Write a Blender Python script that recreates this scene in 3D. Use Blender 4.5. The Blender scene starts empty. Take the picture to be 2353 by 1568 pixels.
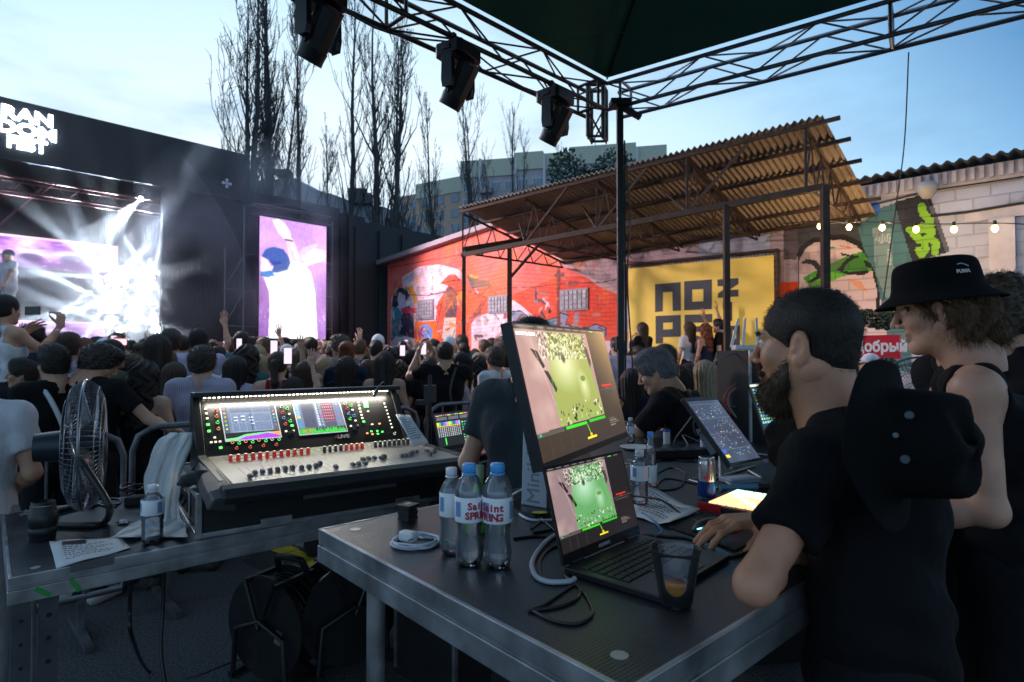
import bpy, bmesh, math, random
import numpy as np
from mathutils import Vector, Matrix, noise as mnoise
R = math.radians
random.seed(7); rng = np.random.default_rng(7)
SC = bpy.context.scene; COL = SC.collection
# ---------------------------------------------------------------- camera, sky, sun, exposure
FPX, CXP, CYP, EYE, PITCH = 1365.0, 1176.5, 784.0, 1.50, R(1.18)
GZ = -.12   # ground level
cam_d = bpy.data.cameras.new('camera'); cam = bpy.data.objects.new('camera', cam_d); COL.objects.link(cam)
cam.location = (0, 0, EYE); cam.rotation_euler = (R(90) + PITCH, 0, 0)
cam_d.sensor_width = 36; cam_d.lens = 36 * FPX / 2353; cam_d.clip_start = 0.05; cam_d.clip_end = 1500
cam_d.dof.use_dof = True; cam_d.dof.focus_distance = 2.0; cam_d.dof.aperture_fstop = 5.6
SC.camera = cam
SC.view_settings.view_transform = 'Standard'; SC.view_settings.look = 'None'
SC.view_settings.exposure = 0.88; SC.view_settings.gamma = 1.0
SC.render.engine = 'CYCLES'
SC.cycles.use_denoising = True
SC.cycles.max_bounces = 8; SC.cycles.diffuse_bounces = 3; SC.cycles.glossy_bounces = 3
SC.cycles.transmission_bounces = 8; SC.cycles.transparent_max_bounces = 12; SC.cycles.volume_bounces = 1
SC.cycles.sample_clamp_indirect = 4.0; SC.cycles.caustics_reflective = False; SC.cycles.caustics_refractive = False
SUN_AZ, SUN_EL = R(-52), R(7)
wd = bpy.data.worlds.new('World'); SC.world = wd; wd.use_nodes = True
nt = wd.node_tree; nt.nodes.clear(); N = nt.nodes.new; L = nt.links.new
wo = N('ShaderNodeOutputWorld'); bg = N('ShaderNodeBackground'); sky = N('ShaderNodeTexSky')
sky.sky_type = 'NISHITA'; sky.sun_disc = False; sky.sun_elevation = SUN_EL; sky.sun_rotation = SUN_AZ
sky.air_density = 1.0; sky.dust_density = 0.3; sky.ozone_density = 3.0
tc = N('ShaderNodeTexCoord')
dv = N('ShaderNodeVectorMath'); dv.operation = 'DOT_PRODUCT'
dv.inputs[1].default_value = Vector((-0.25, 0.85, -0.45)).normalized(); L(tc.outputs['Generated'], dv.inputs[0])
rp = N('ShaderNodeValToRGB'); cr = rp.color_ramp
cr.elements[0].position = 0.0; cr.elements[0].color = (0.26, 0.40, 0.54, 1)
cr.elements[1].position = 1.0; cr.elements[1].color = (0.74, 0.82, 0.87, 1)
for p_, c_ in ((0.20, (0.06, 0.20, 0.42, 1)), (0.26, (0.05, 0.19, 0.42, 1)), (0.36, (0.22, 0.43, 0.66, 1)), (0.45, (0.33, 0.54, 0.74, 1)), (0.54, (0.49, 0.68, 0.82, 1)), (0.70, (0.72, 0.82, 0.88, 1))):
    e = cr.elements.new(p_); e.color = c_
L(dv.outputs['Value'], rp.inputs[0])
mp = N('ShaderNodeMapping'); mp.inputs['Scale'].default_value = (1.6, 1.6, 5.0); L(tc.outputs['Generated'], mp.inputs[0])
cn = N('ShaderNodeTexNoise'); cn.inputs['Scale'].default_value = 2.2; cn.inputs['Detail'].default_value = 6; cn.inputs['Roughness'].default_value = 0.55
L(mp.outputs[0], cn.inputs['Vector'])
cmr = N('ShaderNodeMapRange'); cmr.inputs[1].default_value = 0.48; cmr.inputs[2].default_value = 0.72; cmr.inputs[3].default_value = 0.0; cmr.inputs[4].default_value = 0.5
L(cn.outputs[0], cmr.inputs[0])
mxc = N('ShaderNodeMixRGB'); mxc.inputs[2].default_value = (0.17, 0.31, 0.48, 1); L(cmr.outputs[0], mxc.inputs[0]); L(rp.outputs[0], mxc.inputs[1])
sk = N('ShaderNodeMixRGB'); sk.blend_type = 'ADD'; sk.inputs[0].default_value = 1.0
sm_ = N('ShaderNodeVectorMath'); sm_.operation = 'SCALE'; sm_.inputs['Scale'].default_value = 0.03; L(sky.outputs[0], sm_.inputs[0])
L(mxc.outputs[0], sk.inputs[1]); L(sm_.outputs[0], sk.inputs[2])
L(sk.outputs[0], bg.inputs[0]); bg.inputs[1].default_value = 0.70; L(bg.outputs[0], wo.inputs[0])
sd = bpy.data.lights.new('sun', 'SUN'); so = bpy.data.objects.new('sun', sd); COL.objects.link(so)
sd.energy = 0.25; sd.angle = R(12); sd.color = (0.9, 0.93, 1.0)
sdir = Vector((math.sin(SUN_AZ) * math.cos(R(25)), math.cos(SUN_AZ) * math.cos(R(25)), math.sin(R(25))))
so.rotation_euler = sdir.to_track_quat('Z', 'Y').to_euler()

# ---------------------------------------------------------------- pixel <-> place
def ray(px, py):
    a, b = px - CXP, CYP - py
    return Vector((a, FPX * math.cos(PITCH) - b * math.sin(PITCH), FPX * math.sin(PITCH) + b * math.cos(PITCH)))
def P(px, py, Y):
    r = ray(px, py); return Vector((0, 0, EYE)) + r * (Y / r.y)
def PZ(px, py, z):
    r = ray(px, py); return Vector((0, 0, EYE)) + r * ((z - EYE) / r.z)
def PL(px, py, o, n):
    r = ray(px, py); c = Vector((0, 0, EYE)); return c + r * ((o - c).dot(n) / r.dot(n))
# ---------------------------------------------------------------- materials
MATS = {}
def srgb(c):
    return tuple(((x / 255) / 12.92 if x / 255 <= .04045 else ((x / 255 + .055) / 1.055) ** 2.4) for x in c)
def M(name, col=(.5, .5, .5), rough=.6, metal=0, bump=0, bs=60, var=0, vs=6, emit=None, es=1, trans=0, ior=1.45, coat=0,
      objcol=False, attr=None, stretch=None, sheen=0, spec=.5, alpha=1, sss=0, bd=.002):
    if name in MATS: return MATS[name]
    m = bpy.data.materials.new(name); m.use_nodes = True; t = m.node_tree; b = t.nodes['Principled BSDF']; n = t.nodes.new; l = t.links.new
    c4 = (*col, 1); b.inputs['Base Color'].default_value = c4; b.inputs['Roughness'].default_value = rough; b.inputs['Metallic'].default_value = metal
    b.inputs['Specular IOR Level'].default_value = spec
    if trans: b.inputs['Transmission Weight'].default_value = trans; b.inputs['IOR'].default_value = ior
    if coat: b.inputs['Coat Weight'].default_value = coat; b.inputs['Coat Roughness'].default_value = .1
    if sheen: b.inputs['Sheen Weight'].default_value = sheen
    if alpha < 1: b.inputs['Alpha'].default_value = alpha
    if sss: b.inputs['Subsurface Weight'].default_value = sss; b.inputs['Subsurface Radius'].default_value = (.01, .004, .002)
    if emit: b.inputs['Emission Color'].default_value = (*emit, 1); b.inputs['Emission Strength'].default_value = es
    src = None
    if objcol: o = n('ShaderNodeObjectInfo'); src = o.outputs['Color']
    if attr:
        a = n('ShaderNodeAttribute'); a.attribute_name = 'Col'; src = a.outputs['Color']
        if attr == 'emit':
            l(src, b.inputs['Emission Color']); b.inputs['Emission Strength'].default_value = es; src = None
    tcn = n('ShaderNodeTexCoord'); vec = tcn.outputs['Object']
    if stretch:
        mpn = n('ShaderNodeMapping'); mpn.inputs['Scale'].default_value = stretch; l(vec, mpn.inputs[0]); vec = mpn.outputs[0]
    if var:
        nz = n('ShaderNodeTexNoise'); nz.inputs['Scale'].default_value = vs; nz.inputs['Detail'].default_value = 5; l(vec, nz.inputs['Vector'])
        mr = n('ShaderNodeMapRange'); mr.inputs[1].default_value = .3; mr.inputs[2].default_value = .7; mr.inputs[3].default_value = 1 - var; mr.inputs[4].default_value = 1 + var
        l(nz.outputs[0], mr.inputs[0])
        sc = n('ShaderNodeVectorMath'); sc.operation = 'SCALE'; l(mr.outputs[0], sc.inputs['Scale'])
        if src: l(src, sc.inputs[0])
        else: sc.inputs[0].default_value = col
        src = sc.outputs[0]
        ra = n('ShaderNodeMapRange'); ra.inputs[3].default_value = max(0, rough - .12); ra.inputs[4].default_value = min(1, rough + .12); l(nz.outputs[0], ra.inputs[0]); l(ra.outputs[0], b.inputs['Roughness'])
    if src: l(src, b.inputs['Base Color'])
    if bump:
        nz2 = n('ShaderNodeTexNoise'); nz2.inputs['Scale'].default_value = bs; nz2.inputs['Detail'].default_value = 4; l(vec, nz2.inputs['Vector'])
        bp = n('ShaderNodeBump'); bp.inputs['Strength'].default_value = bump; bp.inputs['Distance'].default_value = bd; l(nz2.outputs[0], bp.inputs['Height']); l(bp.outputs[0], b.inputs['Normal'])
    MATS[name] = m; return m
def brick(m, sx, sy, depth=.012, mortar=.015, dark=.75):
    """block courses pressed into a material by bump and a slightly darker joint (UV in metres)"""
    t = m.node_tree; b = t.nodes['Principled BSDF']; n = t.nodes.new; l = t.links.new
    uv = n('ShaderNodeUVMap'); bk = n('ShaderNodeTexBrick'); bk.inputs['Scale'].default_value = 1; bk.inputs['Brick Width'].default_value = sx; bk.inputs['Row Height'].default_value = sy
    bk.inputs['Mortar Size'].default_value = mortar; bk.inputs['Mortar Smooth'].default_value = .4
    bk.inputs['Color1'].default_value = (1, 1, 1, 1); bk.inputs['Color2'].default_value = (.86, .86, .86, 1); bk.inputs['Mortar'].default_value = (dark, dark, dark, 1)
    nz = n('ShaderNodeTexNoise'); nz.inputs['Scale'].default_value = 3; nz.inputs['Detail'].default_value = 6
    dvn = n('ShaderNodeVectorMath'); dvn.operation = 'MULTIPLY_ADD'; dvn.inputs[1].default_value = (.03, .03, .03); l(nz.outputs['Color'], dvn.inputs[0]); l(uv.outputs[0], dvn.inputs[2])
    l(dvn.outputs[0], bk.inputs['Vector'])
    lk = b.inputs['Base Color'].links; mx = n('ShaderNodeMixRGB'); mx.blend_type = 'MULTIPLY'; mx.inputs[0].default_value = 1
    if lk: l(lk[0].from_socket, mx.inputs[1])
    else: mx.inputs[1].default_value = b.inputs['Base Color'].default_value
    l(bk.outputs['Color'], mx.inputs[2]); l(mx.outputs[0], b.inputs['Base Color'])
    bp = n('ShaderNodeBump'); bp.inputs['Strength'].default_value = 1; bp.inputs['Distance'].default_value = depth
    ad = n('ShaderNodeMath'); ad.operation = 'MULTIPLY_ADD'; ad.inputs[1].default_value = .35; l(nz.outputs[0], ad.inputs[0])
    iv = n('ShaderNodeMath'); iv.operation = 'SUBTRACT'; iv.inputs[0].default_value = 1; l(bk.outputs['Fac'], iv.inputs[1]); l(iv.outputs[0], ad.inputs[2])
    l(ad.outputs[0], bp.inputs['Height']); l(bp.outputs[0], b.inputs['Normal'])
    return m
# ---------------------------------------------------------------- objects and tags
def tag(o, label=None, cat=None, group=None, kind=None):
    if label: o['label'] = label
    if cat: o['category'] = cat
    if group: o['group'] = group
    if kind: o['kind'] = kind
    return o
def empty(name, loc=(0, 0, 0), rz=0, label=None, cat=None, group=None, mat=None):
    o = bpy.data.objects.new(name, None); COL.objects.link(o); o.empty_display_size = .05
    if mat is not None: o.matrix_world = mat
    else: o.location = loc; o.rotation_euler = (0, 0, rz)
    return tag(o, label, cat, group)
def child(o, parent):
    if parent is not None: o.parent = parent
    return o
def dup(root, loc=None, rz=None, label=None, group=None, scale=None, color=None):
    r = root.copy(); COL.objects.link(r)
    if loc is not None: r.location = loc
    if rz is not None: r.rotation_euler = (r.rotation_euler[0], r.rotation_euler[1], rz)
    if scale is not None: r.scale = (scale,) * 3 if not hasattr(scale, '__len__') else scale
    if label: r['label'] = label
    if group: r['group'] = group
    for ch in list(root.children):
        c = ch.copy(); COL.objects.link(c); c.parent = r
        for g in ch.children:
            d = g.copy(); COL.objects.link(d); d.parent = c
    return r
def mkmesh(name, V, Fc, mats=(), smooth=False, mi=None, parent=None, uv=None):
    me = bpy.data.meshes.new(name); me.from_pydata([tuple(v) for v in V], [], [tuple(f) for f in Fc])
    for m in (mats if isinstance(mats, (list, tuple)) else [mats]): me.materials.append(m)
    if mi is not None: me.polygons.foreach_set('material_index', mi)
    if smooth: me.polygons.foreach_set('use_smooth', [True] * len(me.polygons))
    me.update(); o = bpy.data.objects.new(name, me); COL.objects.link(o); return child(o, parent)
class MB:
    def __init__(s): s.V = []; s.F = []; s.mi = []; s.sm = []; s.cur = 0; s.T = Matrix.Identity(4)
    def add(s, V, Fc, smooth=False):
        k = len(s.V); s.V += [s.T @ Vector(v) for v in V]; s.F += [tuple(i + k for i in f) for f in Fc]; s.mi += [s.cur] * len(Fc); s.sm += [smooth] * len(Fc); return s
    def box(s, c, d, rot=None, taper=1):
        x, y, z = d[0] / 2, d[1] / 2, d[2] / 2; q = taper
        V = [Vector(p) for p in ((-x, -y, -z), (x, -y, -z), (x, y, -z), (-x, y, -z), (-x * q, -y * q, z), (x * q, -y * q, z), (x * q, y * q, z), (-x * q, y * q, z))]
        if rot is not None: V = [rot @ v for v in V]
        V = [v + Vector(c) for v in V]
        return s.add(V, [(0, 3, 2, 1), (4, 5, 6, 7), (0, 1, 5, 4), (1, 2, 6, 5), (2, 3, 7, 6), (3, 0, 4, 7)])
    def bar(s, p, q, w, h=None, up=(0, 0, 1)):
        p = Vector(p); q = Vector(q); h = h or w; d = (q - p); ln = d.length; d = d.normalized(); u = Vector(up)
        if abs(d.dot(u)) > .98: u = Vector((0, 1, 0))
        x = d.cross(u).normalized(); z = x.cross(d); m = Matrix((x, d, z)).transposed()
        return s.box((p + q) / 2, (w, ln, h), m)
    def cyl(s, p, q, r0, r1=None, n=12, caps=True, smooth=True):
        p = Vector(p); q = Vector(q); r1 = r0 if r1 is None else r1; d = (q - p).normalized(); u = Vector((0, 0, 1)) if abs(d.z) < .95 else Vector((1, 0, 0))
        x = d.cross(u).normalized(); y = d.cross(x); V = []
        for c, r in ((p, r0), (q, r1)):
            for i in range(n): a = 2 * math.pi * i / n; V.append(c + (x * math.cos(a) + y * math.sin(a)) * r)
        s.add(V, [(i, (i + 1) % n, n + (i + 1) % n, n + i) for i in range(n)], smooth)
        if caps: s.add(V, [tuple(range(n))[::-1], tuple(range(n, 2 * n))])
        return s
    def tube(s, pts, r, n=6, caps=True):
        pts = [Vector(p) for p in pts]; V = []; rr = r if hasattr(r, '__len__') else [r] * len(pts); prev = None
        for i, p in enumerate(pts):
            d = (pts[min(i + 1, len(pts) - 1)] - pts[max(i - 1, 0)]).normalized()
            if prev is None: u = Vector((0, 0, 1)) if abs(d.z) < .9 else Vector((1, 0, 0)); x = d.cross(u).normalized()
            else: x = (prev - d * prev.dot(d)).normalized()
            prev = x; y = d.cross(x)
            for k in range(n): a = 2 * math.pi * k / n; V.append(p + (x * math.cos(a) + y * math.sin(a)) * rr[i])
        Fc = [(i * n + k, i * n + (k + 1) % n, (i + 1) * n + (k + 1) % n, (i + 1) * n + k) for i in range(len(pts) - 1) for k in range(n)]
        s.add(V, Fc, True)
        if caps: s.add(V, [tuple(range(n))[::-1], tuple(range(len(V) - n, len(V)))])
        return s
    def lathe(s, prof, c=(0, 0, 0), n=24, mod=None):
        V = []; c = Vector(c)
        for j, (r, z) in enumerate(prof):
            for i in range(n):
                a = 2 * math.pi * i / n; rr = r * (mod(a, j, z) if mod else 1); V.append(c + Vector((rr * math.cos(a), rr * math.sin(a), z)))
        Fc = [(j * n + i, j * n + (i + 1) % n, (j + 1) * n + (i + 1) % n, (j + 1) * n + i) for j in range(len(prof) - 1) for i in range(n)]
        return s.add(V, Fc, True)
    def prism(s, poly, z0, z1, fr=None):
        fr = fr or Matrix.Identity(4); n = len(poly); V = [fr @ Vector((x, y, z0)) for x, y in poly] + [fr @ Vector((x, y, z1)) for x, y in poly]
        return s.add(V, [tuple(range(n))[::-1], tuple(range(n, 2 * n))] + [(i, (i + 1) % n, n + (i + 1) % n, n + i) for i in range(n)])
    def quad(s, a, b, c, d): return s.add([a, b, c, d], [(0, 1, 2, 3)])
    def sph(s, c, r, n=12, m=8):
        r = r if hasattr(r, '__len__') else (r, r, r); V = []; c = Vector(c)
        for j in range(m + 1):
            t = math.pi * j / m
            for i in range(n): a = 2 * math.pi * i / n; V.append(c + Vector((r[0] * math.sin(t) * math.cos(a), r[1] * math.sin(t) * math.sin(a), r[2] * math.cos(t))))
        return s.add(V, [(j * n + i, (j + 1) * n + i, (j + 1) * n + (i + 1) % n, j * n + (i + 1) % n) for j in range(m) for i in range(n)], True)
    def build(s, name, mats, parent=None, bevel=0, seg=2, matrix=None):
        mats = mats if isinstance(mats, (list, tuple)) else [mats]
        me = bpy.data.meshes.new(name); me.from_pydata([tuple(v) for v in s.V], [], s.F)
        for m in mats: me.materials.append(m)
        me.polygons.foreach_set('material_index', s.mi); me.polygons.foreach_set('use_smooth', s.sm); me.update()
        o = bpy.data.objects.new(name, me); COL.objects.link(o)
        if bevel:
            b = o.modifiers.new('b', 'BEVEL'); b.width = bevel; b.segments = seg; b.limit_method = 'ANGLE'; b.angle_limit = R(40)
        if matrix is not None: o.matrix_world = matrix
        return child(o, parent)
def frame(o, x, y=None, z=None):
    """4x4 from an origin and axes"""
    x = Vector(x).normalized()
    if z is None: y = Vector(y).normalized(); z = x.cross(y).normalized(); y = z.cross(x)
    else: z = Vector(z).normalized(); y = z.cross(x).normalized(); x = y.cross(z)
    m = Matrix((x, y, z)).transposed().to_4x4(); m.translation = Vector(o); return m
def smooth_path(pts, k=6):
    pts = [Vector(p) for p in pts]; out = []
    for i in range(len(pts) - 1):
        p0, p1, p2, p3 = pts[max(i - 1, 0)], pts[i], pts[i + 1], pts[min(i + 2, len(pts) - 1)]
        for j in range(k):
            t = j / k; out.append(.5 * ((2 * p1) + (p2 - p0) * t + (2 * p0 - 5 * p1 + 4 * p2 - p3) * t * t + (3 * p1 - p0 - 3 * p2 + p3) * t ** 3))
    return out + [pts[-1]]
def text(s, size, mtx, mat, parent=None, name='lettering', bold=0, ext=.0005, align='CENTER', space=1, sx=1, res=3):
    c = bpy.data.curves.new('t', 'FONT'); c.body = s; c.size = size; c.align_x = align; c.align_y = 'CENTER'; c.offset = bold; c.extrude = ext; c.space_character = space; c.resolution_u = res
    t = bpy.data.objects.new('t', c); COL.objects.link(t); dg = bpy.context.evaluated_depsgraph_get(); me = bpy.data.meshes.new_from_object(t.evaluated_get(dg))
    bpy.data.objects.remove(t); bpy.data.curves.remove(c); me.materials.clear(); me.materials.append(mat); me.name = name
    o = bpy.data.objects.new(name, me); COL.objects.link(o)
    mm = mtx @ Matrix.Diagonal((sx, 1, 1, 1))
    if parent is not None: o.parent = parent; o.matrix_basis = mm
    else: o.matrix_world = mm
    return o
# ---------------------------------------------------------------- painted grids (murals, screens): colour attribute on a dense mesh
class Canvas:
    def __init__(s, w, h, c=(0, 0, 0)):
        s.w, s.h = w, h; s.a = np.zeros((h, w, 3), np.float32); s.a[:] = c; ys, xs = np.mgrid[0:h, 0:w]; s.x = (xs + .5) / w; s.y = (ys + .5) / h
    def mix(s, m, c, al=1):
        m = (m * al)[..., None]; s.a = s.a * (1 - m) + np.array(c, np.float32) * m; return s
    def rect(s, x0, y0, x1, y1, c, al=1): return s.mix(((s.x >= x0) & (s.x < x1) & (s.y >= y0) & (s.y < y1)).astype(float), c, al)
    def ell(s, cx, cy, rx, ry, c, al=1, soft=.05):
        d = np.sqrt(((s.x - cx) / rx) ** 2 + ((s.y - cy) / ry) ** 2); return s.mix(np.clip((1 - d) / soft, 0, 1), c, al)
    def poly(s, pts, c, al=1):
        ins = np.zeros(s.x.shape, bool); n = len(pts)
        for i in range(n):
            (x0, y0), (x1, y1) = pts[i], pts[(i + 1) % n]
            if y0 == y1: continue
            k = ((s.y >= y0) != (s.y >= y1)) & (s.x < (x1 - x0) * (s.y - y0) / (y1 - y0) + x0); ins ^= k
        return s.mix(ins.astype(float), c, al)
    def line(s, pts, w, c, al=1, asp=1):
        m = np.zeros(s.x.shape)
        for (x0, y0), (x1, y1) in zip(pts[:-1], pts[1:]):
            dx, dy = (x1 - x0) * asp, y1 - y0; L2 = dx * dx + dy * dy + 1e-12
            t = np.clip(((s.x - x0) * asp * dx + (s.y - y0) * dy) / L2, 0, 1)
            d = np.hypot((s.x - x0) * asp - t * dx, s.y - y0 - t * dy); m = np.maximum(m, (d < w / 2).astype(float))
        return s.mix(m, c, al)
    def noise(s, sc, amp, seed=0, octv=3):
        r = np.random.default_rng(seed); tot = np.zeros(s.x.shape)
        for o in range(octv):
            gx, gy = max(2, int(sc * 2 ** o * s.w / s.h)), max(2, int(sc * 2 ** o)); g = r.random((gy + 2, gx + 2)); X = s.x * gx; Y = s.y * gy; i = X.astype(int); j = Y.astype(int); fx = X - i; fy = Y - j
            fx = fx * fx * (3 - 2 * fx); fy = fy * fy * (3 - 2 * fy)
            tot += ((g[j, i] * (1 - fx) + g[j, i + 1] * fx) * (1 - fy) + (g[j + 1, i] * (1 - fx) + g[j + 1, i + 1] * fx) * fy - .5) * amp / 2 ** o
        return tot
    def blur(s, n=1):
        for _ in range(n): p = np.pad(s.a, ((1, 1), (1, 1), (0, 0)), 'edge'); s.a = (p[:-2, 1:-1] + p[2:, 1:-1] + p[1:-1, :-2] + p[1:-1, 2:] + 2 * p[1:-1, 1:-1]) / 6
        return s
    def lin(s):
        a = np.clip(s.a / 255, 0, 1); return np.where(a <= .04045, a / 12.92, ((a + .055) / 1.055) ** 2.4)
    def mesh(s, name, mat, tl, tr, br, bl, parent=None, bulge=None):
        w, h = s.w, s.h; u = np.linspace(0, 1, w + 1); v = np.linspace(0, 1, h + 1); U, W = np.meshgrid(u, v)
        tl, tr, br, bl = [np.array(q) for q in (tl, tr, br, bl)]
        V = (tl * ((1 - U) * (1 - W))[..., None] + tr * (U * (1 - W))[..., None] + br * (U * W)[..., None] + bl * ((1 - U) * W)[..., None]).reshape(-1, 3)
        idx = np.arange((w + 1) * (h + 1)).reshape(h + 1, w + 1); Fq = np.stack([idx[:-1, :-1], idx[1:, :-1], idx[1:, 1:], idx[:-1, 1:]], -1).reshape(-1, 4)
        o = npmesh(name, V, Fq, mat, parent); me = o.data
        ca = me.color_attributes.new('Col', 'FLOAT_COLOR', 'CORNER'); cl = np.ones((w * h, 4, 4), np.float32); cl[:, :, :3] = s.lin().reshape(-1, 1, 3); ca.data.foreach_set('color', cl.ravel())
        uvl = me.uv_layers.new(name='UVMap'); W_ = np.linalg.norm(tr - tl); H_ = np.linalg.norm(bl - tl)
        UVv = np.stack([U.ravel() * W_, (1 - W.ravel()) * H_], -1)[Fq.ravel()]; uvl.data.foreach_set('uv', UVv.astype(np.float32).ravel()); return o
def npmesh(name, V, Fq, mats, parent=None, smooth=False):
    me = bpy.data.meshes.new(name); V = np.ascontiguousarray(V, np.float32); Fq = np.ascontiguousarray(Fq, np.int32); n = len(Fq); k = Fq.shape[1] if n else 4
    me.vertices.add(len(V)); me.vertices.foreach_set('co', V.ravel()); me.loops.add(n * k); me.loops.foreach_set('vertex_index', Fq.ravel())
    me.polygons.add(n); me.polygons.foreach_set('loop_start', np.arange(n, dtype=np.int32) * k); me.polygons.foreach_set('loop_total', np.full(n, k, np.int32))
    if smooth: me.polygons.foreach_set('use_smooth', np.ones(n, bool))
    for m in (mats if isinstance(mats, (list, tuple)) else [mats]): me.materials.append(m)
    me.update(calc_edges=True); me.validate(); o = bpy.data.objects.new(name, me); COL.objects.link(o); return child(o, parent)
# ================================================================ shared materials
ASPH = M('asphalt', (.060, .063, .068), .85, bump=.8, bs=160, var=.9, vs=75, bd=.010)
BLK = M('black_paint', (.012, .012, .014), .5, bump=.15, bs=300)
BLKP = M('black_plastic', (.014, .014, .016), .42, bump=.1, bs=400, var=.2, vs=20)
BLKM = M('matt_black', (.009, .009, .010), .8)
ALU = M('aluminium', (.42, .43, .45), .38, .9, var=.25, vs=14, bump=.2, bs=80)
ALUD = M('worn_aluminium', (.40, .40, .42), .42, .8, var=.4, vs=9, bump=.3, bs=60)
CHR = M('chrome', (.6, .62, .65), .15, 1)
RUST = M('rusty_steel', (.050, .030, .022), .75, .2, var=.45, vs=9, bump=.4, bs=60)
DSTEEL = M('dark_steel', (.022, .021, .024), .6, .3, var=.3, vs=8)
WHITEP = M('white_plastic', (.72, .73, .76), .35)
PAPER = M('paper', (.70, .71, .74), .8, bump=.1, bs=30)
INK = M('ink', (.03, .03, .035), .8)
# ================================================================ ground
def sheet(name, x0, x1, y0, y1, z, mat, kind='structure', sub=1):
    o = mkmesh(name, [(x0, y0, z), (x1, y0, z), (x1, y1, z), (x0, y1, z)], [(0, 1, 2, 3)], mat); o['kind'] = kind; return o
sheet('ground', -400, 400, -60, 700, GZ, ASPH)
# ================================================================ the stage: facade line f0 + t*fd, into the stage = fi
f0 = Vector((-7.25, 15.9, 0)); fd = Vector((.692, .722, 0)).normalized(); fi = Vector((-fd.y, fd.x, 0)); UPZ = Vector((0, 0, 1))
def FP(t, d, z): return f0 + fd * t + fi * d + Vector((0, 0, z))
SKIN_STAGE = M('stage_skin', (.010, .014, .022), .7, var=.3, vs=1.5, bump=.3, bs=3, bd=.02)
CLOTH_BLK = M('stage_cloth', (.008, .008, .010), .9, bump=.5, bs=5, stretch=(4, 4, .6), bd=.03)
stage = empty('stage', FP(-6, 0, 0), 0, 'big black open-air stage with a lit logo on its roof fascia', 'stage')
SI = Matrix.Translation(-FP(-6, 0, 0))
def sbuild(b, name, mats, **k): b.V = [SI @ v for v in b.V]; return b.build(name, mats, stage, **k)
def slab(b, t0, t1, d0, d1, z0, z1):
    V = [FP(t, d, z) for z in (z0, z1) for (t, d) in ((t0, d0), (t1, d0), (t1, d1), (t0, d1))]
    return b.add(V, [(0, 3, 2, 1), (4, 5, 6, 7), (0, 1, 5, 4), (1, 2, 6, 5), (2, 3, 7, 6), (3, 0, 4, 7)])
b = MB(); slab(b, -13, .13, 0, .12, 5.59, 6.87); slab(b, -13, .13, .12, 7, 6.75, 6.87)
V = [FP(.13, 0, 6.87), FP(.13, 0, 6.45), FP(-.05, 0, 6.15), FP(-.05, 7, 6.15), FP(.13, 7, 6.45), FP(.13, 7, 6.87)]
b.add(V, [(0, 1, 4, 5), (1, 2, 3, 4)]); sbuild(b, 'roof_fascia', SKIN_STAGE)
b = MB(); slab(b, -1.9, -.06, .06, .2, GZ, 5.6); slab(b, -.2, -.06, .2, 7, GZ, 6.7); sbuild(b, 'side_wall', CLOTH_BLK)
b = MB(); slab(b, -13, -.2, 6.4, 6.5, GZ, 6.7); sbuild(b, 'back_wall', CLOTH_BLK)
b = MB(); slab(b, -13, -.2, .05, 6.4, GZ, 1.55); sbuild(b, 'platform', CLOTH_BLK)
b = MB(); b.cur = 0
for d in (.35, .75):
    for z in (5.3, 5.0): b.cyl(FP(-13, d, z), FP(-1.2, d, z), .025, n=6)
for k in range(24):
    t = -13 + k * .5; b.cyl(FP(t, .35, 5.3), FP(t + .25, .35, 5.0), .012, n=5); b.cyl(FP(t + .25, .35, 5.0), FP(t + .5, .35, 5.3), .012, n=5)
for t in (-9, -6.5, -4.2): b.cyl(FP(t, .5, 5.2), FP(t - 1.1, 5.5, 3.9), .03, n=6)
sbuild(b, 'roof_truss', M('truss_red', (.10, .03, .03), .5, .3))
# lit logo
LOGO = M('lit_lettering', (.8, .9, 1), .5, emit=(.80, .92, 1.0), es=5)
def ffr(t, z, d=-.02): return frame(FP(t, d, z) - FP(-6, 0, 0), fd, UPZ)
for s_, z_ in (('RAN', 6.56), ('DOM', 6.25), ('FEST', 5.95)):
    text(s_, .36, ffr(-4.53, z_, -.03), LOGO, stage, 'lettering', bold=.017, ext=.015, space=1.0, sx=1.2 if s_ != 'FEST' else .92)
b = MB()
for a in range(4):
    q = R(45 + 90 * a); b.T = ffr(-.42, 5.98, -.02) @ Matrix.Translation((.085 * math.cos(q + .78), .085 * math.sin(q + .78), 0)); b.cyl((0, 0, 0), (0, 0, .02), .045, n=6)
    b.T = ffr(-.42, 5.98, -.02); b.bar((0, 0, .01), (.07 * math.cos(q + .78), .07 * math.sin(q + .78), .01), .03, .012)
b.build('flower_mark', M('pale_mark', (.45, .50, .62), .6), stage)
# back LED wall and riser screens
def scr_mat(n, es): return M(n, (.02, .02, .02), .35, attr='emit', es=es)
cv = Canvas(220, 60, (190, 130, 215)); n1 = cv.noise(3, 120, 3); n2 = cv.noise(9, 90, 5)
cv.a += n1[..., None] * np.array([.8, .9, .6]) + n2[..., None]
cv.mix(np.clip((cv.y - .55 + n1 / 400) * 3, 0, 1), (120, 60, 150), .75)
for cx, cy, r in ((.74, .55, .055), (.58, .66, .05), (.40, .6, .04), (.86, .5, .06), (.25, .62, .045)):
    cv.ell(cx, cy, r, r * 3.4, (250, 225, 250), .8, .5); cv.ell(cx, cy + .1, r * .8, r * 3.0, (70, 40, 95), .9, .4); cv.ell(cx, cy + .55, r * 1.8, .4, (95, 45, 110), .85, .3)
for k in range(60):
    x, y = random.random(), random.random(); cv.ell(x, y, .004 + .006 * random.random(), .02, (255, 235, 250), .9, .5)
cv.rect(0, 0, 1, .07, (255, 190, 220))
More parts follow.
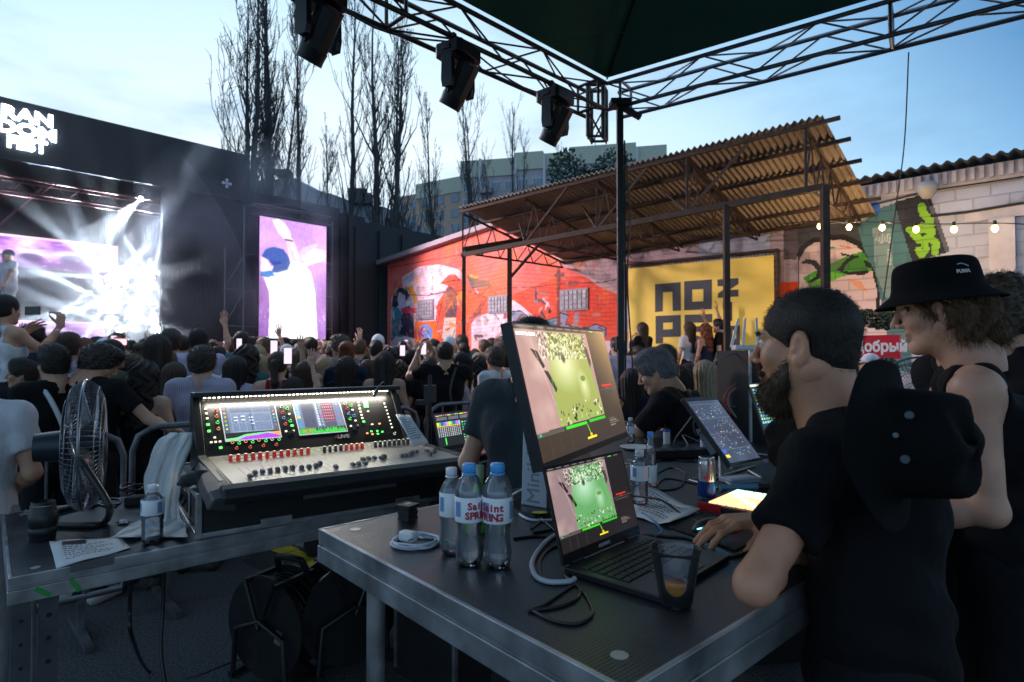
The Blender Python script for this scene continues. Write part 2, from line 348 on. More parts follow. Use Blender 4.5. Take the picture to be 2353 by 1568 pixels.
def ledwall(name, cvs, t0, t1, d, z0, z1, es):
    cvs.blur(1)
    tl, tr, br, bl = [q - FP(-6, 0, 0) for q in (FP(t0, d, z1), FP(t1, d, z1), FP(t1, d, z0), FP(t0, d, z0))]
    b = MB(); slab(b, t0 - .03, t1 + .03, d + .01, d + .12, z0 - .03, z1 + .03); sc_ = sbuild(b, name, BLKP)
    return cvs.mesh('picture', scr_mat(name + '_light', es), tl, tr, br, bl, sc_)
ledwall('screen', cv, -9.6, -1.95, 4.0, 3.75, 4.62, 1.1)
ledwall('lower_screen', cv, -9.6, -2.6, 2.3, 1.75, 2.3, .75)
b = MB(); slab(b, -9.7, -2.4, 2.45, 3.9, 1.55, 3.6); sbuild(b, 'riser', CLOTH_BLK)
# black wall running on from the stage
bw = empty('perimeter_wall', FP(0, 0, 0), 0, 'tall black windbreak wall between the stage and the mural building', 'wall')
b = MB(); slab(b, .0, 3.1, .35, .5, GZ, 6.0); slab(b, 3.1, 3.95, .3, .45, GZ, 5.85); slab(b, 3.95, 9.5, .35, .5, GZ, 5.72)
b.V = [v - FP(0, 0, 0) for v in b.V]; b.build('panel', SKIN_STAGE, bw)
b = MB()
for t in (.9, 1.8, 2.7, 3.6, 4.5, 5.4): slab(b, t, t + .05, .25, .32, GZ, 5.5)
b.V = [v - FP(0, 0, 0) for v in b.V]; b.build('batten', SKIN_STAGE, bw)
# portrait video screen on scaffold
vsc = empty('video_screen', P(670, 812, 15.2), 0, 'tall portrait video screen on scaffold showing a figure in white with a raised arm', 'screen')
ov = vsc.location.copy()
pn = FP(0, 0, 0) - fi * .75
c4 = [PL(px, py, pn, fi) for px, py in ((597, 497), (750, 521), (745, 779), (590, 778))]
c4[2].x, c4[2].y = c4[1].x, c4[1].y; c4[3].x, c4[3].y = c4[0].x, c4[0].y
zt = (c4[0].z + c4[1].z) / 2; zb = (c4[2].z + c4[3].z) / 2
for i_, z_ in enumerate((zt, zt, zb, zb)): c4[i_].z = z_
cv = Canvas(150, 230, (176, 128, 196)); g = cv.noise(3, 60, 9); cv.a += g[..., None]
cv.mix(np.clip((cv.y - .7) * 4, 0, 1), (120, 80, 150), .7)
for k in range(40): cv.ell(random.random(), .76 + .1 * random.random(), .015, .008, (230, 190, 240), .7, .5)
cv.poly([(.5, .33), (.62, .22), (.85, .16), (.88, .12), (.84, .2), (1, .21), (1, .32), (.8, .33), (.6, .42)], (255, 190, 235), .85)
cv.poly([(.62, .3), (.8, .21), (.98, .24), (.95, .3), (.7, .37)], (255, 240, 250), .9)
cv.poly([(.18, .02), (.26, .0), (.36, .03), (.44, .1), (.46, .17), (.38, .17), (.28, .13), (.22, .07)], (255, 225, 225))
cv.poly([(.37, .15), (.48, .15), (.56, .26), (.62, .42), (.5, .5), (.42, .42), (.42, .3)], (255, 200, 215))
cv.line([(.36, .165), (.48, .17)], .012, (60, 30, 70), asp=.65)
cv.poly([(.06, .50), (.14, .42), (.30, .36), (.46, .36), (.64, .35), (.76, .42), (.83, .6), (.87, 1.0), (.13, 1.0), (.15, .75), (.14, .62)], (255, 255, 255))
cv.line([(.7, .45), (.78, .7), (.8, .95)], .01, (225, 205, 240), .6, .65); cv.line([(.2, .8), (.17, 1)], .01, (220, 200, 240), .6, .65)
cv.poly([(.03, .33), (.12, .36), (.18, .42), (.17, .47), (.05, .5), (.02, .44)], (255, 215, 220))
cv.poly([(.03, .33), (.08, .27), (.2, .24), (.34, .25), (.42, .31), (.44, .36), (.34, .36), (.2, .4), (.12, .35)], (40, 75, 150))
cv.poly([(.2, .4), (.34, .36), (.44, .36), (.4, .42), (.26, .45), (.02, .47), (.02, .49), (.14, .5)], (45, 80, 140), .85)
cv.poly([(.0, .46), (.16, .44), (.22, .48), (.08, .5)], (60, 120, 190))
f_ = cv.noise(5, 60, 31, 3) * ((cv.x > .12) & (cv.x < .87) & (cv.y > .36)); cv.a -= np.clip(f_, 0, 60)[..., None] * np.array([.9, 1, .5]); cv.line([(.62, .42), (.52, .62), (.55, .9)], .012, (225, 210, 240), .5, .65); cv.line([(.3, .45), (.34, .7)], .01, (225, 210, 240), .5, .65); cv.line([(.42, .2), (.5, .33)], .02, (235, 165, 175), .6, .65); cv.blur(2); cv.a += (cv.noise(90, 26, 77, 1))[..., None]
o = cv.mesh('picture', scr_mat('video_light', 1.0), *[q - ov for q in c4], vsc)
b = MB(); q = [p + fi * .02 for p in c4]
b.add([p - ov for p in q] + [p + fi * .12 - ov for p in q], [(3, 2, 1, 0), (4, 5, 6, 7), (0, 1, 5, 4), (1, 2, 6, 5), (2, 3, 7, 6), (3, 0, 4, 7)]); b.build('cabinet', BLKP, vsc)
b = MB(); SCF = M('scaffold_tube', (.16, .16, .19), .5, .6)
tl_, tr_ = c4[0], c4[1]
def tb(p, q_, r=.022): b.cyl(p - ov, q_ - ov, r, n=6)
for off in (-.75, -.28, 2.25):
    for dd in (.3, .9):
        base = tl_ + fd * off + fi * dd; tb(Vector((base.x, base.y, GZ)), Vector((base.x, base.y, zt + (.25 if off > -.5 else -.9))))
for k in range(5):
    z = .3 + k * .95
    a_, c_ = tl_ + fd * -.75 + fi * .3, tl_ + fd * -.28 + fi * .3
    if z < 3.9: tb(Vector((a_.x, a_.y, z)), Vector((c_.x, c_.y, z + .9)), .014); tb(Vector((a_.x, a_.y, z)), Vector((c_.x, c_.y, z)), .018)
    a_, c_ = tl_ + fd * -.28 + fi * .3, tl_ + fd * 2.25 + fi * .3; tb(Vector((a_.x, a_.y, z)), Vector((c_.x, c_.y, z)), .018)
for z in (zt + .08, zt + .32):
    for dd in (.1, .35): tb(Vector((*(tl_ + fd * -.1 + fi * dd).xy, z)), Vector((*(tl_ + fd * 2.1 + fi * dd).xy, z)))
for k in range(9):
    a_ = tl_ + fd * (-.1 + k * .24) + fi * .1; c_ = a_ + fd * .24; z0_, z1_ = (zt + .08, zt + .32) if k % 2 else (zt + .32, zt + .08)
    tb(Vector((*a_.xy, z0_)), Vector((*c_.xy, z1_)), .012)
ap = tl_ + fd * .95 + fi * .2
for off in (-.1, .45, 1.5, 2.0): tb(Vector((*(tl_ + fd * off + fi * .2).xy, zt + .32)), Vector((*ap.xy, zt + .62 - abs(off - .95) * .12)) , .014)
b.build('scaffold', SCF, vsc)
# ================================================================ stage lamps: a cluster of beam fixtures, smoke
beam_pts = [(250, 639), (347, 639), (248, 695), (349, 693), (275, 758), (369, 758)]
pb = FP(0, 1.4, 0)
LENS = M('lamp_lens', (1, 1, 1), .2, emit=(.90, .96, 1.0), es=60)
def star_light(name, loc, watts, rays, seed, target, width=80, col=(.82, .93, 1.0), contrast=1.0):
    ld = bpy.data.lights.new(name, 'SPOT'); ld.energy = watts; ld.color = col; ld.spot_size = R(width * 2); ld.spot_blend = .3; ld.shadow_soft_size = .03; ld.use_nodes = True
    t = ld.node_tree; n = t.nodes.new; l = t.links.new; em = t.nodes['Emission']
    tcn = n('ShaderNodeTexCoord'); sx = n('ShaderNodeSeparateXYZ'); l(tcn.outputs['Normal'], sx.inputs[0])
    at = n('ShaderNodeMath'); at.operation = 'ARCTAN2'; l(sx.outputs[1], at.inputs[0]); l(sx.outputs[0], at.inputs[1])
    ml = n('ShaderNodeMath'); ml.operation = 'MULTIPLY_ADD'; ml.inputs[1].default_value = rays; ml.inputs[2].default_value = seed; l(at.outputs[0], ml.inputs[0])
    co = n('ShaderNodeMath'); co.operation = 'COSINE'; l(ml.outputs[0], co.inputs[0])
    pw = n('ShaderNodeMapRange'); pw.inputs[1].default_value = .80; pw.inputs[2].default_value = 1.0; pw.inputs[3].default_value = .004; pw.inputs[4].default_value = contrast; l(co.outputs[0], pw.inputs[0])
    l(pw.outputs[0], em.inputs['Strength'])
    o = bpy.data.objects.new(name, ld); COL.objects.link(o); o.location = loc; o.rotation_euler = (Vector(loc) - Vector(target)).to_track_quat('Z', 'Y').to_euler(); return o
def fixture(px, py, k, parent_group):
    c = PL(px, py, pb, fi); root = empty('stage_light', c, 0, None, 'stage light', parent_group)
    dirc = (Vector((0, 0, 1.5)) - c).normalized(); fr = frame((0, 0, 0), Vector((0, 0, 1)).cross(dirc), z=dirc)
    b = MB(); b.T = fr; b.cyl((0, 0, -.28), (0, 0, 0), .10, .13, n=14); b.build('lamp_head', BLKP, root)
    b = MB(); b.T = fr; b.cyl((0, 0, .002), (0, 0, .012), .075, n=14); b.build('lens', LENS, root)
    b = MB(); b.box((0, .02, -.24), (.32, .24, .12)); b.box((-.16, 0, -.1), (.03, .1, .3)); b.box((.16, 0, -.1), (.03, .1, .3)); b.build('yoke', BLKP, root)
    return root, c
pos_words = ['upper left', 'upper right', 'middle left', 'middle right', 'lower left', 'lower right']
for k, (px, py) in enumerate(beam_pts):
    root, c = fixture(px, py, k, 'beam lamps on the stage')
    root['label'] = 'blazing white %s lamp of the six on the stage' % pos_words[k]
    s_ = star_light('beam_lamp', c + (Vector((0, 0, 1.5)) - c).normalized() * .03, 380, 8 + k % 2, k * 1.3, (c.x + 2.5, c.y - 6, c.z + .3), 78)
def beam(loc, d, watts, ang=9, col=(.82, .93, 1.0)):
    ld = bpy.data.lights.new('beam', 'SPOT'); ld.energy = watts; ld.color = col; ld.spot_size = R(ang); ld.spot_blend = .8; ld.shadow_soft_size = .03; o = bpy.data.objects.new('beam', ld); COL.objects.link(o); o.location = loc; o.rotation_euler = (-d).to_track_quat('Z', 'Y').to_euler()
for k, (px, py) in enumerate(beam_pts):
    c = PL(px, py, pb, fi); ax_c = (Vector((0, 0, 1.5)) - c).normalized(); e1 = ax_c.cross(UPZ).normalized(); e2 = e1.cross(ax_c); n_ = (8, 8, 8, 8, 4, 4)[k]
    for j in range(n_):
        a = (2 * math.pi * (j + .3 * k) / n_) if k < 4 else R(25 + 130 * j / 3); d = (e1 * math.cos(a) + e2 * math.sin(a)) * .93 + ax_c * .36; beam(c + ax_c * .06 + d * .08, d, 10500 if k < 4 else 6500, 10, (.70, .86, 1.0))
# light tubes standing on stage
TUBE = M('light_tube', (1, 1, 1), .3, emit=(.88, .90, 1), es=14)
for (px, y0, y1, w, lb) in ((290, 616, 662, .03, 'short white light tube between the stage lamps'), (394, 632, 782, .055, 'tall glowing white light tube right of the stage lamps'), (421, 640, 690, .035, 'slim white light tube hanging at the stage edge'), (420, 760, 800, .075, 'squat white light tube low at the stage edge')):
    a_ = PL(px, y1, FP(0, 1.1, 0), fi); c_ = PL(px, y0, FP(0, 1.1, 0), fi); root = empty('light_tube', a_, 0, lb, 'light tube'); b = MB(); b.cyl((0, 0, 0), (0, 0, (c_ - a_).z), w, n=10); b.build('tube', TUBE, root)
    b = MB(); b.box((0, 0, -.04), (.2, .2, .08)); b.build('base', BLKP, root)
# single spot high up, its beam falls into the smoke
sp = PL(324, 457, FP(0, .6, 0), fi); root = empty('stage_spotlight', sp, 0, 'single spotlight under the stage roof throwing a slanting beam', 'stage light')
tg = PL(228, 545, FP(0, -1.2, 0), fi); dirc = (tg - sp).normalized(); fr = frame((0, 0, 0), Vector((0, 0, 1)).cross(dirc), z=dirc)
b = MB(); b.T = fr; b.cyl((0, 0, -.35), (0, 0, 0), .09, .11, n=12); b.build('lamp_head', BLKP, root); b = MB(); b.T = fr; b.cyl((0, 0, .001), (0, 0, .01), .06, n=12); b.build('lens', M('spot_lens', (1, 1, 1), emit=(.9, .97, 1), es=25), root)
b = MB(); b.box((0, 0, .22), (.25, .2, .14)); b.bar((-.12, 0, .2), (-.12, 0, -.05), .03); b.bar((.12, 0, .2), (.12, 0, -.05), .03); b.build('yoke', BLKP, root)
ld = bpy.data.lights.new('spot', 'SPOT'); ld.energy = 5200; ld.spot_size = R(15); ld.spot_blend = .3; ld.shadow_soft_size = .02; ld.color = (.8, .93, 1)
o = bpy.data.objects.new('spot', ld); COL.objects.link(o); o.location = sp + dirc * .03; o.rotation_euler = (-dirc).to_track_quat('Z', 'Y').to_euler()
# stage wash on crowd and mural: spots added in mid-air, without fixtures
for loc, tgt, w, col, sz in ((tuple(FP(-3.5, -2.9, 5.0)), (3, 11, 2.0), 1700, (1.0, .76, .74), 95), (tuple(FP(1.2, -1.6, 5.0)), (0.5, 15, 2.5), 900, (1, .72, .74), 110)):
    ld = bpy.data.lights.new('added_wash', 'SPOT'); ld.energy = w; ld.spot_size = R(sz); ld.spot_blend = .6; ld.shadow_soft_size = .3; ld.color = col
    o = bpy.data.objects.new('added_wash', ld); COL.objects.link(o); o.location = loc; o.rotation_euler = (Vector(loc) - Vector(tgt)).to_track_quat('Z', 'Y').to_euler()
# smoke: one even veil plus uneven clouds
def volbox(name, t0, t1, d0, d1, z0, z1, dens, nscale=None, lo=.45, hi=.75, col=(.85, .85, .92), g=.35):
    b = MB(); slab(b, t0, t1, d0, d1, z0, z1); m = bpy.data.materials.new(name); m.use_nodes = True; t = m.node_tree; t.nodes.clear(); n = t.nodes.new; l = t.links.new
    out = n('ShaderNodeOutputMaterial'); v = n('ShaderNodeVolumePrincipled'); v.inputs['Color'].default_value = (*col, 1); v.inputs['Density'].default_value = dens; v.inputs['Anisotropy'].default_value = g; l(v.outputs[0], out.inputs['Volume'])
    if nscale:
        tcn = n('ShaderNodeTexCoord'); nz = n('ShaderNodeTexNoise'); nz.inputs['Scale'].default_value = nscale; nz.inputs['Detail'].default_value = 3; l(tcn.outputs['Object'], nz.inputs['Vector'])
        mr = n('ShaderNodeMapRange'); mr.inputs[1].default_value = lo; mr.inputs[2].default_value = hi; mr.inputs[3].default_value = 0; mr.inputs[4].default_value = dens; l(nz.outputs[0], mr.inputs[0]); 
        # fade to nothing at the walls of the box so no face shows
        g2 = n('ShaderNodeTexCoord'); s3 = n('ShaderNodeVectorMath'); s3.operation = 'SUBTRACT'; s3.inputs[1].default_value = (.5, .5, .5); l(g2.outputs['Generated'], s3.inputs[0])
        ln = n('ShaderNodeVectorMath'); ln.operation = 'LENGTH'; l(s3.outputs[0], ln.inputs[0]); m2 = n('ShaderNodeMapRange'); m2.inputs[1].default_value = .5; m2.inputs[2].default_value = .2; m2.inputs[3].default_value = 0; m2.inputs[4].default_value = 1; l(ln.outputs[1], m2.inputs[0])
        mu = n('ShaderNodeMath'); mu.operation = 'MULTIPLY'; l(mr.outputs[0], mu.inputs[0]); l(m2.outputs[0], mu.inputs[1]); l(mu.outputs[0], v.inputs['Density'])
    o = b.build(name, m); o['kind'] = 'stuff'; return o
volbox('haze', -9, .9, -1.5, 2.2, .2, 6.8, .010, None)
volbox('smoke', -5.6, .7, -1.45, 2.1, .3, 5.3, .09, .6, -.2, .1)
for nm, a in (('smoke', (-3.4, 3.4, -1.5, .3, 1.2, 7.2)),):
    volbox(nm, *a, 1.3, .5, .40, .75, (.80, .80, .92))
# ================================================================ mural building: wall line w0 + s*wx, out of the wall = wn
w0 = Vector((-4.04, 19.25, 0)); wx = Vector((.723, -.69, 0)).normalized(); wn = Vector((-.69, -.723, 0)).normalized()
def WP(s, d, z): return w0 + wx * s + wn * d + Vector((0, 0, z))
def wtop(s): return 4.38 + .50 * min(s, 5.4) / 5.4 - max(0, min(1, (s - 5.4) / 3)) * .60
def wsz(px, py, d=0):
    q = PL(px, py, WP(0, d, 0), wn); return (q - w0).dot(wx), q.z
SL = 18.5
def wc(px, py):
    s, z = wsz(px, py); return (s / SL, 1 - z / wtop(s))
def Z2(pts): return [wc(863.9 + .2968 * x, 422.7 + .2968 * y) for x, y in pts]
def Z4(pts): return [wc(1801 + .34 * x, 330.8 + .34 * y) for x, y in pts]
bld = empty('mural_building', w0, 0, 'long low block-walled building painted with red, white and green murals', 'building')
cv = Canvas(1000, 250, (176, 184, 205)); nz = cv.noise(5, 26, 11, 4)
cv.poly([(0, -.1), (.47, -.1), (.47, 1.1), (0, 1.1)], (238, 106, 96))
RD = (232, 76, 50)
cv.poly(Z2([(1050, 1400), (1050, 850), (1380, 720), (1640, 700), (1900, 830), (1930, 1400)]), RD)
cv.poly(Z2([(1340, 300), (1370, 570), (1480, 640), (1640, 720), (1760, 800), (1900, 850), (2500, 830), (2500, 200)]), (190, 165, 172))
cv.poly(Z2([(950, 360), (990, 370), (1390, 560), (1450, 600), (1400, 640), (1330, 560), (1100, 470)]), (250, 150, 140), .7)
W_ = (232, 205, 222)
cv.poly(Z2([(200, 720), (330, 640), (480, 620), (640, 655), (700, 735), (600, 740), (560, 800), (480, 900), (460, 1050), (330, 1060), (300, 900), (210, 810)]), W_)
cv.poly(Z2([(740, 1300), (740, 1060), (800, 990), (900, 985), (1060, 880), (1130, 930), (1230, 1010), (1290, 1050), (1420, 1100), (1600, 1150), (1860, 1200), (1900, 1400)]), W_)
cv.poly(Z2([(110, 1300), (118, 880), (160, 800), (215, 795), (290, 860), (310, 1000), (300, 1300)]), (200, 190, 210))
cv.poly(Z2([(120, 1160), (125, 960), (150, 930), (200, 980), (210, 1170)]), (70, 125, 150))
cv.poly(Z2([(122, 940), (135, 850), (180, 795), (235, 810), (262, 860), (230, 900), (225, 850), (180, 830), (165, 880), (175, 930), (150, 950)]), (30, 35, 50))
cv.poly(Z2([(180, 1150), (200, 1010), (225, 940), (262, 935), (290, 1000), (300, 1180)]), (45, 40, 75))
cv.poly(Z2([(215, 780), (245, 800), (285, 770), (300, 830), (335, 900), (360, 920), (300, 925), (285, 870)]), (245, 165, 60))
cv.poly(Z2([(192, 952), (322, 948), (325, 988), (205, 992)]), (215, 50, 90))
cv.poly(Z2([(300, 1055), (470, 1045), (500, 1250), (300, 1260)]), (240, 120, 50)); cv.poly(Z2([(320, 1160), (350, 1080), (400, 1065), (440, 1120), (430, 1200)]), (120, 150, 220)); cv.poly(Z2([(320, 1140), (360, 1090), (380, 1100), (340, 1190)]), (170, 60, 110))
OC = (222, 90, 62); OD = (150, 50, 40)
cv.poly(Z2([(465, 945), (540, 815), (560, 780), (498, 762), (560, 700), (610, 692), (660, 735), (690, 820), (640, 900), (700, 1000), (690, 1200), (470, 1200), (500, 1060)]), OC)
cv.poly(Z2([(545, 800), (600, 780), (640, 860), (620, 1010), (535, 1020)]), (110, 85, 95)); cv.poly(Z2([(530, 1020), (620, 1020), (615, 1180), (510, 1180)]), (215, 205, 190))
cv.poly(Z2([(690, 850), (760, 830), (880, 780), (965, 862), (868, 872), (862, 985), (760, 1020), (700, 1160), (650, 1100)]), OC)
cv.poly(Z2([(700, 700), (760, 690), (800, 730), (870, 735), (900, 790), (800, 790), (740, 800)]), (85, 95, 100)); cv.poly(Z2([(735, 690), (790, 705), (780, 725), (720, 712)]), (235, 170, 60))
for q in ([(560, 780), (640, 860), (690, 1000)], [(500, 762), (600, 740), (660, 735)], [(465, 945), (560, 880), (600, 1000)], [(760, 830), (860, 870), (800, 980), (740, 1020)], [(690, 850), (740, 930), (700, 1160)], [(870, 735), (930, 850)], [(520, 850), (470, 1100)], [(880, 780), (800, 860)], [(820, 900), (760, 1000)], [(850, 890), (700, 1050)]):
    cv.line(Z2(q), .006, OD if q[0][0] % 20 else (40, 35, 45), .9, 4)
cv.poly(Z2([(650, 820), (680, 830), (660, 890), (620, 870)]), (245, 150, 60))
G1, G2, G3 = (150, 150, 175), (95, 140, 150), (60, 65, 85)
cv.poly(Z2([(1050, 970), (1120, 965), (1180, 1010), (1290, 1045), (1420, 1010), (1440, 1060), (1300, 1100), (1150, 1090), (1060, 1040)]), G1)
cv.poly(Z2([(1080, 1040), (1150, 1035), (1290, 1050), (1400, 1030), (1380, 1060), (1200, 1085)]), G2)
cv.poly(Z2([(1430, 1120), (1430, 980), (1470, 970), (1490, 1000), (1470, 1060), (1500, 1080), (1560, 1070), (1620, 1100), (1700, 1065), (1780, 1090), (1780, 1150), (1720, 1200), (1440, 1210)]), G1)
cv.poly(Z2([(1520, 1080), (1540, 980), (1570, 980), (1570, 1040), (1550, 1100)]), G1)
for x_ in range(1060, 1780, 37):
    y_ = 1070 + 40 * math.sin(x_ * .05) + (x_ - 1060) * .09; cv.line(Z2([(x_, y_), (x_ + 30, y_ + random.randint(-50, 30)), (x_ + 55, y_ + 20)]), .006, random.choice([G2, G3, G3]), .85, 4)
for k in range(80): x_, y_ = random.uniform(110, 1350), random.uniform(820, 1180); cv.line(Z2([(x_, y_), (x_ + random.uniform(-25, 30), y_ + random.uniform(-45, 20)), (x_ + random.uniform(-20, 60), y_ + random.uniform(-40, 40))]), random.choice([.005, .008, .016]), random.choice([(240, 225, 235), (60, 50, 70), (240, 140, 70), (90, 130, 160), (190, 50, 60), (225, 200, 215)]), .75, 4)
for q in ([(1050, 970), (1120, 965), (1180, 1010), (1290, 1045), (1420, 1010)], [(1060, 1040), (1150, 1090), (1300, 1100), (1440, 1060)], [(1430, 980), (1490, 1000), (1470, 1060), (1500, 1080), (1620, 1100), (1700, 1065), (1780, 1090), (1780, 1150), (1720, 1200)]): cv.line(Z2(q), .006, G3, 1, 4)
cv.line(Z2([(110, 650), (400, 590), (700, 540), (960, 470)]), .008, (150, 60, 60), .8, 4); cv.line(Z2([(200, 850), (400, 855), (560, 820), (980, 800), (1200, 790), (1440, 760), (1860, 730)]), .006, (110, 60, 65), .8, 4)
cv.line(Z2([(1415, 660), (1415, 1150)]), .022, (120, 60, 50), .8, 4); cv.line(Z2([(1390, 700), (1450, 695)]), .02, (120, 80, 80), .9, 4)
cv.ell(*Z2([(1345, 968)])[0], .003, .012, (50, 35, 45))
# right part: grey shade zone, orange patch, painted face, teal column, dark slanted board
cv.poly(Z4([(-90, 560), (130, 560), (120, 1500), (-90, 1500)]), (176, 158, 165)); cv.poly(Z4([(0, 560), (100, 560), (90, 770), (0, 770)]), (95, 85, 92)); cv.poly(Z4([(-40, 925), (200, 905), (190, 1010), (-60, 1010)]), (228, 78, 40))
cv.poly(Z4([(95, 545), (640, 520), (640, 1000), (760, 1060), (760, 1500), (95, 1500)]), (62, 66, 74))
FC = (212, 190, 190)
cv.poly(Z4([(105, 780), (130, 700), (200, 650), (300, 632), (400, 640), (500, 680), (560, 740), (600, 810), (620, 900), (640, 960), (740, 1100), (740, 1500), (100, 1500)]), FC)
cv.poly(Z4([(130, 890), (200, 850), (330, 790), (440, 740), (560, 705), (610, 780), (600, 840), (440, 868), (320, 905), (190, 965)]), (70, 150, 50)); cv.poly(Z4([(350, 840), (470, 745), (580, 780), (560, 850)]), (60, 125, 45)); cv.poly(Z4([(170, 890), (320, 850), (420, 870), (190, 965)]), (100, 180, 50))
cv.poly(Z4([(110, 795), (150, 765), (220, 775), (262, 830), (250, 890), (190, 920), (160, 915), (215, 880), (230, 840), (180, 800)]), (25, 25, 32))
cv.poly(Z4([(355, 840), (400, 790), (450, 745), (390, 745), (385, 725), (450, 738), (520, 745), (460, 770), (415, 810), (400, 845), (470, 850), (560, 835), (575, 850), (540, 870), (440, 868)]), (25, 25, 32)); cv.poly(Z4([(540, 770), (590, 790), (600, 830), (550, 810)]), (25, 25, 32))
cv.poly(Z4([(245, 690), (340, 682), (350, 697), (260, 700)]), (60, 140, 90)); cv.poly(Z4([(370, 670), (470, 690), (440, 698), (380, 685)]), (225, 140, 115)); cv.poly(Z4([(425, 890), (520, 910), (570, 980), (500, 960)]), (225, 160, 130))
cv.line(Z4([(105, 740), (130, 690), (200, 645), (300, 625), (400, 620), (500, 660), (560, 715), (610, 790), (625, 870), (650, 960), (690, 985), (720, 1040), (715, 1100)]), .02, (22, 22, 28), 1, 4)
cv.line(Z4([(650, 960), (635, 1040), (645, 1120)]), .012, (22, 22, 28), 1, 4); cv.ell(*Z4([(357, 995)])[0], .004, .018, (25, 25, 30))
cv.poly(Z4([(500, 560), (640, 430), (770, 390), (900, 790), (860, 1500), (740, 1500), (640, 960), (620, 860), (540, 700)]), (72, 118, 126)); cv.poly(Z4([(600, 560), (735, 560), (745, 1080), (680, 1000), (620, 860)]), (128, 156, 158))
for k_ in range(6): cv.line(Z4([(625 + k_ * 18, 640 + (k_ % 3) * 8), (633 + k_ * 18, 600 + (k_ % 2) * 20)]), .005, (190, 205, 210), .9, 4); cv.rect(*Z4([(700, 700 + k_ * 18)])[0], *Z4([(722, 712 + k_ * 18)])[0], (190, 205, 210), .8)
cv.poly(Z4([(560, 392), (650, 392), (650, 480), (600, 430)]), (60, 110, 190))
cv.poly(Z4([(745, 392), (950, 335), (1010, 430), (1115, 715), (870, 790)]), (34, 38, 48)); cv.poly(Z4([(950, 335), (990, 350), (1120, 700), (1095, 720)]), (85, 90, 105))
cv.line(Z4([(930, 415), (945, 470), (985, 500), (990, 545), (930, 545), (880, 600), (920, 640), (985, 620), (1000, 580), (960, 570), (850, 570)]), .024, (128, 190, 50), 1, 4); cv.line(Z4([(985, 620), (1030, 660), (1020, 720)]), .022, (128, 190, 50), 1, 4); cv.line(Z4([(950, 640), (960, 700), (930, 740), (910, 700)]), .02, (128, 190, 50), 1, 4)
cv.poly(Z4([(1460, 1010), (1900, 1000), (1900, 1110), (1480, 1100)]), (90, 150, 165)); cv.poly(Z4([(690, 1040), (800, 1100), (800, 1140), (700, 1140)]), (110, 160, 60))
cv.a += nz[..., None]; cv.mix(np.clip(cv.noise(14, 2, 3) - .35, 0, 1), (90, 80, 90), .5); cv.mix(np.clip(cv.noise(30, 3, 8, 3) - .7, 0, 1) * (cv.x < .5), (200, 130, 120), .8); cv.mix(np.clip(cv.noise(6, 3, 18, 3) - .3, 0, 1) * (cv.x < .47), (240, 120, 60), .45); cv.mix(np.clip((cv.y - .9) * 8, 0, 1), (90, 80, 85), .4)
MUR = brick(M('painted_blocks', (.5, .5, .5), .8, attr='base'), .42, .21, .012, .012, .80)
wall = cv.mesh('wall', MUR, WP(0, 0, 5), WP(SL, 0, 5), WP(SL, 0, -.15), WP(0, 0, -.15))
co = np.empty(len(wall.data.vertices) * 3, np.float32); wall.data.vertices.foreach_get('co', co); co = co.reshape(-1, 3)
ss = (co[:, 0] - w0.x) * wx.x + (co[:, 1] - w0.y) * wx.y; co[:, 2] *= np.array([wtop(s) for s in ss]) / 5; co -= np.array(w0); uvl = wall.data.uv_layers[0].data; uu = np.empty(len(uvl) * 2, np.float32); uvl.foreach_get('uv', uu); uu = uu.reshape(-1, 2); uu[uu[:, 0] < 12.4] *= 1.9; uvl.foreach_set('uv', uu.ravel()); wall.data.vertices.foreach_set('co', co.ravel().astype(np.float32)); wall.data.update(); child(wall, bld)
ROOFG = M('roof_sheet', (.20, .18, .22), .6, bump=.3, bs=20)
def wb(b, name, mat, par=bld, **k): b.V = [v - w0 for v in b.V]; return b.build(name, mat, par, **k)
def wslab(b, s0, s1, d0, d1, z0, z1, z0b=None, z1b=None):
    z0b = z0 if z0b is None else z0b; z1b = z1 if z1b is None else z1b
    V = [WP(s0, d0, z0), WP(s1, d0, z0b), WP(s1, d1, z0b), WP(s0, d1, z0), WP(s0, d0, z1), WP(s1, d0, z1b), WP(s1, d1, z1b), WP(s0, d1, z1)]
    return b.add(V, [(0, 3, 2, 1), (4, 5, 6, 7), (0, 1, 5, 4), (1, 2, 6, 5), (2, 3, 7, 6), (3, 0, 4, 7)])
b = MB(); wslab(b, -.25, 5.4, .28, -6, wtop(0) - .01, wtop(0) + .13, wtop(5.4) - .01, wtop(5.4) + .13); wslab(b, 5.4, 8.6, .28, -6, wtop(5.4) - .01, wtop(5.4) + .13, 4.27, 4.4)
wb(b, 'gable_roof', ROOFG)
b = MB(); V = []; n_ = 320
for i in range(n_ + 1):
    s = 8.6 + (SL - 8.6) * i / n_; z = 4.36 + .028 * math.sin(i * 2 * math.pi / 5); V += [WP(s, .26, z), WP(s, -5, z + .5)]
b.add(V, [(2 * i, 2 * i + 2, 2 * i + 3, 2 * i + 1) for i in range(n_)], True); V2 = [v - Vector((0, 0, .03)) for v in V]; b.add(V2, [(2 * i, 2 * i + 1, 2 * i + 3, 2 * i + 2) for i in range(n_)], True)
b.add([q for i in range(n_ + 1) for q in (V[2 * i], V2[2 * i])], [(2 * i, 2 * i + 1, 2 * i + 3, 2 * i + 2) for i in range(n_)])
wb(b, 'corrugated_roof', M('old_corrugated', (.035, .035, .042), .8, var=.3))
BLOCKW = brick(M('whitewashed_blocks', (.44, .43, .50), .85, var=.15, vs=4), .42, .21)
b = MB(); wslab(b, 8.6, SL, .05, .002, 4.02, 4.27)
for i in range(88): wslab(b, 8.7 + i * .11, 8.755 + i * .11, .11, .052, 4.07, 4.25)
wb(b, 'cornice', M('whitewashed_brick', (.46, .45, .52), .85, var=.2, vs=5, bump=.4, bs=30))
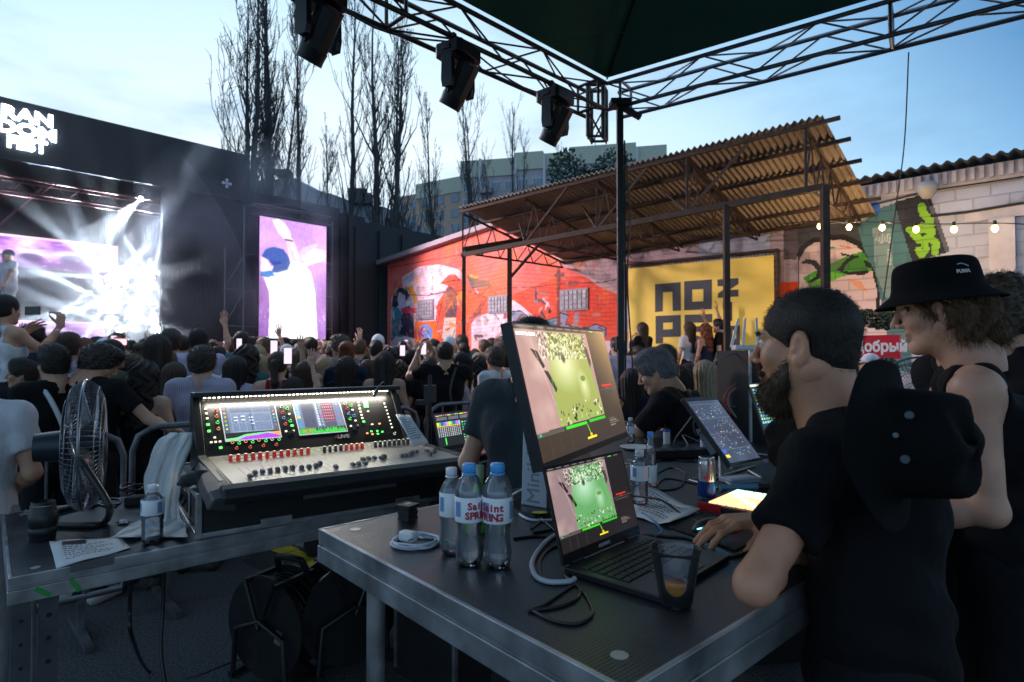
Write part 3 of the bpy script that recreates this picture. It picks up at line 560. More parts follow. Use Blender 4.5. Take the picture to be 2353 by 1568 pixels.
b = MB(); wslab(b, *[wsz(px, 600)[0] for px in (2275, 2335)], .13, .002, GZ, 3.45); wslab(b, 15.0, SL, .04, .001, 3.46, 3.62); wb(b, 'pilaster', M('pilaster_paint', (.52, .50, .56), .85, var=.2, vs=3, bump=.4, bs=20))
b = MB(); b.tube(smooth_path([WP(*(lambda t: (t[0], .05, t[1]))(wsz(px, py))) for px, py in ((1985, 478), (2080, 455), (2140, 440), (2240, 425), (2353, 408))], 4), .012); b.tube([WP(*(lambda t: (t[0], .05, t[1]))(wsz(px, py))) for px, py in ((2140, 498), (2220, 490), (2353, 468))], .02); wb(b, 'pipe_run', BLKP)
def glassblock(px0, py0, px1, py1, nx, ny, nm='glass_block_window'):
    s0, z1 = wsz(px0, py0); s1, z0 = wsz(px1, py1); b = MB(); wslab(b, s0 - .03, s1 + .03, .03, .001, z0 - .03, z1 + .03); w = wb(b, 'window', M('window_frame_paint', (.25, .22, .27), .7)); b = MB()
    for i in range(nx):
        for j in range(ny):
            a, c = s0 + (s1 - s0) * i / nx, s0 + (s1 - s0) * (i + 1) / nx; e, f = z0 + (z1 - z0) * j / ny, z0 + (z1 - z0) * (j + 1) / ny; wslab(b, a + .012, c - .012, .05, .03, e + .012, f - .012)
    wb(b, 'pane', M('block_glass', (.34, .34, .38), .18, var=.3, vs=9), w, bevel=.006)
glassblock(960, 693, 996, 731, 6, 5); glassblock(1125, 684, 1168, 716, 6, 4); glassblock(1290, 670, 1350, 709, 6, 4)
# white dish lamp on the wall top
s_, z_ = wsz(2130, 415, .3); lm = empty('wall_lamp', WP(s_, .3, z_ - .12), 0, 'unlit white dome lamp on the top of the block wall', 'lamp')
b = MB(); b.lathe([(0.001, -.16), (.06, -.15), (.11, -.08), (.14, 0), (.13, .06), (.06, .11), (.001, .12)], n=18); b.build('shade', M('grey_shade', (.30, .31, .33), .5), lm); b = MB(); b.bar((0, 0, -.12), -wn * .3 + Vector((0, 0, -.2)), .03); b.build('bracket', DSTEEL, lm)
# yellow banner
def BN(pts, d=.14): return [((lambda t: (t[0], t[1]))(wsz(1378.5 + .2734 * x, 514.6 + .2734 * y, d))) for x, y in pts]
ban = empty('banner', WP(9, 0, 0), 0, 'big yellow banner with dark square letters tied in a frame on the wall', 'banner')
bo = WP(9, 0, 0); YEL = M('banner_cloth', (.95, .70, .13), .75, var=.06, vs=2, bump=.5, bs=1.5, bd=.03); DKG = M('banner_print', (.045, .055, .07), .7)
def onban(b, pts, d0, d1): 
    n = len(pts); V = [WP(s, d0, z) - bo for s, z in pts] + [WP(s, d1, z) - bo for s, z in pts]
    return b.add(V, [tuple(range(n)), tuple(range(n, 2 * n))[::-1]] + [(i, n + i, n + (i + 1) % n, (i + 1) % n) for i in range(n)])
q = BN([(240, 378), (1460, 262)], .12); b = MB(); onban(b, [(q[0][0], 1.0), (q[1][0], 1.0), (q[1][0], q[1][1]), (q[0][0], q[0][1])], .11, .12)
b.build('cloth', YEL, ban); b = MB(); s0, s1 = q[0][0], q[1][0]; z0, z1 = q[0][1], q[1][1]
for (a, c) in (((s0 - .08, z0 + .09), (s1 + .08, z1 + .09)), ((s0 - .08, .9), (s0 - .08, z0 + .09)), ((s1 + .08, .9), (s1 + .08, z1 + .09))): b.bar(WP(a[0], .1, a[1]) - bo, WP(c[0], .1, c[1]) - bo, .045)
for i in range(46):
    f = i / 45; p_ = WP(s0 + (s1 - s0) * f, .115, z0 + (z1 - z0) * f) - bo; b.bar(p_, p_ + Vector((0, 0, .09)), .008)
for i in range(20): p_ = WP(s1, .115, 1.1 + i * .115) - bo; b.bar(p_, p_ + wx * .08, .008)
b.build('frame', RUST, ban)
b = MB()
def hole(o, i):  # ring between outer and inner quads
    for k in range(4): onban(b, [o[k], o[(k + 1) % 4], i[(k + 1) % 4], i[k]], .121, .124)
for L_ in ([(460, 508), (675, 490), (677, 730), (608, 732), (606, 570), (525, 575), (525, 735), (460, 742)], [(465, 955), (527, 955), (527, 1005), (465, 1008)], [(708, 765), (940, 757), (940, 828), (772, 832), (772, 862), (900, 858), (900, 905), (772, 910), (772, 955), (940, 948), (940, 1010), (708, 1020)],
           [(985, 468), (1160, 455), (1160, 505), (1085, 555), (1160, 552), (1160, 610), (988, 622), (988, 585), (1080, 522), (985, 525)], [(1030, 660), (1108, 655), (1108, 815), (1060, 817), (1060, 712), (1030, 713)]): onban(b, BN(L_)[::-1], .121, .124)
hole(BN([(705, 483), (937, 467), (937, 717), (705, 727)]), BN([(772, 552), (866, 548), (866, 650), (772, 655)])); hole(BN([(465, 775), (676, 765), (676, 948), (465, 955)]), BN([(527, 832), (608, 828), (608, 885), (527, 890)])); hole(BN([(1080, 860), (1172, 853), (1172, 1000), (1080, 1005)]), BN([(1110, 895), (1142, 892), (1142, 965), (1110, 968)])); hole(BN([(1080, 1005), (1172, 1000), (1172, 1060), (1080, 1065)]), BN([(1110, 1020), (1142, 1018), (1142, 1045), (1110, 1047)]))
b.build('lettering', DKG, ban)
# ================================================================ corrugated lean-to canopy
cA, cB, cC, cD = P(1055, 478, 11.73), P(1890, 266, 7.85), P(2012, 492, 9.7), P(1298, 600, 14.2)
can = empty('lean_to_roof', Vector(((cA.x + cC.x) / 2, (cA.y + cC.y) / 2, 0)), 0, 'corrugated lean-to roof on rusty trusses and posts beside the mural building', 'roof'); co_ = can.location.copy()
def CQ(f, g): return cA * (1 - f) * (1 - g) + cB * f * (1 - g) + cC * f * g + cD * (1 - f) * g
b = MB(); nu, nv = 420, 2; V = []; V2 = []
for j in range(nv + 1):
    for i in range(nu + 1):
        q = CQ(i / nu, j / nv) + Vector((0, 0, .022 * math.sin(i * 2 * math.pi / 6))); V.append(q - co_); V2.append(q - co_ + Vector((0, 0, .012)))
Fq = [(j * (nu + 1) + i, j * (nu + 1) + i + 1, (j + 1) * (nu + 1) + i + 1, (j + 1) * (nu + 1) + i) for j in range(nv) for i in range(nu)]
b.add(V, [f[::-1] for f in Fq], True); b.add(V2, Fq, True)
b.add([q for i in range(nu + 1) for q in (V[i], V2[i])], [(2 * i, 2 * i + 1, 2 * i + 3, 2 * i + 2) for i in range(nu)])
b.build('corrugated_sheet', M('corrugated_tan', (.34, .28, .235), .8, var=.28, vs=1.6, bump=.2, bs=40), can)
for g in (.02, .2, .4, .6, .8, .97):
    b = MB(); b.bar(CQ(-.01, g) - co_ - Vector((0, 0, .05)), CQ(1.03 if g < .9 else 1, g) - co_ - Vector((0, 0, .05)), .05, .05); b.build('purlin', RUST, can)
for k, f in enumerate((.005, .24, .47, .71, .965)):
    b = MB(); o_, i_ = CQ(f, .02) - co_ - Vector((0, 0, .1)), CQ(f, 1.0) - co_ - Vector((0, 0, .08)); lo = o_ + Vector((0, 0, -.78)); lo2 = i_ + (o_ - i_) * .04 + Vector((0, 0, -.12))
    b.bar(o_, i_, .036); b.bar(lo, lo2, .034); b.bar(o_, lo, .03)
    for m_ in range(6):
        t0_, t1_ = m_ / 6, (m_ + .5) / 6; pt = o_.lerp(i_, t1_); b.bar(lo.lerp(lo2, t0_), pt, .018); b.bar(pt, lo.lerp(lo2, (m_ + 1) / 6), .018)
    b.build('roof_truss', RUST, can)
b = MB(); e0, e1 = CQ(0, .02) - co_ - Vector((0, 0, .92)), CQ(1, .02) - co_ - Vector((0, 0, .92)); b.bar(e0, e1, .06, .085)
for f in (.24, .47, .71): q0 = e0.lerp(e1, f); b.bar(q0, CQ(f + .14, .02) - co_ - Vector((0, 0, .08)), .035); b.bar(q0, CQ(f - .12, .25) - co_ - Vector((0, 0, .08)), .03)
b.build('long_beam', RUST, can)
for px, w in ((1068, .07), (1668, .08), (1903, .09)):
    f = 0; best = min(range(101), key=lambda i: abs((lambda q: CXP + FPX * q.x / q.y)(e0.lerp(e1, i / 100) + co_) - px)); q = e0.lerp(e1, best / 100)
    b = MB(); b.box((q.x, q.y, (q.z + GZ) / 2), (w, w, q.z - GZ)); b.box((q.x, q.y, GZ + .01), (.2, .2, .02)); b.build('post', RUST, can)
q = P(1171, 556, 12.3) - co_; b = MB(); b.box((q.x, q.y, (q.z + GZ) / 2), (.10, .10, q.z - GZ)); b.build('post', RUST, can)
b = MB(); b.bar(P(1066, 575, 11.8) - co_, P(1200, 553, 12.4) - co_, .09, .12); b.bar(P(1171, 640, 12.3) - co_, P(1240, 560, 12.9) - co_, .05); b.build('short_beam', RUST, can)
# ================================================================ far buildings
YB = M('pale_yellow_wall', (.44, .45, .38), .9, var=.1); PB = M('pink_brick_wall', (.34, .31, .35), .9, var=.12, vs=.4); OB = M('orange_brick_wall', (.42, .31, .25), .9); GLZ = M('far_window_glass', (.16, .22, .30), .2, var=.3, vs=.5); WF = M('window_frame_white', (.5, .52, .56), .7)
apt = empty('apartment_block', P(1300, 812, 100), 0, 'tall apartment block with yellow parapet far behind the lean-to roof', 'building'); ao = apt.location.copy()
aL, aR = P(1060, 372, 112), P(1532, 338, 104); ax = (Vector((aR.x, aR.y, 0)) - Vector((aL.x, aL.y, 0))); alen = ax.length; ax.normalize(); an = Vector((ax.y, -ax.x, 0)); a0 = Vector((aL.x, aL.y, 0))
def AP(s, d, z): return a0 + ax * s + an * d + Vector((0, 0, z)) - ao
def aslab(b, s0, s1, d0, d1, z0, z1):
    V = [AP(s, d, z) for z in (z0, z1) for (s, d) in ((s0, d0), (s1, d0), (s1, d1), (s0, d1))]; return b.add(V, [(0, 1, 2, 3), (4, 7, 6, 5), (0, 4, 5, 1), (1, 5, 6, 2), (2, 6, 7, 3), (3, 7, 4, 0)])
atop = aL.z; alw = alen
segs = [(0, .28, 0), (.28, .42, .6), (.42, .55, .35), (.55, .86, .9), (.86, 1.0, .4)]
b = MB(); [aslab(b, f0_ * alw, f1_ * alw - .02, k % 2 * .8, -14, 0, atop + dz - 3.2) for k, (f0_, f1_, dz) in enumerate(segs)]; b.build('wall', PB, apt)
b = MB(); [aslab(b, f0_ * alw - .1, f1_ * alw, k % 2 * .8 + .25, -14, atop + dz - 3.2, atop + dz) for k, (f0_, f1_, dz) in enumerate(segs)]; aslab(b, .3 * alw, .305 * alw, -3, -3.3, atop, atop + 3.2); aslab(b, .66 * alw, .664 * alw, -3, -3.3, atop, atop + 3.6); b.build('parapet', YB, apt)
b = MB(); [aslab(b, f * alw, f * alw + .35, 1.1, .0, 0, atop) for f in (.1, .28, .42, .55, .70, .86)]; b.build('downpipe', WF, apt)
fl = 3.0; wproto = None
for r_ in range(7):
    z = atop - 5.9 - r_ * fl
    for c_ in range(14):
        f = (c_ + .5) / 14; s = f * alw; d = .82 if (.28 < f < .42 or .55 < f < .86) else .02
        if wproto is None:
            b = MB(); aslab(b, s - .95, s + .95, d + .06, d - .02, z, z + 1.7); wproto = b.build('window', WF, apt); b = MB(); [aslab(b, s - .85 + k * .6, s - .33 + k * .6, d + .1, d + .055, z + .12, z + 1.58) for k in range(3)]; wp2 = b.build('pane', GLZ, wproto); ws, wd_, wz = s, d, z
        else:
            o = wproto.copy(); COL.objects.link(o); o.parent = apt; o.location = ax * (s - ws) + an * (d - wd_) + Vector((0, 0, z - wz)); g_ = wp2.copy(); COL.objects.link(g_); g_.parent = o
for r_ in range(7):
    for c_ in (1, 4, 6, 9, 12): b = MB(); s = (c_ + 1) / 14 * alw; z = atop - 6.6 - r_ * fl; aslab(b, s - 1.5, s + 1.0, 1.7, .3, z, z + .95); b.build('balcony', M('balcony_front', (.28, .24, .26), .85, var=.25, vs=.3), apt)
apt2 = empty('apartment_block', P(1000, 812, 120), 0, 'lower brick apartment block behind the bare trees, left of the tall one', 'building'); b2 = apt2.location.copy(); zz = ao - b2
b = MB(); sc2 = 15
aL2, aR2 = P(905, 455, 125), P(1060, 408, 116); ax_, a0_ = ax, a0; ax = Vector((aR2.x - aL2.x, aR2.y - aL2.y, 0)); al2 = ax.length; ax.normalize(); an = Vector((ax.y, -ax.x, 0)); a0 = Vector((aL2.x, aL2.y, 0)); ao = b2
aslab(b, 0, al2 * .38, 0, -12, 0, aL2.z); aslab(b, al2 * .38, al2 + 6, .6, -12, 0, aR2.z - 3); b.build('wall', OB, apt2); b = MB(); aslab(b, al2 * .38 - .1, al2 + 6, .8, -12, aR2.z - 3, aR2.z); b.build('parapet', YB, apt2)
for r_ in range(6):
    z = aL2.z - 3.2 - r_ * 3
    for c_ in range(5):
        s = al2 * (.1 + c_ * .21); d = .02 if c_ < 2 else .62; b = MB(); aslab(b, s - .9, s + .9, d + .08, d - .02, z, z + 1.6); b.build('window', GLZ, apt2)
hs = empty('grey_house', P(740, 812, 60), 0, 'grey gabled building roof showing above the black wall behind the trees', 'building'); ho = hs.location.copy()
GW = M('grey_plaster', (.20, .22, .27), .9, var=.1)
b = MB(); pts = [(585, 470), (585, 415), (640, 412), (648, 402), (662, 402), (668, 410), (672, 430), (700, 432), (760, 445), (800, 460), (890, 478), (890, 500)]
V = [P(x, y, 58) - ho for x, y in pts] + [P(x, y, 58) - ho + Vector((2, 9, 0)) for x, y in pts]; n_ = len(pts); b.add(V, [tuple(range(n_)), tuple(range(n_, 2 * n_))[::-1]] + [(i, n_ + i, n_ + (i + 1) % n_, (i + 1) % n_) for i in range(n_)])
q0, q1 = P(585, 470, 58) - ho, P(890, 500, 58) - ho; b.add([q0, q1, Vector((q1.x, q1.y, -1)), Vector((q0.x, q0.y, -1))], [(0, 1, 2, 3)]); b.build('wall', GW, hs)
for x_, y_, d_ in ((652, 399, (1.4, 1, .6)), (822, 452, (1.6, 1, 1.4)), (845, 458, (.8, 1, 1.0))): b = MB(); b.box(P(x_, y_, 57.5) - ho, d_); b.build('chimney', M('dark_chimney', (.07, .07, .09), .9), hs)
# ================================================================ poplars
BARK = M('bark', (.050, .052, .060), .9, var=.3, vs=3); TWIG = M('twigs', (.045, .050, .058), .9)
def poplar(seed, h, spread, nb, stems=1, twisty=0.):
    r = random.Random(seed); tr = MB(); cr_ = MB()
    def branch(b, p, d, ln, rad, lvl, up):
        pts = [p]; k = 9 if lvl == 0 else 6; d = d.normalized()
        for i in range(k):
            w = twisty * (1.6 if lvl else .4) + (.16 if lvl else .045); d = (d + Vector((r.uniform(-w, w), r.uniform(-w, w), r.uniform(-w * .4, w * .6) + up))).normalized(); pts.append(pts[-1] + d * ln / k)
        rr = [max(rad * (1 - .93 * (i / k) ** .9), .012) for i in range(k + 1)]; b.tube(pts, rr, n=6 if lvl == 0 else 4 if lvl == 1 else 3, caps=False); return pts, rr
    for st in range(stems):
        a = r.uniform(0, 6.28); base = Vector((math.cos(a) * .5 * st, math.sin(a) * .5 * st, 0)); hh = h * (1 - .12 * st)
        pts, rr = branch(tr, base, Vector((.05 * st, 0, 1)), hh, h * (.0145 if stems > 1 else .012), 0, .3)
        for k in range(nb):
            f = r.uniform(.14, .97); i = min(int(f * 9), 8); p = pts[i].lerp(pts[i + 1], f * 9 - i); a = r.uniform(0, 6.28); el = r.uniform(1.0, 2.0)
            ln = h * r.uniform(.08, .22) * (1.15 - .6 * f) * (1 + spread * .4); dd = Vector((math.cos(a), math.sin(a), el)); q, q_r = branch(cr_, p, dd, ln, rr[i] * r.uniform(.18, .42), 1, .42)
            for m_ in range(r.randint(3, 5)):
                j = r.randint(1, 5); a2 = a + r.uniform(-1.4, 1.4); q2, _ = branch(cr_, q[j], Vector((math.cos(a2), math.sin(a2), r.uniform(.7, 2.0))), ln * r.uniform(.2, .45), max(q_r[j] * .5, .016), 2, .35)
                for w_ in range(3):
                    a3 = r.uniform(0, 6.28); s0_ = q2[r.randint(1, 5)]; e_ = s0_ + Vector((math.cos(a3) * .5, math.sin(a3) * .5, r.uniform(.2, 1.0))) * ln * .14; cr_.tube([s0_, s0_.lerp(e_, .5) + Vector((.04, 0, .03)), e_], [.011, .009, .005], n=3, caps=False)
    return tr, cr_
def tree(px, Y, ytop, seed, spread, nb, stems, tw, label):
    q = P(px, ytop, Y); root = empty('poplar_tree', (q.x, q.y, 0), 0, label, 'tree', 'bare poplars behind the stage wall'); t_, c_ = poplar(seed, q.z, spread, nb, stems, tw); t_.build('trunk', BARK, root); c_.build('crown', TWIG, root)
for a in ((608, 28, -110, 1, 1.0, 44, 2, .0, 'tallest and thickest bare poplar, right behind the stage roof corner'), (566, 27, -60, 2, 1.3, 50, 2, .10, 'tangled twisty bare tree at the stage roof corner'), (645, 33, 150, 3, .7, 40, 1, .08, 'slim bare poplar between the thickest one and the straight dark one'),
          (710, 31, 40, 4, 1.0, 44, 1, .05, 'straight dark poplar under the biggest hanging stage light'), (790, 33, -60, 5, .9, 44, 1, .04, 'tall single-stemmed poplar just right of the biggest hanging stage light'),
          (868, 30, -20, 6, 1.1, 52, 2, .08, 'double-stemmed tall poplar in the middle of the tree row'), (932, 35, 95, 7, .8, 50, 1, .08, 'medium bare poplar on the right side of the double-stemmed one'), (765, 40, 300, 8, .6, 30, 1, .1, 'small bare tree at the foot of the tall single-stemmed poplar'),
          (1018, 40, 225, 9, .6, 50, 1, .04, 'dark poplar in front of the left end of the apartment block'), (1090, 42, 200, 10, 1.4, 26, 2, .10, 'forked thin poplar below the second hanging stage light'), (990, 46, 360, 11, .8, 26, 1, .1, 'short bare tree at the lower brick block'),
          (1181, 62, 245, 12, .5, 40, 1, .03, 'far thin feathery poplar left of the third hanging stage light'), (1214, 62, 318, 13, .5, 34, 1, .04, 'far thin poplar below the third hanging stage light'), (1128, 64, 345, 14, .5, 26, 1, .05, 'faint small poplar in front of the apartment block parapet'), (1292, 66, 330, 15, .5, 26, 1, .05, 'faint poplar in front of the apartment block middle')):
    tree(*a)
tr1 = empty('leafy_tree', P(1365, 812, 75), 0, 'green leafy tree top against the apartment block above the lean-to roof', 'tree')
LEAF = M('leaves', (.03, .07, .05), .8, var=.4, vs=1); b = MB(); r_ = random.Random(5); zt_ = P(1365, 372, 75).z
for cx_, rad in ((-3.4, 2.4), (2.6, 2.6), (0, 2.0)):
    for k in range(700):
        d = Vector((r_.gauss(0, 1), r_.gauss(0, 1), r_.gauss(0, 1))).normalized() * rad * r_.uniform(.5, 1.08); p = Vector((cx_, 0, zt_ - 2.8 - (1.5 if cx_ == 0 else 0))) + Vector((d.x, d.y, d.z * 1.15)); n_ = Vector((r_.gauss(0, 1), r_.gauss(0, 1), r_.gauss(0, 1))).normalized(); x_ = n_.orthogonal().normalized() * .22; y_ = n_.cross(x_); b.add([p - x_, p - y_, p + x_, p + y_], [(0, 1, 2, 3)])
b.build('crown', LEAF, tr1); b = MB(); b.tube([(0, 0, 0), (.2, 0, zt_ * .5), (-.5, 0, zt_ - 4), (-3, 0, zt_ - 2)], [.5, .35, .2, .05]); b.tube([(-.3, 0, zt_ - 6), (2.4, 0, zt_ - 3)], [.2, .05]); b.build('trunk', BARK, tr1)
# ================================================================ tent over the mixing position
tcn_ = Vector((1.0, 6.2, 0)); tl = Vector((-.715, -.699, 0)); tr_ = Vector((.813, -.582, 0)); ZT, ZB = 4.34, 4.06
tent = empty('tent_frame', (tcn_.x, tcn_.y, 0), 0, 'aluminium truss frame and steel pole of the tent over the mixing desks', 'tent frame'); to_ = tent.location.copy()
TRL = M('dark_truss', (.10, .085, .08), .4, .7, var=.3, vs=4); TRR = M('blue_grey_truss', (.20, .22, .26), .35, .8, var=.25, vs=5)
def truss(b, p, d, n_out, ln, w=.27, step=.5, rc=.021):
    c4_ = [p + n_out * o_ + Vector((0, 0, z)) for o_ in (0, w) for z in (ZT, ZB)]; b_ = b
    for c in c4_: b_.cyl(c, c + d * ln, rc, n=8)
    k = int(ln / step)
    for i in range(k):
        for (m_, n_) in ((0, 1), (2, 3), (0, 2), (1, 3)):
            a_, e_ = (c4_[m_], c4_[n_]) if i % 2 == 0 else (c4_[n_], c4_[m_]); b_.cyl(a_ + d * step * i, e_ + d * step * (i + 1), .009, n=5)
    for t in (.15, ln * .36, ln * .7):
        for (m_, n_) in ((0, 1), (2, 3), (0, 2), (1, 3)): b_.cyl(c4_[m_] + d * t, c4_[n_] + d * t, .016, n=6)
nl = Vector((-tl.y, tl.x, 0)); nl = nl if nl.dot(-tr_) > 0 else -nl; nr = Vector((-tr_.y, tr_.x, 0)); nr = nr if nr.dot(-tl) > 0 else -nr
b = MB(); truss(b, tcn_ - to_, tl, nl, 7.0); b.build('left_truss', TRL, tent); b = MB(); truss(b, tcn_ - to_, tr_, nr, 7.0); b.build('right_truss', TRR, tent)
b = MB()
for dx, dy in ((-.04, .02), (-.2, .02), (-.14, .18), (.02, .17)):
    b.cyl((dx, dy, ZB - .27), (dx, dy, ZT), .022, n=8)
for (x0, y0), (x1, y1) in (((-.04, .02), (-.2, .02)), ((-.2, .02), (-.14, .18)), ((-.14, .18), (.02, .17)), ((.02, .17), (-.04, .02))):
    b.cyl((x0, y0, ZB - .27), (x1, y1, ZB - .27), .014, n=6); b.cyl((x0, y0, ZB - .3), (x1, y1, ZB), .009, n=5); b.cyl((x0, y0, ZB), (x1, y1, ZB - .3), .009, n=5); b.cyl((x0, y0, ZT), (x1, y1, ZT), .02, n=6)
b.build('corner_sleeve', TRL, tent)
pp = P(1426, 700, 6.0); px_, py_ = pp.x - to_.x, pp.y - to_.y
b = MB(); b.box((px_, py_, (ZB - .03 + GZ) / 2), (.062, .062, ZB - .03 - GZ)); b.box((px_ + .045, py_ - .01, (ZB - .4 + GZ) / 2), (.014, .014, ZB - .4 - GZ)); b.box((px_, py_, ZB - .02), (.2, .16, .06)); b.box((px_, py_, GZ + .015), (.4, .4, .03)); b.bar((px_, py_, ZB - .04), (px_ + .22, py_ + .05, ZB - .14), .05); b.box((px_ - .03, py_ - .04, 1.6), (.05, .06, .14))
b.build('pole', M('green_black_steel', (.018, .026, .028), .45, .3, var=.2), tent)
b = MB(); b.tube(smooth_path([(px_ + .05, py_ - .05, 3.5), (px_ + .09, py_ - .04, 2.8), (px_ + .06, py_ - .05, 2.2), (px_ + .12, py_ - .05, 1.2), (px_ + .14, py_ - .05, .5)], 5), .008); b.build('cable', BLKP, tent)
CANV = M('tent_canvas', (.05, .20, .145), .9, var=.15, vs=2, bump=.4, bs=3, bd=.02)
c0 = tcn_ + Vector((0, 0, ZT + .06)); c1 = c0 + tl * 7.0; c3 = c0 + tr_ * 7.0; c2 = c1 + tr_ * 7.0; pk = (c0 + c1 + c2 + c3) / 4 + Vector((0, 0, 1.0))
tc_ = empty('tent_roof', (c0.x, c0.y, c0.z), 0, 'dark green canvas tent roof overhead above the truss corner', 'tent roof')
b = MB(); 
for a_, e_ in ((c0, c1), (c1, c2), (c2, c3), (c3, c0)): b.add([a_ - c0, e_ - c0, pk - c0], [(0, 1, 2)]); b.add([a_ - c0 + Vector((0, 0, .006)), e_ - c0 + Vector((0, 0, .006)), pk - c0 + Vector((0, 0, .006))], [(2, 1, 0)])
b.build('canvas', CANV, tc_); b = MB(); b.tube([(0, 0, -.012), pk - c0 - Vector((0, 0, .012))], .009); q0 = c0.lerp(c1, .2) - c0; q1 = c0.lerp(c3, .55) - c0
b.build('seam', M('seam', (.005, .015, .012), .9), tc_)
b = MB(); e1_ = PL(1255, 95, (c0 + pk) / 2, (c1 - c0).cross(pk - c0)) - c0; e2_ = PL(1690, -10, (c0 + pk) / 2, (c3 - c0).cross(pk - c0)) - c0; b.tube([e1_ - Vector((0, 0, .02)), (e1_ + e2_) / 2 - Vector((0, 0, .10)), e2_ - Vector((0, 0, .02))], .004); b.build('cord', M('green_cord', (.04, .16, .07), .6), tc_)
# hanging moving heads
def moving_head():
    root = empty('moving_head_light', (0, 0, 0), 0, None, 'stage light', 'moving head lights hanging from the left truss')
    b = MB(); b.prism([(-.20, -.13), (-.17, -.17), (.17, -.17), (.20, -.13), (.20, .13), (.17, .17), (-.17, .17), (-.20, .13)], -.19, -.06); b.box((0, 0, -.045), (.30, .22, .03)); b.box((-.205, 0, -.125), (.012, .10, .05)); b.box((.205, 0, -.125), (.012, .10, .05)); b.build('base', BLKP, root, bevel=.008)
    for x_ in (-.1, .1): b = MB(); b.cyl((x_, 0, -.04), (x_, 0, .05), .018); b.box((x_, 0, .03), (.05, .07, .05)); b.build('clamp', BLK, root)
    b = MB()
    for sg in (-1, 1):
        pr = [(-.055, -.22), (.055, -.22), (.062, -.45), (.045, -.53), (-.045, -.53), (-.062, -.45)]; b.add([(sg * x_, y, z) for x_ in (.145, .205) for y, z in pr], [tuple(range(6)), tuple(range(6, 12))[::-1]] + [(i, (i + 1) % 6, 6 + (i + 1) % 6, 6 + i) for i in range(6)])
    b.box((0, 0, -.215), (.40, .15, .06)); b.build('yoke', BLKP, root, bevel=.008)
    T = Matrix.Translation((0, 0, -.47)) @ Matrix.Rotation(R(-146), 4, 'X')
    b = MB(); b.T = T; oc = [(.135 * math.cos(a) * 1.0, .135 * math.sin(a)) for a in [math.pi / 8 + i * math.pi / 4 for i in range(8)]]
    b.prism([(x * .86, y * 1.0) for x, y in oc], -.24, .12); b.cyl((0, 0, .10), (0, 0, .21), .125, .115, n=24); b.cyl((0, 0, .19), (0, 0, .225), .12, .118, n=24, caps=False); b.box((0, .0, -.25), (.17, .17, .03)); 
    for sg in (-1, 1): b.add([(sg * .118, -.05, -.1), (sg * .118, .05, -.1), (sg * .09, 0, .2), (sg * .13, 0, .06)], [(0, 1, 3), (1, 2, 3), (2, 0, 3)])
    b.build('head', BLKP, root, bevel=.006)
    b = MB(); b.T = T; b.cyl((0, 0, .212), (0, 0, .216), .10, n=24); b.build('lens', M('dark_lens', (.02, .02, .03), .08, coat=1), root); return root
mh = moving_head()
tdir = math.atan2(tl.y, tl.x)
for k, (px, lb) in enumerate(((728, 'biggest black moving head light, cut by the top of the picture'), (1052, 'middle black moving head light hanging from the left truss'), (1277, 'smallest moving head light, nearest the truss corner'))):
    o = mh if k == 0 else dup(mh); rt = (px - CXP) / FPX; q = tcn_ + nl * .0; t = (q.x - rt * q.y) / (rt * tl.y - tl.x); pos = q + tl * t
    o.location = (pos.x, pos.y, ZB - .03 - (.04 if k == 0 else 0)); o.rotation_euler = (0, 0, R((62, 58, 52)[k])); o.scale = (.77,) * 3; o['label'] = lb
b = MB()
for s_ in range(3): b.tube(smooth_path([tcn_ + tl * (.3 + s_ * 1.6) + nl * .1 + Vector((0, 0, ZB + .05)), tcn_ + tl * (1.1 + s_ * 1.6) + nl * .15 + Vector((0, 0, ZB - .06 - .05 * s_)), tcn_ + tl * (1.9 + s_ * 1.6) + nl * .1 + Vector((0, 0, ZB + .06))], 6), .008)
tag(b.build('power_cable', BLKP), 'black power cable looped along the left truss', 'cable')
hw = P(2085, 115, 4.7); b = MB(); b.tube(smooth_path([P(2088, 120, 4.7), P(2078, 330, 4.9), P(2058, 480, 5.0), P(2030, 690, 5.2)], 6), .005); tag(b.build('hanging_wire', BLKP), 'thin black wire hanging from the right truss past the rusty post', 'wire')
# string lights
BULB = M('lit_bulb', (1, .8, .5), .3, emit=(1.0, .55, .16), es=7)
bulbs = [(1884, 520), (1951, 522), (2027, 523), (2105, 527), (2192, 527), (2286, 525)]
wr = [PL(px, py - 12, WP(0, 1.3, 0), wn) for px, py in [(1800, 526)] + bulbs + [(2400, 530)]]
b = MB(); b.tube(smooth_path([q if i % 1 else q for i, q in enumerate(wr)], 4), .008); tag(b.build('lamp_cord', BLKP), 'dark cord of the festoon lights in front of the block wall', 'cord')
names = ['leftmost warm bulb of the string, beside the rusty post', 'second warm bulb of the string, just right of the rusty post', 'third warm bulb, over the teal painted column', 'fourth warm bulb, over the dark slanted painted board', 'fifth warm bulb, over the plain white blocks', 'rightmost warm bulb of the string, by the white pilaster']
for k, (px, py) in enumerate(bulbs):
    q = PL(px, py, WP(0, 1.3, 0), wn); root = empty('bulb', q, 0, names[k], 'light bulb', 'warm bulbs strung along the block wall'); b = MB(); b.sph((0, 0, 0), (.038, .038, .045), 12, 8); b.build('glass', BULB, root); b = MB(); b.cyl((0, 0, .04), (0, 0, .10), .02); b.build('socket', BLKP, root)
    ld = bpy.data.lights.new('bulb_light', 'POINT'); ld.energy = 10; ld.color = (1, .62, .28); ld.shadow_soft_size = .04; o = bpy.data.objects.new('bulb_light', ld); COL.objects.link(o); o.location = q + Vector((0, 0, -.07))
for q_, w in ((P(1850, 470, 7.3), 60), ((P(1560, 520, 9.5)), 25)):
    pass
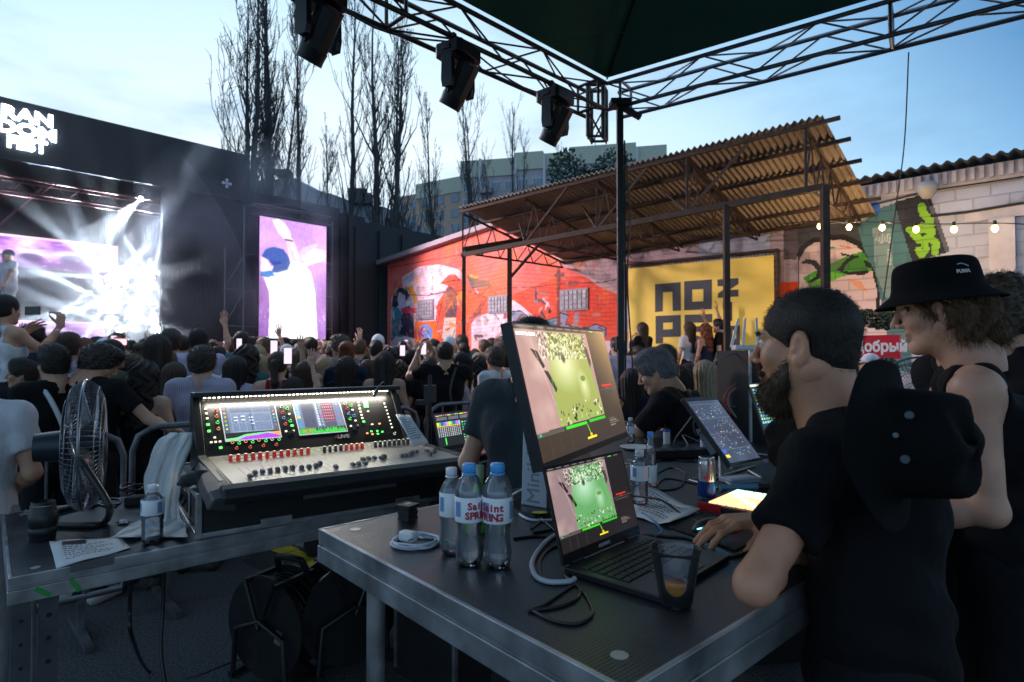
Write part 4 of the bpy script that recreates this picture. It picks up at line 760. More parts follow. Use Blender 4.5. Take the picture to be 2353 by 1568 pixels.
# camouflage net, drink sign
net = MB(); r_ = random.Random(3); A_, B_ = PL(1975, 735, WP(0, 1.8, 0), wn), PL(2400, 738, WP(0, 1.8, 0), wn)
for k in range(2600):
    f = r_.random(); p = A_.lerp(B_, f) + wn * r_.uniform(-.05, .35) + Vector((0, 0, r_.uniform(-.12, .12) + .02 * math.sin(f * 30))); n_ = Vector((r_.gauss(0, 1), r_.gauss(0, 1), r_.gauss(0, 1))).normalized(); x_ = n_.orthogonal().normalized() * r_.uniform(.015, .04); y_ = n_.cross(x_) * .8; net.cur = k % 3; net.add([p - x_, p - y_ * .6, p + x_, p + y_], [(0, 1, 2, 3)])
net.cur = 0; net.bar(A_, B_, .03)
tag(net.build('camouflage_net', [M('net_green', (.05, .09, .05), .9), M('net_dark', (.02, .035, .025), .9), M('net_olive', (.10, .11, .06), .9)]), 'leafy camouflage net strung above the red drink sign', 'net')
s0, z0 = wsz(1940, 772, 1.2); s1, z1 = wsz(2068, 825, 1.2); sg = empty('drink_sign', WP(s0, 1.2, z1), 0, 'red sign with white Cyrillic lettering below the camouflage net', 'sign')
b = MB(); so_ = WP(s0, 1.2, z1); V = [WP(s, d, z) - so_ for z in (z1, z0) for s, d in ((s0, 1.2), (s1, 1.2), (s1, 1.1), (s0, 1.1))]; b.add(V, [(0, 3, 2, 1), (4, 5, 6, 7), (0, 1, 5, 4), (1, 2, 6, 5), (2, 3, 7, 6), (3, 0, 4, 7)]); b.build('panel', M('sign_red', (.55, .01, .03), .4), sg)
fr_ = frame((WP(s0 + (s1 - s0) * .655, 1.205, (z0 + z1) / 2) - so_), wx, UPZ); text('Добрый', (z0 - z1) * .62, fr_, M('sign_white', (.8, .8, .85), .5), sg, bold=.008, sx=.82)
b = MB(); wslab(b, s0 + .1, s0 + .16, 1.09, 1.03, GZ, z1); wslab(b, s1 - .16, s1 - .1, 1.09, 1.03, GZ, z1); b.V = [v - so_ for v in b.V]; b.build('post', DSTEEL, sg)
# ================================================================ stage decks used as tables
du = Vector((.748, .663, 0)).normalized(); dvv = Vector((-du.y, du.x, 0)); T1, T2 = 1.04, .80
DECK = M('deck_board', (.020, .023, .030), .36, var=.6, vs=5, bump=.35, bs=260, bd=.0015, spec=.6)
def hexboard(m):
    t = m.node_tree; b = t.nodes['Principled BSDF']; n = t.nodes.new; l = t.links.new; tcn = n('ShaderNodeTexCoord'); vo = n('ShaderNodeTexVoronoi'); vo.feature = 'DISTANCE_TO_EDGE'; vo.inputs['Scale'].default_value = 130; vo.inputs['Randomness'].default_value = .12; l(tcn.outputs['Object'], vo.inputs['Vector'])
    bp = n('ShaderNodeBump'); bp.inputs['Strength'].default_value = .8; bp.inputs['Distance'].default_value = .0016; bp.invert = True; l(vo.outputs[0], bp.inputs['Height']); l(bp.outputs[0], b.inputs['Normal'])
hexboard(DECK)
DIRT = ALUD
def deck(name, o, ln, wd_, z, legs, label, lr=.024, fh=.085, group=None):
    root = empty(name, (o.x, o.y, 0), math.atan2(du.y, du.x), label, 'stage deck', group)
    b = MB(); b.box((ln / 2, wd_ / 2, z - .006), (ln - .02, wd_ - .02, .012)); b.build('board', DECK, root)
    b = MB()
    for (c, d) in (((ln / 2, .005, 0), (ln, .010)), ((ln / 2, wd_ - .005, 0), (ln, .010)), ((.005, wd_ / 2, 0), (.010, wd_ - .02)), ((ln - .005, wd_ / 2, 0), (.010, wd_ - .02))):
        b.box((c[0], c[1], z - .016), (d[0], d[1], .034)); b.box((c[0] + (0.004 if c[0] < .1 else -.004 if c[0] > ln - .1 else 0), c[1] + (.004 if c[1] < .1 else -.004 if c[1] > wd_ - .1 else 0), z - .037), (d[0], d[1], .010)); b.box((c[0], c[1], z - fh + .0215), (d[0] + (.004 if d[0] > .1 else 0), d[1] + (.004 if d[1] > .1 else 0), .043))
    b.build('frame', DIRT, root, bevel=.0018)
    b = MB(); [b.cyl((x, y, z - .001), (x, y, z + .0012), .014, n=14) for x, y in ((.07, .07), (ln - .07, .07), (.07, wd_ - .07), (ln - .07, wd_ - .07))]; b.build('corner_bolt', ALU, root)
    for x, y in legs:
        b = MB(); b.cyl((x, y, GZ + .03), (x, y, z - fh + .02), lr, n=20); b.cyl((x, y, GZ), (x, y, GZ + .03), lr + .01, n=16); b.build('leg', ALUD, root)
    return root
dL = PZ(735, 1215, T1); dN = PZ(1443.7, 1592, T1); dv_near = (dN - dL); dv_near.z = 0; ddw = dv_near.length
deck_o = dN.copy(); deck_a = deck('stage_deck', Vector((dN.x, dN.y, 0)), 2.0, ddw, T1, ((.12, ddw - .09), (1.9, .1), (1.9, ddw - .1)), 'near scuffed stage deck table holding bottles, monitor and laptop')
dO2 = PZ(18.5, 1331, T2); deck_b = deck('stage_deck', Vector((dO2.x, dO2.y, 0)), 2.0, 1.0, T2, ((.1, .95), (1.9, .95), (1.9, .1)), 'lower stage deck table on the left holding the mixing console')
b = MB(); 
for dx in (.035, .105): b.box((dx, .07, (T2 - .085 + GZ) / 2), (.05, .05, T2 - .085 - GZ))
for k in range(8): b.cur = 1; b.cyl((.105, .0435, .12 + k * .075), (.105, .0455, .12 + k * .075), .008, n=10); b.cyl((.035, .0435, .12 + k * .075), (.035, .0455, .12 + k * .075), .006, n=8)
b.build('leg', [M('dark_leg', (.10, .105, .12), .5, .6, var=.3, vs=8), BLKM], deck_b)
GT = M('green_tape', (.03, .30, .05), .6)
[MB().box((x_, -.0022, T2 - .062), (.05, .001, .014), Matrix.Rotation(R(a_), 3, 'Y')).build('green_mark', GT, deck_b) for x_, a_ in ((.085, 40), (.17, 60))]
b = MB(); b.cyl((-.03, .3, GZ), (-.03, .3, T2 - .0), .012); b.build('white_pole', WHITEP, deck_b)
q = dL + du * 1.35; deck_c = deck('stage_deck', Vector((q.x, q.y, 0)) + dvv * .004, 2.0, .55, T1, ((.1, .1), (.1, .45), (1.9, .45)), 'far stage deck table behind the monitor holding power strips and cables')
q = dO2 + du * 2.004; deck_d = deck('stage_deck', Vector((q.x, q.y, 0)), 1.2, 1.0, T2, ((.1, .95),), 'stage deck continuing behind the mixing console')
q = dN + du * 2.004; deck_e = deck('stage_deck', Vector((q.x, q.y, 0)), 1.0, ddw, T1, ((.9, .1),), 'stage deck hidden mostly behind the bearded man')
def DA(a, c, z=0): return Vector((dN.x, dN.y, T1 + z)) + du * a + dvv * c   # on the near deck
def TPX(px, py, z=T1): return PZ(px, py, z)
# ================================================================ bodies: signed distance shapes meshed with surface nets
def snets(f, x, y, z):
    s = f < 0; sh = np.array(f.shape) - 1; n = int(sh.prod()); acc = np.zeros((n, 3)); cnt = np.zeros(n); quads = []; co = (x, y, z); st = np.array([sh[1] * sh[2], sh[2], 1])
    for ax in range(3):
        a = [slice(None)] * 3; b = [slice(None)] * 3; a[ax] = slice(None, -1); b[ax] = slice(1, None)
        I = np.argwhere(s[tuple(a)] != s[tuple(b)])
        if not len(I): continue
        J = I.copy(); J[:, ax] += 1; f0 = f[tuple(I.T)]; f1 = f[tuple(J.T)]; t = f0 / (f0 - f1); pos = np.stack([co[k][I[:, k]] for k in range(3)], 1).astype(float); pos[:, ax] += t * (co[ax][1] - co[ax][0])
        u, v = [k for k in range(3) if k != ax]; cells = []
        for du_, dv_ in ((-1, -1), (0, -1), (0, 0), (-1, 0)):
            C = I.copy(); C[:, u] += du_; C[:, v] += dv_; ok = (C[:, u] >= 0) & (C[:, v] >= 0) & (C[:, u] < sh[u]) & (C[:, v] < sh[v]); li = np.where(ok, C @ st, -1); cells.append(li)
            m = ok; cnt += np.bincount(li[m], minlength=n)
            for k in range(3): acc[:, k] += np.bincount(li[m], weights=pos[m, k], minlength=n)
        Q = np.stack(cells, 1); m = (Q >= 0).all(1); fl = s[tuple(I.T)]; fl = fl ^ (ax == 1); Q = np.where(fl[:, None], Q, Q[:, ::-1]); quads.append(Q[m])
    Q = np.concatenate(quads); used = np.unique(Q); mp_ = -np.ones(n, int); mp_[used] = np.arange(len(used)); return acc[used] / cnt[used, None], mp_[Q]
class SF:
    def __init__(s, lo, hi, h, infl=0):
        s.h = h; s.infl = infl; s.ax = [np.arange(lo[k], hi[k] + h, h, dtype=np.float32) for k in range(3)]; s.f = np.full([len(a) for a in s.ax], .3, np.float32)
    def blk(s, lo, hi):
        sl = tuple(slice(max(0, int(np.searchsorted(s.ax[k], lo[k]))), max(0, int(np.searchsorted(s.ax[k], hi[k])))) for k in range(3)); g = [s.ax[k][sl[k]] for k in range(3)]
        return sl, g[0][:, None, None], g[1][None, :, None], g[2][None, None, :]
    def put(s, sl, d, k, sub):
        o = s.f[sl]
        if sub: d = -d; h = np.maximum(k - np.abs(o - d), 0) / k; s.f[sl] = np.maximum(o, d) + h * h * k / 4
        else: h = np.maximum(k - np.abs(o - d), 0) / k; s.f[sl] = np.minimum(o, d) - h * h * k / 4
    def cap(s, a, b, ra, rb=None, k=.02, sub=False, cut=False, wid=0):
        rb = ra if rb is None else rb; a = np.array(a, float); b = np.array(b, float); m = max(ra, rb) + s.infl + k + .02; sl, X, Y, Z = s.blk(np.minimum(a, b) - m, np.maximum(a, b) + m)
        if 0 in s.f[sl].shape: return s
        d = b - a; L2 = d @ d + 1e-9; t0 = ((X - a[0]) * d[0] + (Y - a[1]) * d[1] + (Z - a[2]) * d[2]) / L2; t = np.clip(t0, 0, 1)
        D = np.sqrt((X - a[0] - t * d[0]) ** 2 + (Y - a[1] - t * d[1]) ** 2 + (Z - a[2] - t * d[2]) ** 2) - (ra + (rb - ra) * t) - (s.infl if not sub else 0)
        if cut: D = np.maximum(D, (t0 - 1) * math.sqrt(L2))
        s.put(sl, D, k, sub); return s
    def ell(s, c, r, k=.02, sub=False, rot=None):
        c = np.array(c, float); r = np.array(r, float) + (s.infl if not sub else 0); m = r.max() + k + .02; sl, X, Y, Z = s.blk(c - m, c + m)
        if 0 in s.f[sl].shape: return s
        X = X - c[0]; Y = Y - c[1]; Z = Z - c[2]
        if rot is not None: q = np.array(rot.inverted()); X, Y, Z = [q[i][0] * X + q[i][1] * Y + q[i][2] * Z for i in range(3)]
        k0 = np.sqrt((X / r[0]) ** 2 + (Y / r[1]) ** 2 + (Z / r[2]) ** 2) + 1e-6; k1 = np.sqrt((X / r[0] ** 2) ** 2 + (Y / r[1] ** 2) ** 2 + (Z / r[2] ** 2) ** 2) + 1e-6
        s.put(sl, k0 * (k0 - 1) / k1, k, sub); return s
    def cutp(s, p, n, k=.004):   # keep the side n points away from
        n = np.array(n, float); n /= np.linalg.norm(n); X, Y, Z = s.ax[0][:, None, None], s.ax[1][None, :, None], s.ax[2][None, None, :]; d = (X - p[0]) * n[0] + (Y - p[1]) * n[1] + (Z - p[2]) * n[2]; s.f = np.maximum(s.f, d.astype(np.float32)); return s
    def disp(s, fn): X, Y, Z = s.ax[0][:, None, None], s.ax[1][None, :, None], s.ax[2][None, None, :]; s.f = s.f + fn(X, Y, Z).astype(np.float32); return s
    def mesh(s): return snets(s.f, *s.ax)
def merge(parts):
    V, Q, o = [], [], 0
    for v, q in parts: V.append(v); Q.append(q + o); o += len(v)
    return np.concatenate(V), np.concatenate(Q)
def xf(vq, m): v, q = vq; A = np.array(m); return v @ A[:3, :3].T + A[:3, 3], q
def head(s, female=False, eyes=True):
    s.ell((0, -.014, .034), (.074, .094, .084), .02).ell((0, .026, -.028), (.056, .064, .082), .03)
    for g in (-1, 1):
        s.cap((g * .053, .0, -.05), (g * .016, .062, -.098), .020, .018, .03); s.ell((g * .038, .056, -.026), (.026, .026, .026), .02)
        s.cap((g * .012, .085, .024), (g * .040, .074, .022), .009, .007, .012); s.ell((g * .031, .094, .004), (.014, .014, .009), .012, True); s.ell((g * .031, .074, .003), (.0135, .0125, .0125), .003)
        s.cap((g * .020, .089, .009), (g * .040, .083, .006), .0035, .0035, .004); s.ell((g * .0105, .099, -.034), (.0065, .008, .007), .008)
        s.ell((g * .076, -.008, -.006), (.007, .020, .033), .006, rot=Matrix.Rotation(g * .35, 3, 'Z')); s.ell((g * .085, -.004, -.004), (.006, .011, .020), .004, True); s.ell((g * .074, .004, -.012), (.006, .006, .006), .004); s.ell((g * .077, -.002, -.034), (.006, .009, .009), .006)
    s.ell((0, .072, -.100), (.020, .016, .016), .02); s.cap((0, .088, .016), (0, .110, -.024), .0068, .0085, .010); s.ell((0, .112, -.029), (.0090, .009, .0085), .006)
    s.cap((-.018, .087, -.060), (.018, .087, -.060), .0070, None, .007); s.cap((-.014, .087, -.072), (.014, .087, -.072), .0078, None, .007); s.cap((-.022, .093, -.0662), (.022, .093, -.0662), .0018, None, .003, True)
    s.cap((0, -.036, -.075), (0, -.050, -.14), .050, .050 if female else .056, .05); s.cap((0, -.022, -.05), (0, -.045, -.19), .050 if female else .056, .054 if female else .062, .045); return s
def skull(s, t, hl=.055):  # hair cap hugging the skull
    s.ell((0, -.016, .036), (.074 + t, .094 + t, .084 + t), .02).ell((0, -.03, -.03), (.062 + t, .066 + t, .06 + t), .03); return s
def hand(s, w, d, n, curl=.3, left=False, spread=.05, k=.006, thumb=.5, sc=1.0):
    """palm from the wrist w along d, palm faces n; fingers of unequal length curl towards n"""
    d = Vector(d).normalized(); n = Vector(n).normalized(); sd_ = d.cross(n).normalized() * (-1 if left else 1); w = Vector(w); cv_ = curl if hasattr(curl, '__len__') else (curl,) * 4   # sd_: thumb side
    for q in (-.028, -.010, .010, .028): s.cap(w + sd_ * q * .7 * sc, w + (d * .085 + sd_ * q) * sc, .014 * sc, .0125 * sc, .012)
    for i, q in enumerate((.030, .010, -.010, -.029)):
        ln = (.042, .047, .044, .034)[i] * sc; p = w + (d * .088 + sd_ * q) * sc; dd = (d + sd_ * (q * spread * 30)).normalized(); r_ = (.0088, .0090, .0086, .0076)[i] * sc
        for sg in range(3):
            a = cv_[i] * (1.0, 1.25, .8)[sg]; dd = (Matrix.Rotation(a, 3, sd_ * (1 if d.cross(n).dot(sd_) > 0 else -1)) @ dd).normalized(); e = p + dd * ln * (1, .68, .55)[sg]; s.cap(p, e, r_ * (1 - .06 * sg), r_ * (.94 - .06 * sg), k); p = e
    p = w + (d * .022 + sd_ * .026) * sc; dd = (d * .62 + sd_ * .75 + n * thumb).normalized(); e = p + dd * .042 * sc; s.cap(p, e, .015 * sc, .011 * sc, .012); dd = (dd + d * .7 + n * thumb * .5 - sd_ * .2).normalized(); e2 = e + dd * .030 * sc; s.cap(e, e2, .011 * sc, .0095 * sc, k); s.cap(e2, e2 + (dd + n * .2) * .022 * sc, .0095 * sc, .008 * sc, k); return s
# a pose: joints in the figure's own frame (feet at the origin, facing +Y)
def pose(**k):
    J = dict(pel=(0, 0, .95), wai=(0, .0, 1.10), che=(0, .005, 1.30), nek=(0, -.015, 1.47), shL=(-.185, -.01, 1.43), shR=(.185, -.01, 1.43), elL=(-.24, -.02, 1.15), elR=(.24, -.02, 1.15), wrL=(-.22, .08, .92), wrR=(.22, .08, .92),
             hip=.09, knL=(-.10, .02, .50), knR=(.10, .02, .50), anL=(-.11, -.02, .08), anR=(.11, -.02, .08), hd=(0, .03, 1.62), yaw=0, pit=0, rol=0, fem=False, dirL=None, dirR=None, nL=(1, 0, 0), nR=(-1, 0, 0), cL=.35, cR=.35, w=1.0, rt=(1, 0, 0)); J.update(k)
    if J['fem']:
        J['w'] = .86
        if 'shL' not in k: J['shL'], J['shR'] = (-.16, -.01, 1.42), (.16, -.01, 1.42)
    return J
def torso(s, J, legs=False, neck=True):
    w = J['w']; rt = np.array(J['rt'], float); p, wa, c, n = [np.array(J[k], float) for k in ('pel', 'wai', 'che', 'nek')]
    for g in (-1, 1):
        s.cap(p + g * .07 * w * rt, wa + g * .055 * w * rt, .112 * w, .098 * w, .05).ell  # hips
        s.cap(wa + g * .055 * w * rt, c + g * .075 * w * rt, .098 * w, .105 * w, .05); sh = np.array(J['shL' if g < 0 else 'shR'], float); s.cap(c + g * .08 * w * rt, sh * .75 + c * .25, .10 * w, .06 * w, .06); s.cap(n, sh, .050 * w, .055 * w, .05)
        if J['fem']: s.ell(c + g * .065 * rt + np.array([0, .085, -.03]), (.055, .05, .05), .04)
    if neck: s.cap(n, np.array(J['hd'], float) + [0, -.03, -.05], .056 * (w ** .5), .054, .03)
    return s
def arm(s, J, g, part='all', r=1.0, cutf=None):
    sh, el, wr = [np.array(J[k + g], float) for k in ('sh', 'el', 'wr')]; r *= J['w'] * J.get('aw', .93)
    if part == 'sleeve': s.cap(sh, sh + (el - sh) * cutf, .056 * r, .050 * r, .03, cut=True); return s
    if part == 'long': s.cap(sh, el, .054 * r, .044 * r, .03); s.cap(el, wr, .044 * r, .034 * r, .02, cut=True); return s
    s.cap(sh, el, .052 * r, .041 * r, .04); s.ell(el + (el - (sh + wr) / 2) * .10, (.026 * r,) * 3, .03); m = el + (wr - el) * .3; s.cap(el, m, .040 * r, .041 * r, .02); s.cap(m, wr, .041 * r, .0265 * r, .02); return s
def legs_(s, J, infl=True):
    p = np.array(J['pel'], float); rt = np.array(J['rt'], float)
    for g, n in ((-1, 'L'), (1, 'R')):
        h = p + g * J['hip'] * rt; s.cap(h, J['kn' + n], .085 * J['w'], .056, .03); s.cap(J['kn' + n], J['an' + n], .056, .038, .02)
    return s
SKIN = M('skin', (.42, .25, .18), .5, objcol=True, var=.20, vs=11, bump=.35, bs=260, sss=.08, bd=.0012)
HAIR = M('hair', (.03, .02, .015), .5, spec=.35, objcol=True, var=.45, vs=30, bump=.9, bs=70, stretch=(5, 5, .6), bd=.006)
CURL = M('curly_hair', (.03, .02, .015), .5, objcol=True, var=.5, vs=40, bump=1, bs=60, bd=.01)
CLOTH = M('clothing', (.1, .1, .1), .9, objcol=True, var=.15, vs=8, bump=.6, bs=20, stretch=(1.4, 1.4, .8), bd=.012, spec=.2)
SHOE = M('shoe_leather', (.4, .4, .42), .6, objcol=True)
def obj(name, vq, mat, parent=None, color=None, smooth=True):
    o = npmesh(name, vq[0], vq[1], mat, parent, smooth) if not isinstance(vq, bpy.types.Mesh) else None
    if o is None: o = bpy.data.objects.new(name, vq); COL.objects.link(o); child(o, parent)
    if color: o.color = (*color, 1)
    return o
def strands(vq, n, ln, w, dirf, seed=0, sel=None, segs=2, curl=0.0, out=.5):
    """thin tapering ribbons rooted on a surface"""
    v, q = vq; r = np.random.default_rng(seed); c = v[q].mean(1); nm = np.cross(v[q[:, 1]] - v[q[:, 0]], v[q[:, 3]] - v[q[:, 0]]); nm /= np.linalg.norm(nm, axis=1, keepdims=True) + 1e-9; idx = np.arange(len(c))
    if sel is not None: idx = idx[sel(c)]
    i = r.choice(idx, n); p = c[i] + r.normal(0, .002, (n, 3)); nn = nm[i]; d = nn * out + dirf(p, nn) + r.normal(0, .22, (n, 3)); d /= np.linalg.norm(d, axis=1, keepdims=True); L_ = ln * r.uniform(.5, 1.2, (n, 1)); sdv = np.cross(d, r.normal(0, 1, (n, 3))); sdv /= np.linalg.norm(sdv, axis=1, keepdims=True) + 1e-9
    V = []; pts = [p]; dd = d.copy()
    for k in range(segs): dd = dd + r.normal(0, .25 + curl, (n, 3)) * (k > 0) + dirf(pts[-1], nn) * .35; dd /= np.linalg.norm(dd, axis=1, keepdims=True); pts.append(pts[-1] + dd * L_ / segs)
    rows = []
    for k, pt in enumerate(pts): ww = w * (1 - k / segs * .85); rows += [pt - sdv * ww / 2, pt + sdv * ww / 2]
    V = np.stack(rows, 1).reshape(-1, 3); m = 2 * (segs + 1); base = np.arange(n)[:, None] * m; Q = np.concatenate([base + np.array([2 * k, 2 * k + 1, 2 * k + 3, 2 * k + 2]) for k in range(segs)]); return V, Q
HS = .0048
def head_mesh(female=False, h=HS): return head(SF((-.1, -.14, -.2), (.1, .14, .13), h), female).mesh()
down = lambda p, n: np.array([0, 0, -1.0]) + n * .15
def hair_mesh(kind, h=.006, fuzz=500):
    s = SF((-.17, -.22, -.62), (.17, .17, .2), h)
    face = lambda s: (s.ell((0, .125, -.04), (.070, .075, .085), .015, True), s)[1]
    seed = sum(map(ord, kind)); add = []
    if kind == 'short': skull(s, .014); s.ell((0, .03, .10), (.06, .06, .035), .04); s.disp(lambda X, Y, Z: .0022 * np.sin(X * 150 + 3 * np.sin(Z * 70)) * np.sin(Y * 130 + Z * 90)); face(s); s.cutp((0, -.02, -.065), (0, .35, -1)); s.ell((0, .06, -.08), (.2, .075, .075), .01, True)
    elif kind == 'buzz': skull(s, .005); face(s); s.cutp((0, -.02, -.06), (0, .3, -1)); s.ell((0, .06, -.08), (.2, .07, .07), .01, True)
    elif kind == 'curly': skull(s, .026); s.ell((0, .04, .10), (.075, .07, .04), .03); s.disp(lambda X, Y, Z: .008 * np.sin(X * 120 + 2 * np.sin(Z * 90)) * np.sin(Y * 125 + 1 + np.sin(X * 70)) * np.sin(Z * 130 + X * 30)); face(s); s.cutp((0, -.02, -.05), (0, .35, -1)); s.ell((0, .07, -.08), (.2, .075, .07), .01, True)
    elif kind in ('long', 'wavy', 'halfup'):
        skull(s, .017); L_ = -.44 if kind != 'wavy' else -.36
        for g in (-1, 0, 1): s.cap((g * .05, -.045 - .02 * (g == 0), .02), (g * .068, -.085 - .03 * (g == 0), L_), .055, .036 + .01 * (kind == 'wavy'), .05)
        if kind == 'halfup': s.ell((0, -.125, .045), (.022, .02, .035), .02); s.cap((0, -.13, .03), (0, -.14, -.16), .018, .028, .03)
        a = .0035 if kind != 'wavy' else .010; s.disp(lambda X, Y, Z: a * np.sin(np.arctan2(X, -Y + .0001) * (26 if kind != 'wavy' else 9) + 5 * Z + (0 if kind != 'wavy' else 2.5 * np.sin(Z * 40)))); face(s); s.ell((0, .13, -.2), (.10, .11, .16), .02, True)
    elif kind in ('pony', 'bun'):
        skull(s, .010); face(s); s.cutp((0, -.02, -.07), (0, .45, -1)); s.ell((0, .06, -.085), (.2, .075, .075), .01, True)
        if kind == 'pony': s.cap((0, -.105, .035), (0, -.135, .02), .022, .03, .01); s.cap((0, -.135, .02), (0, -.135, -.16), .032, .030, .02); s.cap((0, -.135, -.16), (0, -.12, -.34), .030, .010, .02)
        else: s.ell((0, -.12, .07), (.045, .04, .042), .012)
        s.disp(lambda X, Y, Z: .0016 * np.sin(np.arctan2(X, -Y) * 40))
    elif kind == 'cap':
        skull(s, .012); s.cutp((0, 0, .012), (0, .12, -1)); s.ell((0, .11, .016), (.068, .085, .008), .012); s.ell((0, 0, .13), (.008, .008, .006), .004)
    elif kind == 'bald': skull(s, .002); s.cutp((0, 0, 0), (0, 0, -1))
    vq = s.mesh()
    if kind in ('cap', 'bald'): return vq
    if fuzz: vq = merge([vq, strands(vq, fuzz * (5 if kind in ('curly', 'short') else 2), .020 if kind in ('curly', 'short') else .04, .0015, down if kind not in ('curly', 'short') else (lambda p, n: n * .45 + np.array([0, -.5, -.35]) * (kind == 'short')), seed, curl=.5 if kind == 'curly' else .1)])
    return vq
def body_meshes(J, h=.014, top='tee', hh=.0055, shoes=True):
    """skin (one continuous mesh), shirt and trousers for a pose"""
    pts = np.array([J[k] for k in ('pel', 'elL', 'elR', 'wrL', 'wrR', 'shL', 'shR', 'knL', 'knR', 'anL', 'anR', 'nek', 'che')], float); lo = pts.min(0) - .2; hi = pts.max(0) + .22; lo[2] = min(lo[2], -.0)
    s = SF(lo, hi, h); torso(s, J); legs_(s, J)
    for n in 'LR': arm(s, J, n); a_ = np.array(J['an' + n], float); s.cap(a_ + [0, -.03, -.045], a_ + [0, .14, -.055], .030, .024, .02)
    dirs = {n: Vector(J['dir' + n]) if J['dir' + n] else (Vector(J['wr' + n]) - Vector(J['el' + n])) for n in 'LR'}
    v, q = s.mesh(); parts = []; keep = np.ones(len(q), bool); c = v[q].mean(1)
    for n in 'LR':
        w = Vector(J['wr' + n]); d = dirs[n].normalized(); cc = np.array(w + d * .09); f = SF(cc - .13, cc + .13, hh); ar = arm(f, J, n); hand(f, w - d * .005, d, J['n' + n], J['c' + n], left=(n == 'L'), sc=J['w'] ** .5, spread=.26, k=.003); parts.append(f.mesh()); keep &= ~(np.abs(c - cc) < .13 - h * .3).all(1)
    hm = Matrix.Translation(J['hd']) @ Matrix.Rotation(J['yaw'], 4, 'Z') @ Matrix.Rotation(J['pit'], 4, 'X') @ Matrix.Rotation(J['rol'], 4, 'Y')
    parts = [(v, q[keep])] + parts + [xf(J.get('headmesh') or (HEADF if J['fem'] else HEADM), hm)]; out = {'body': merge(parts), 'hm': hm}
    s = SF(lo, hi, h, .010); torso(s, J, neck=False); p = np.array(J['pel'], float)
    if top == 'tee':
        for n in 'LR': arm(s, J, n, 'sleeve', 1.12, .62)
    elif top == 'long':
        for n in 'LR': arm(s, J, n, 'long', 1.12)
    elif top == 'tank':
        for n in 'LR': s.cap(J['sh' + n], np.array(J['sh' + n]) + [0, 0, -.05], .052 * J['w'] + .012, None, .02, True)
        X, Y, Z = s.ax[0][:, None, None], s.ax[1][None, :, None], s.ax[2][None, None, :]; cz = J['nek'][2]; strap = np.abs(np.abs(X - J['nek'][0]) - .085 * J['w']) - .02; neck = Z - (cz - .13); s.f = np.maximum(s.f, np.minimum(neck, np.maximum(strap, Z - cz - .02))).astype(np.float32)
    s.cutp((0, 0, p[2] - .10), (0, 0, -1)); s.cap(np.array(J['nek'], float) + [0, .0, .03], np.array(J['hd'], float), .068 * J['w'], .07, .012, True)
    amp = J.get('fold', .004); s.disp(lambda X, Y, Z: amp * np.sin(X * 38 + Z * 21 + 2 * np.sin(Z * 13 + Y * 9)) * np.sin(Z * 27 + Y * 24 - X * 11)); out['shirt'] = s.mesh()
    s = SF(lo, hi, h * 1.1, .012)
    for g in (-1, 1): s.cap(p + g * .065 * np.array(J['rt']), p + g * .06 * np.array(J['rt']) + [0, 0, .06], .115 * J['w'], .105 * J['w'], .04)
    legs_(s, J); s.cutp((0, 0, .07), (0, 0, -1)); out['trousers'] = s.mesh()
    if shoes:
        for n in 'LR': a_ = np.array(J['an' + n], float); f = SF(a_ - [.1, .14, .12], a_ + [.1, .24, .06], .01, .008); f.cap(a_ + [0, -.03, -.045], a_ + [0, .15, -.055], .034, .028, .02).cap(a_, a_ + [0, -.01, -.04], .04, .036, .02); f.cutp((0, 0, a_[2] - .085), (0, 0, -1)); out['shoe' + n] = f.mesh()
    return out
HEADM, HEADF = head_mesh(), head_mesh(True)
BODY = {}
def proto(key, J, top='tee'): 
    m = body_meshes(J, .016, top); BODY[key] = {k: (npmesh(k, *v, {'body': SKIN, 'shirt': CLOTH, 'trousers': CLOTH, 'shoeL': SHOE, 'shoeR': SHOE}[k], None, True) if k != 'hm' else v) for k, v in m.items()}
    for k, o in list(BODY[key].items()):
        if k != 'hm': BODY[key][k] = o.data; COL.objects.unlink(o); bpy.data.objects.remove(o)
proto('m', pose()); proto('mup', pose(shL=(-.18, 0, 1.46), shR=(.18, 0, 1.46), elL=(-.24, .16, 1.42), elR=(.22, .17, 1.44), wrL=(-.06, .27, 1.62), wrR=(.09, .27, 1.62), dirL=(.1, .05, 1), dirR=(-.1, .05, 1), nL=(.5, -1, 0), nR=(-.5, -1, 0), cL=.45, cR=.45))
proto('ftee', pose(fem=True)); proto('f', pose(fem=True), 'tank'); proto('fup', pose(fem=True, shR=(.16, 0, 1.46), elR=(.22, .10, 1.66), wrR=(.12, .16, 1.88), dirR=(0, 0, 1), nR=(0, 1, 0), cR=.12), 'tank')
proto('mhand', pose(shR=(.19, 0, 1.47), elR=(.28, .05, 1.70), wrR=(.22, .10, 1.94), dirR=(-.1, 0, 1), nR=(0, 1, 0), cR=.15)); proto('flong', pose(fem=True, elL=(-.22, .06, 1.2), elR=(.22, .06, 1.2), wrL=(-.12, .2, 1.38), wrR=(.1, .22, 1.42), dirL=(.2, .1, 1), dirR=(-.2, .1, 1)), 'long')
HAIRM = {}
for k in ('short', 'buzz', 'curly', 'long', 'wavy', 'halfup', 'pony', 'bun', 'cap'):
    o = npmesh('hair', *hair_mesh(k), CLOTH if k == 'cap' else CURL if k == 'curly' else HAIR, None, True); HAIRM[k] = o.data; bpy.data.objects.remove(o)
HC = {'black': (.010, .009, .010), 'dark brown': (.020, .013, .010), 'brown': (.050, .028, .017), 'light brown': (.10, .062, .036), 'blonde': (.34, .25, .15), 'red': (.16, .045, .018), 'grey': (.13, .13, .14), 'white': (.6, .6, .65)}
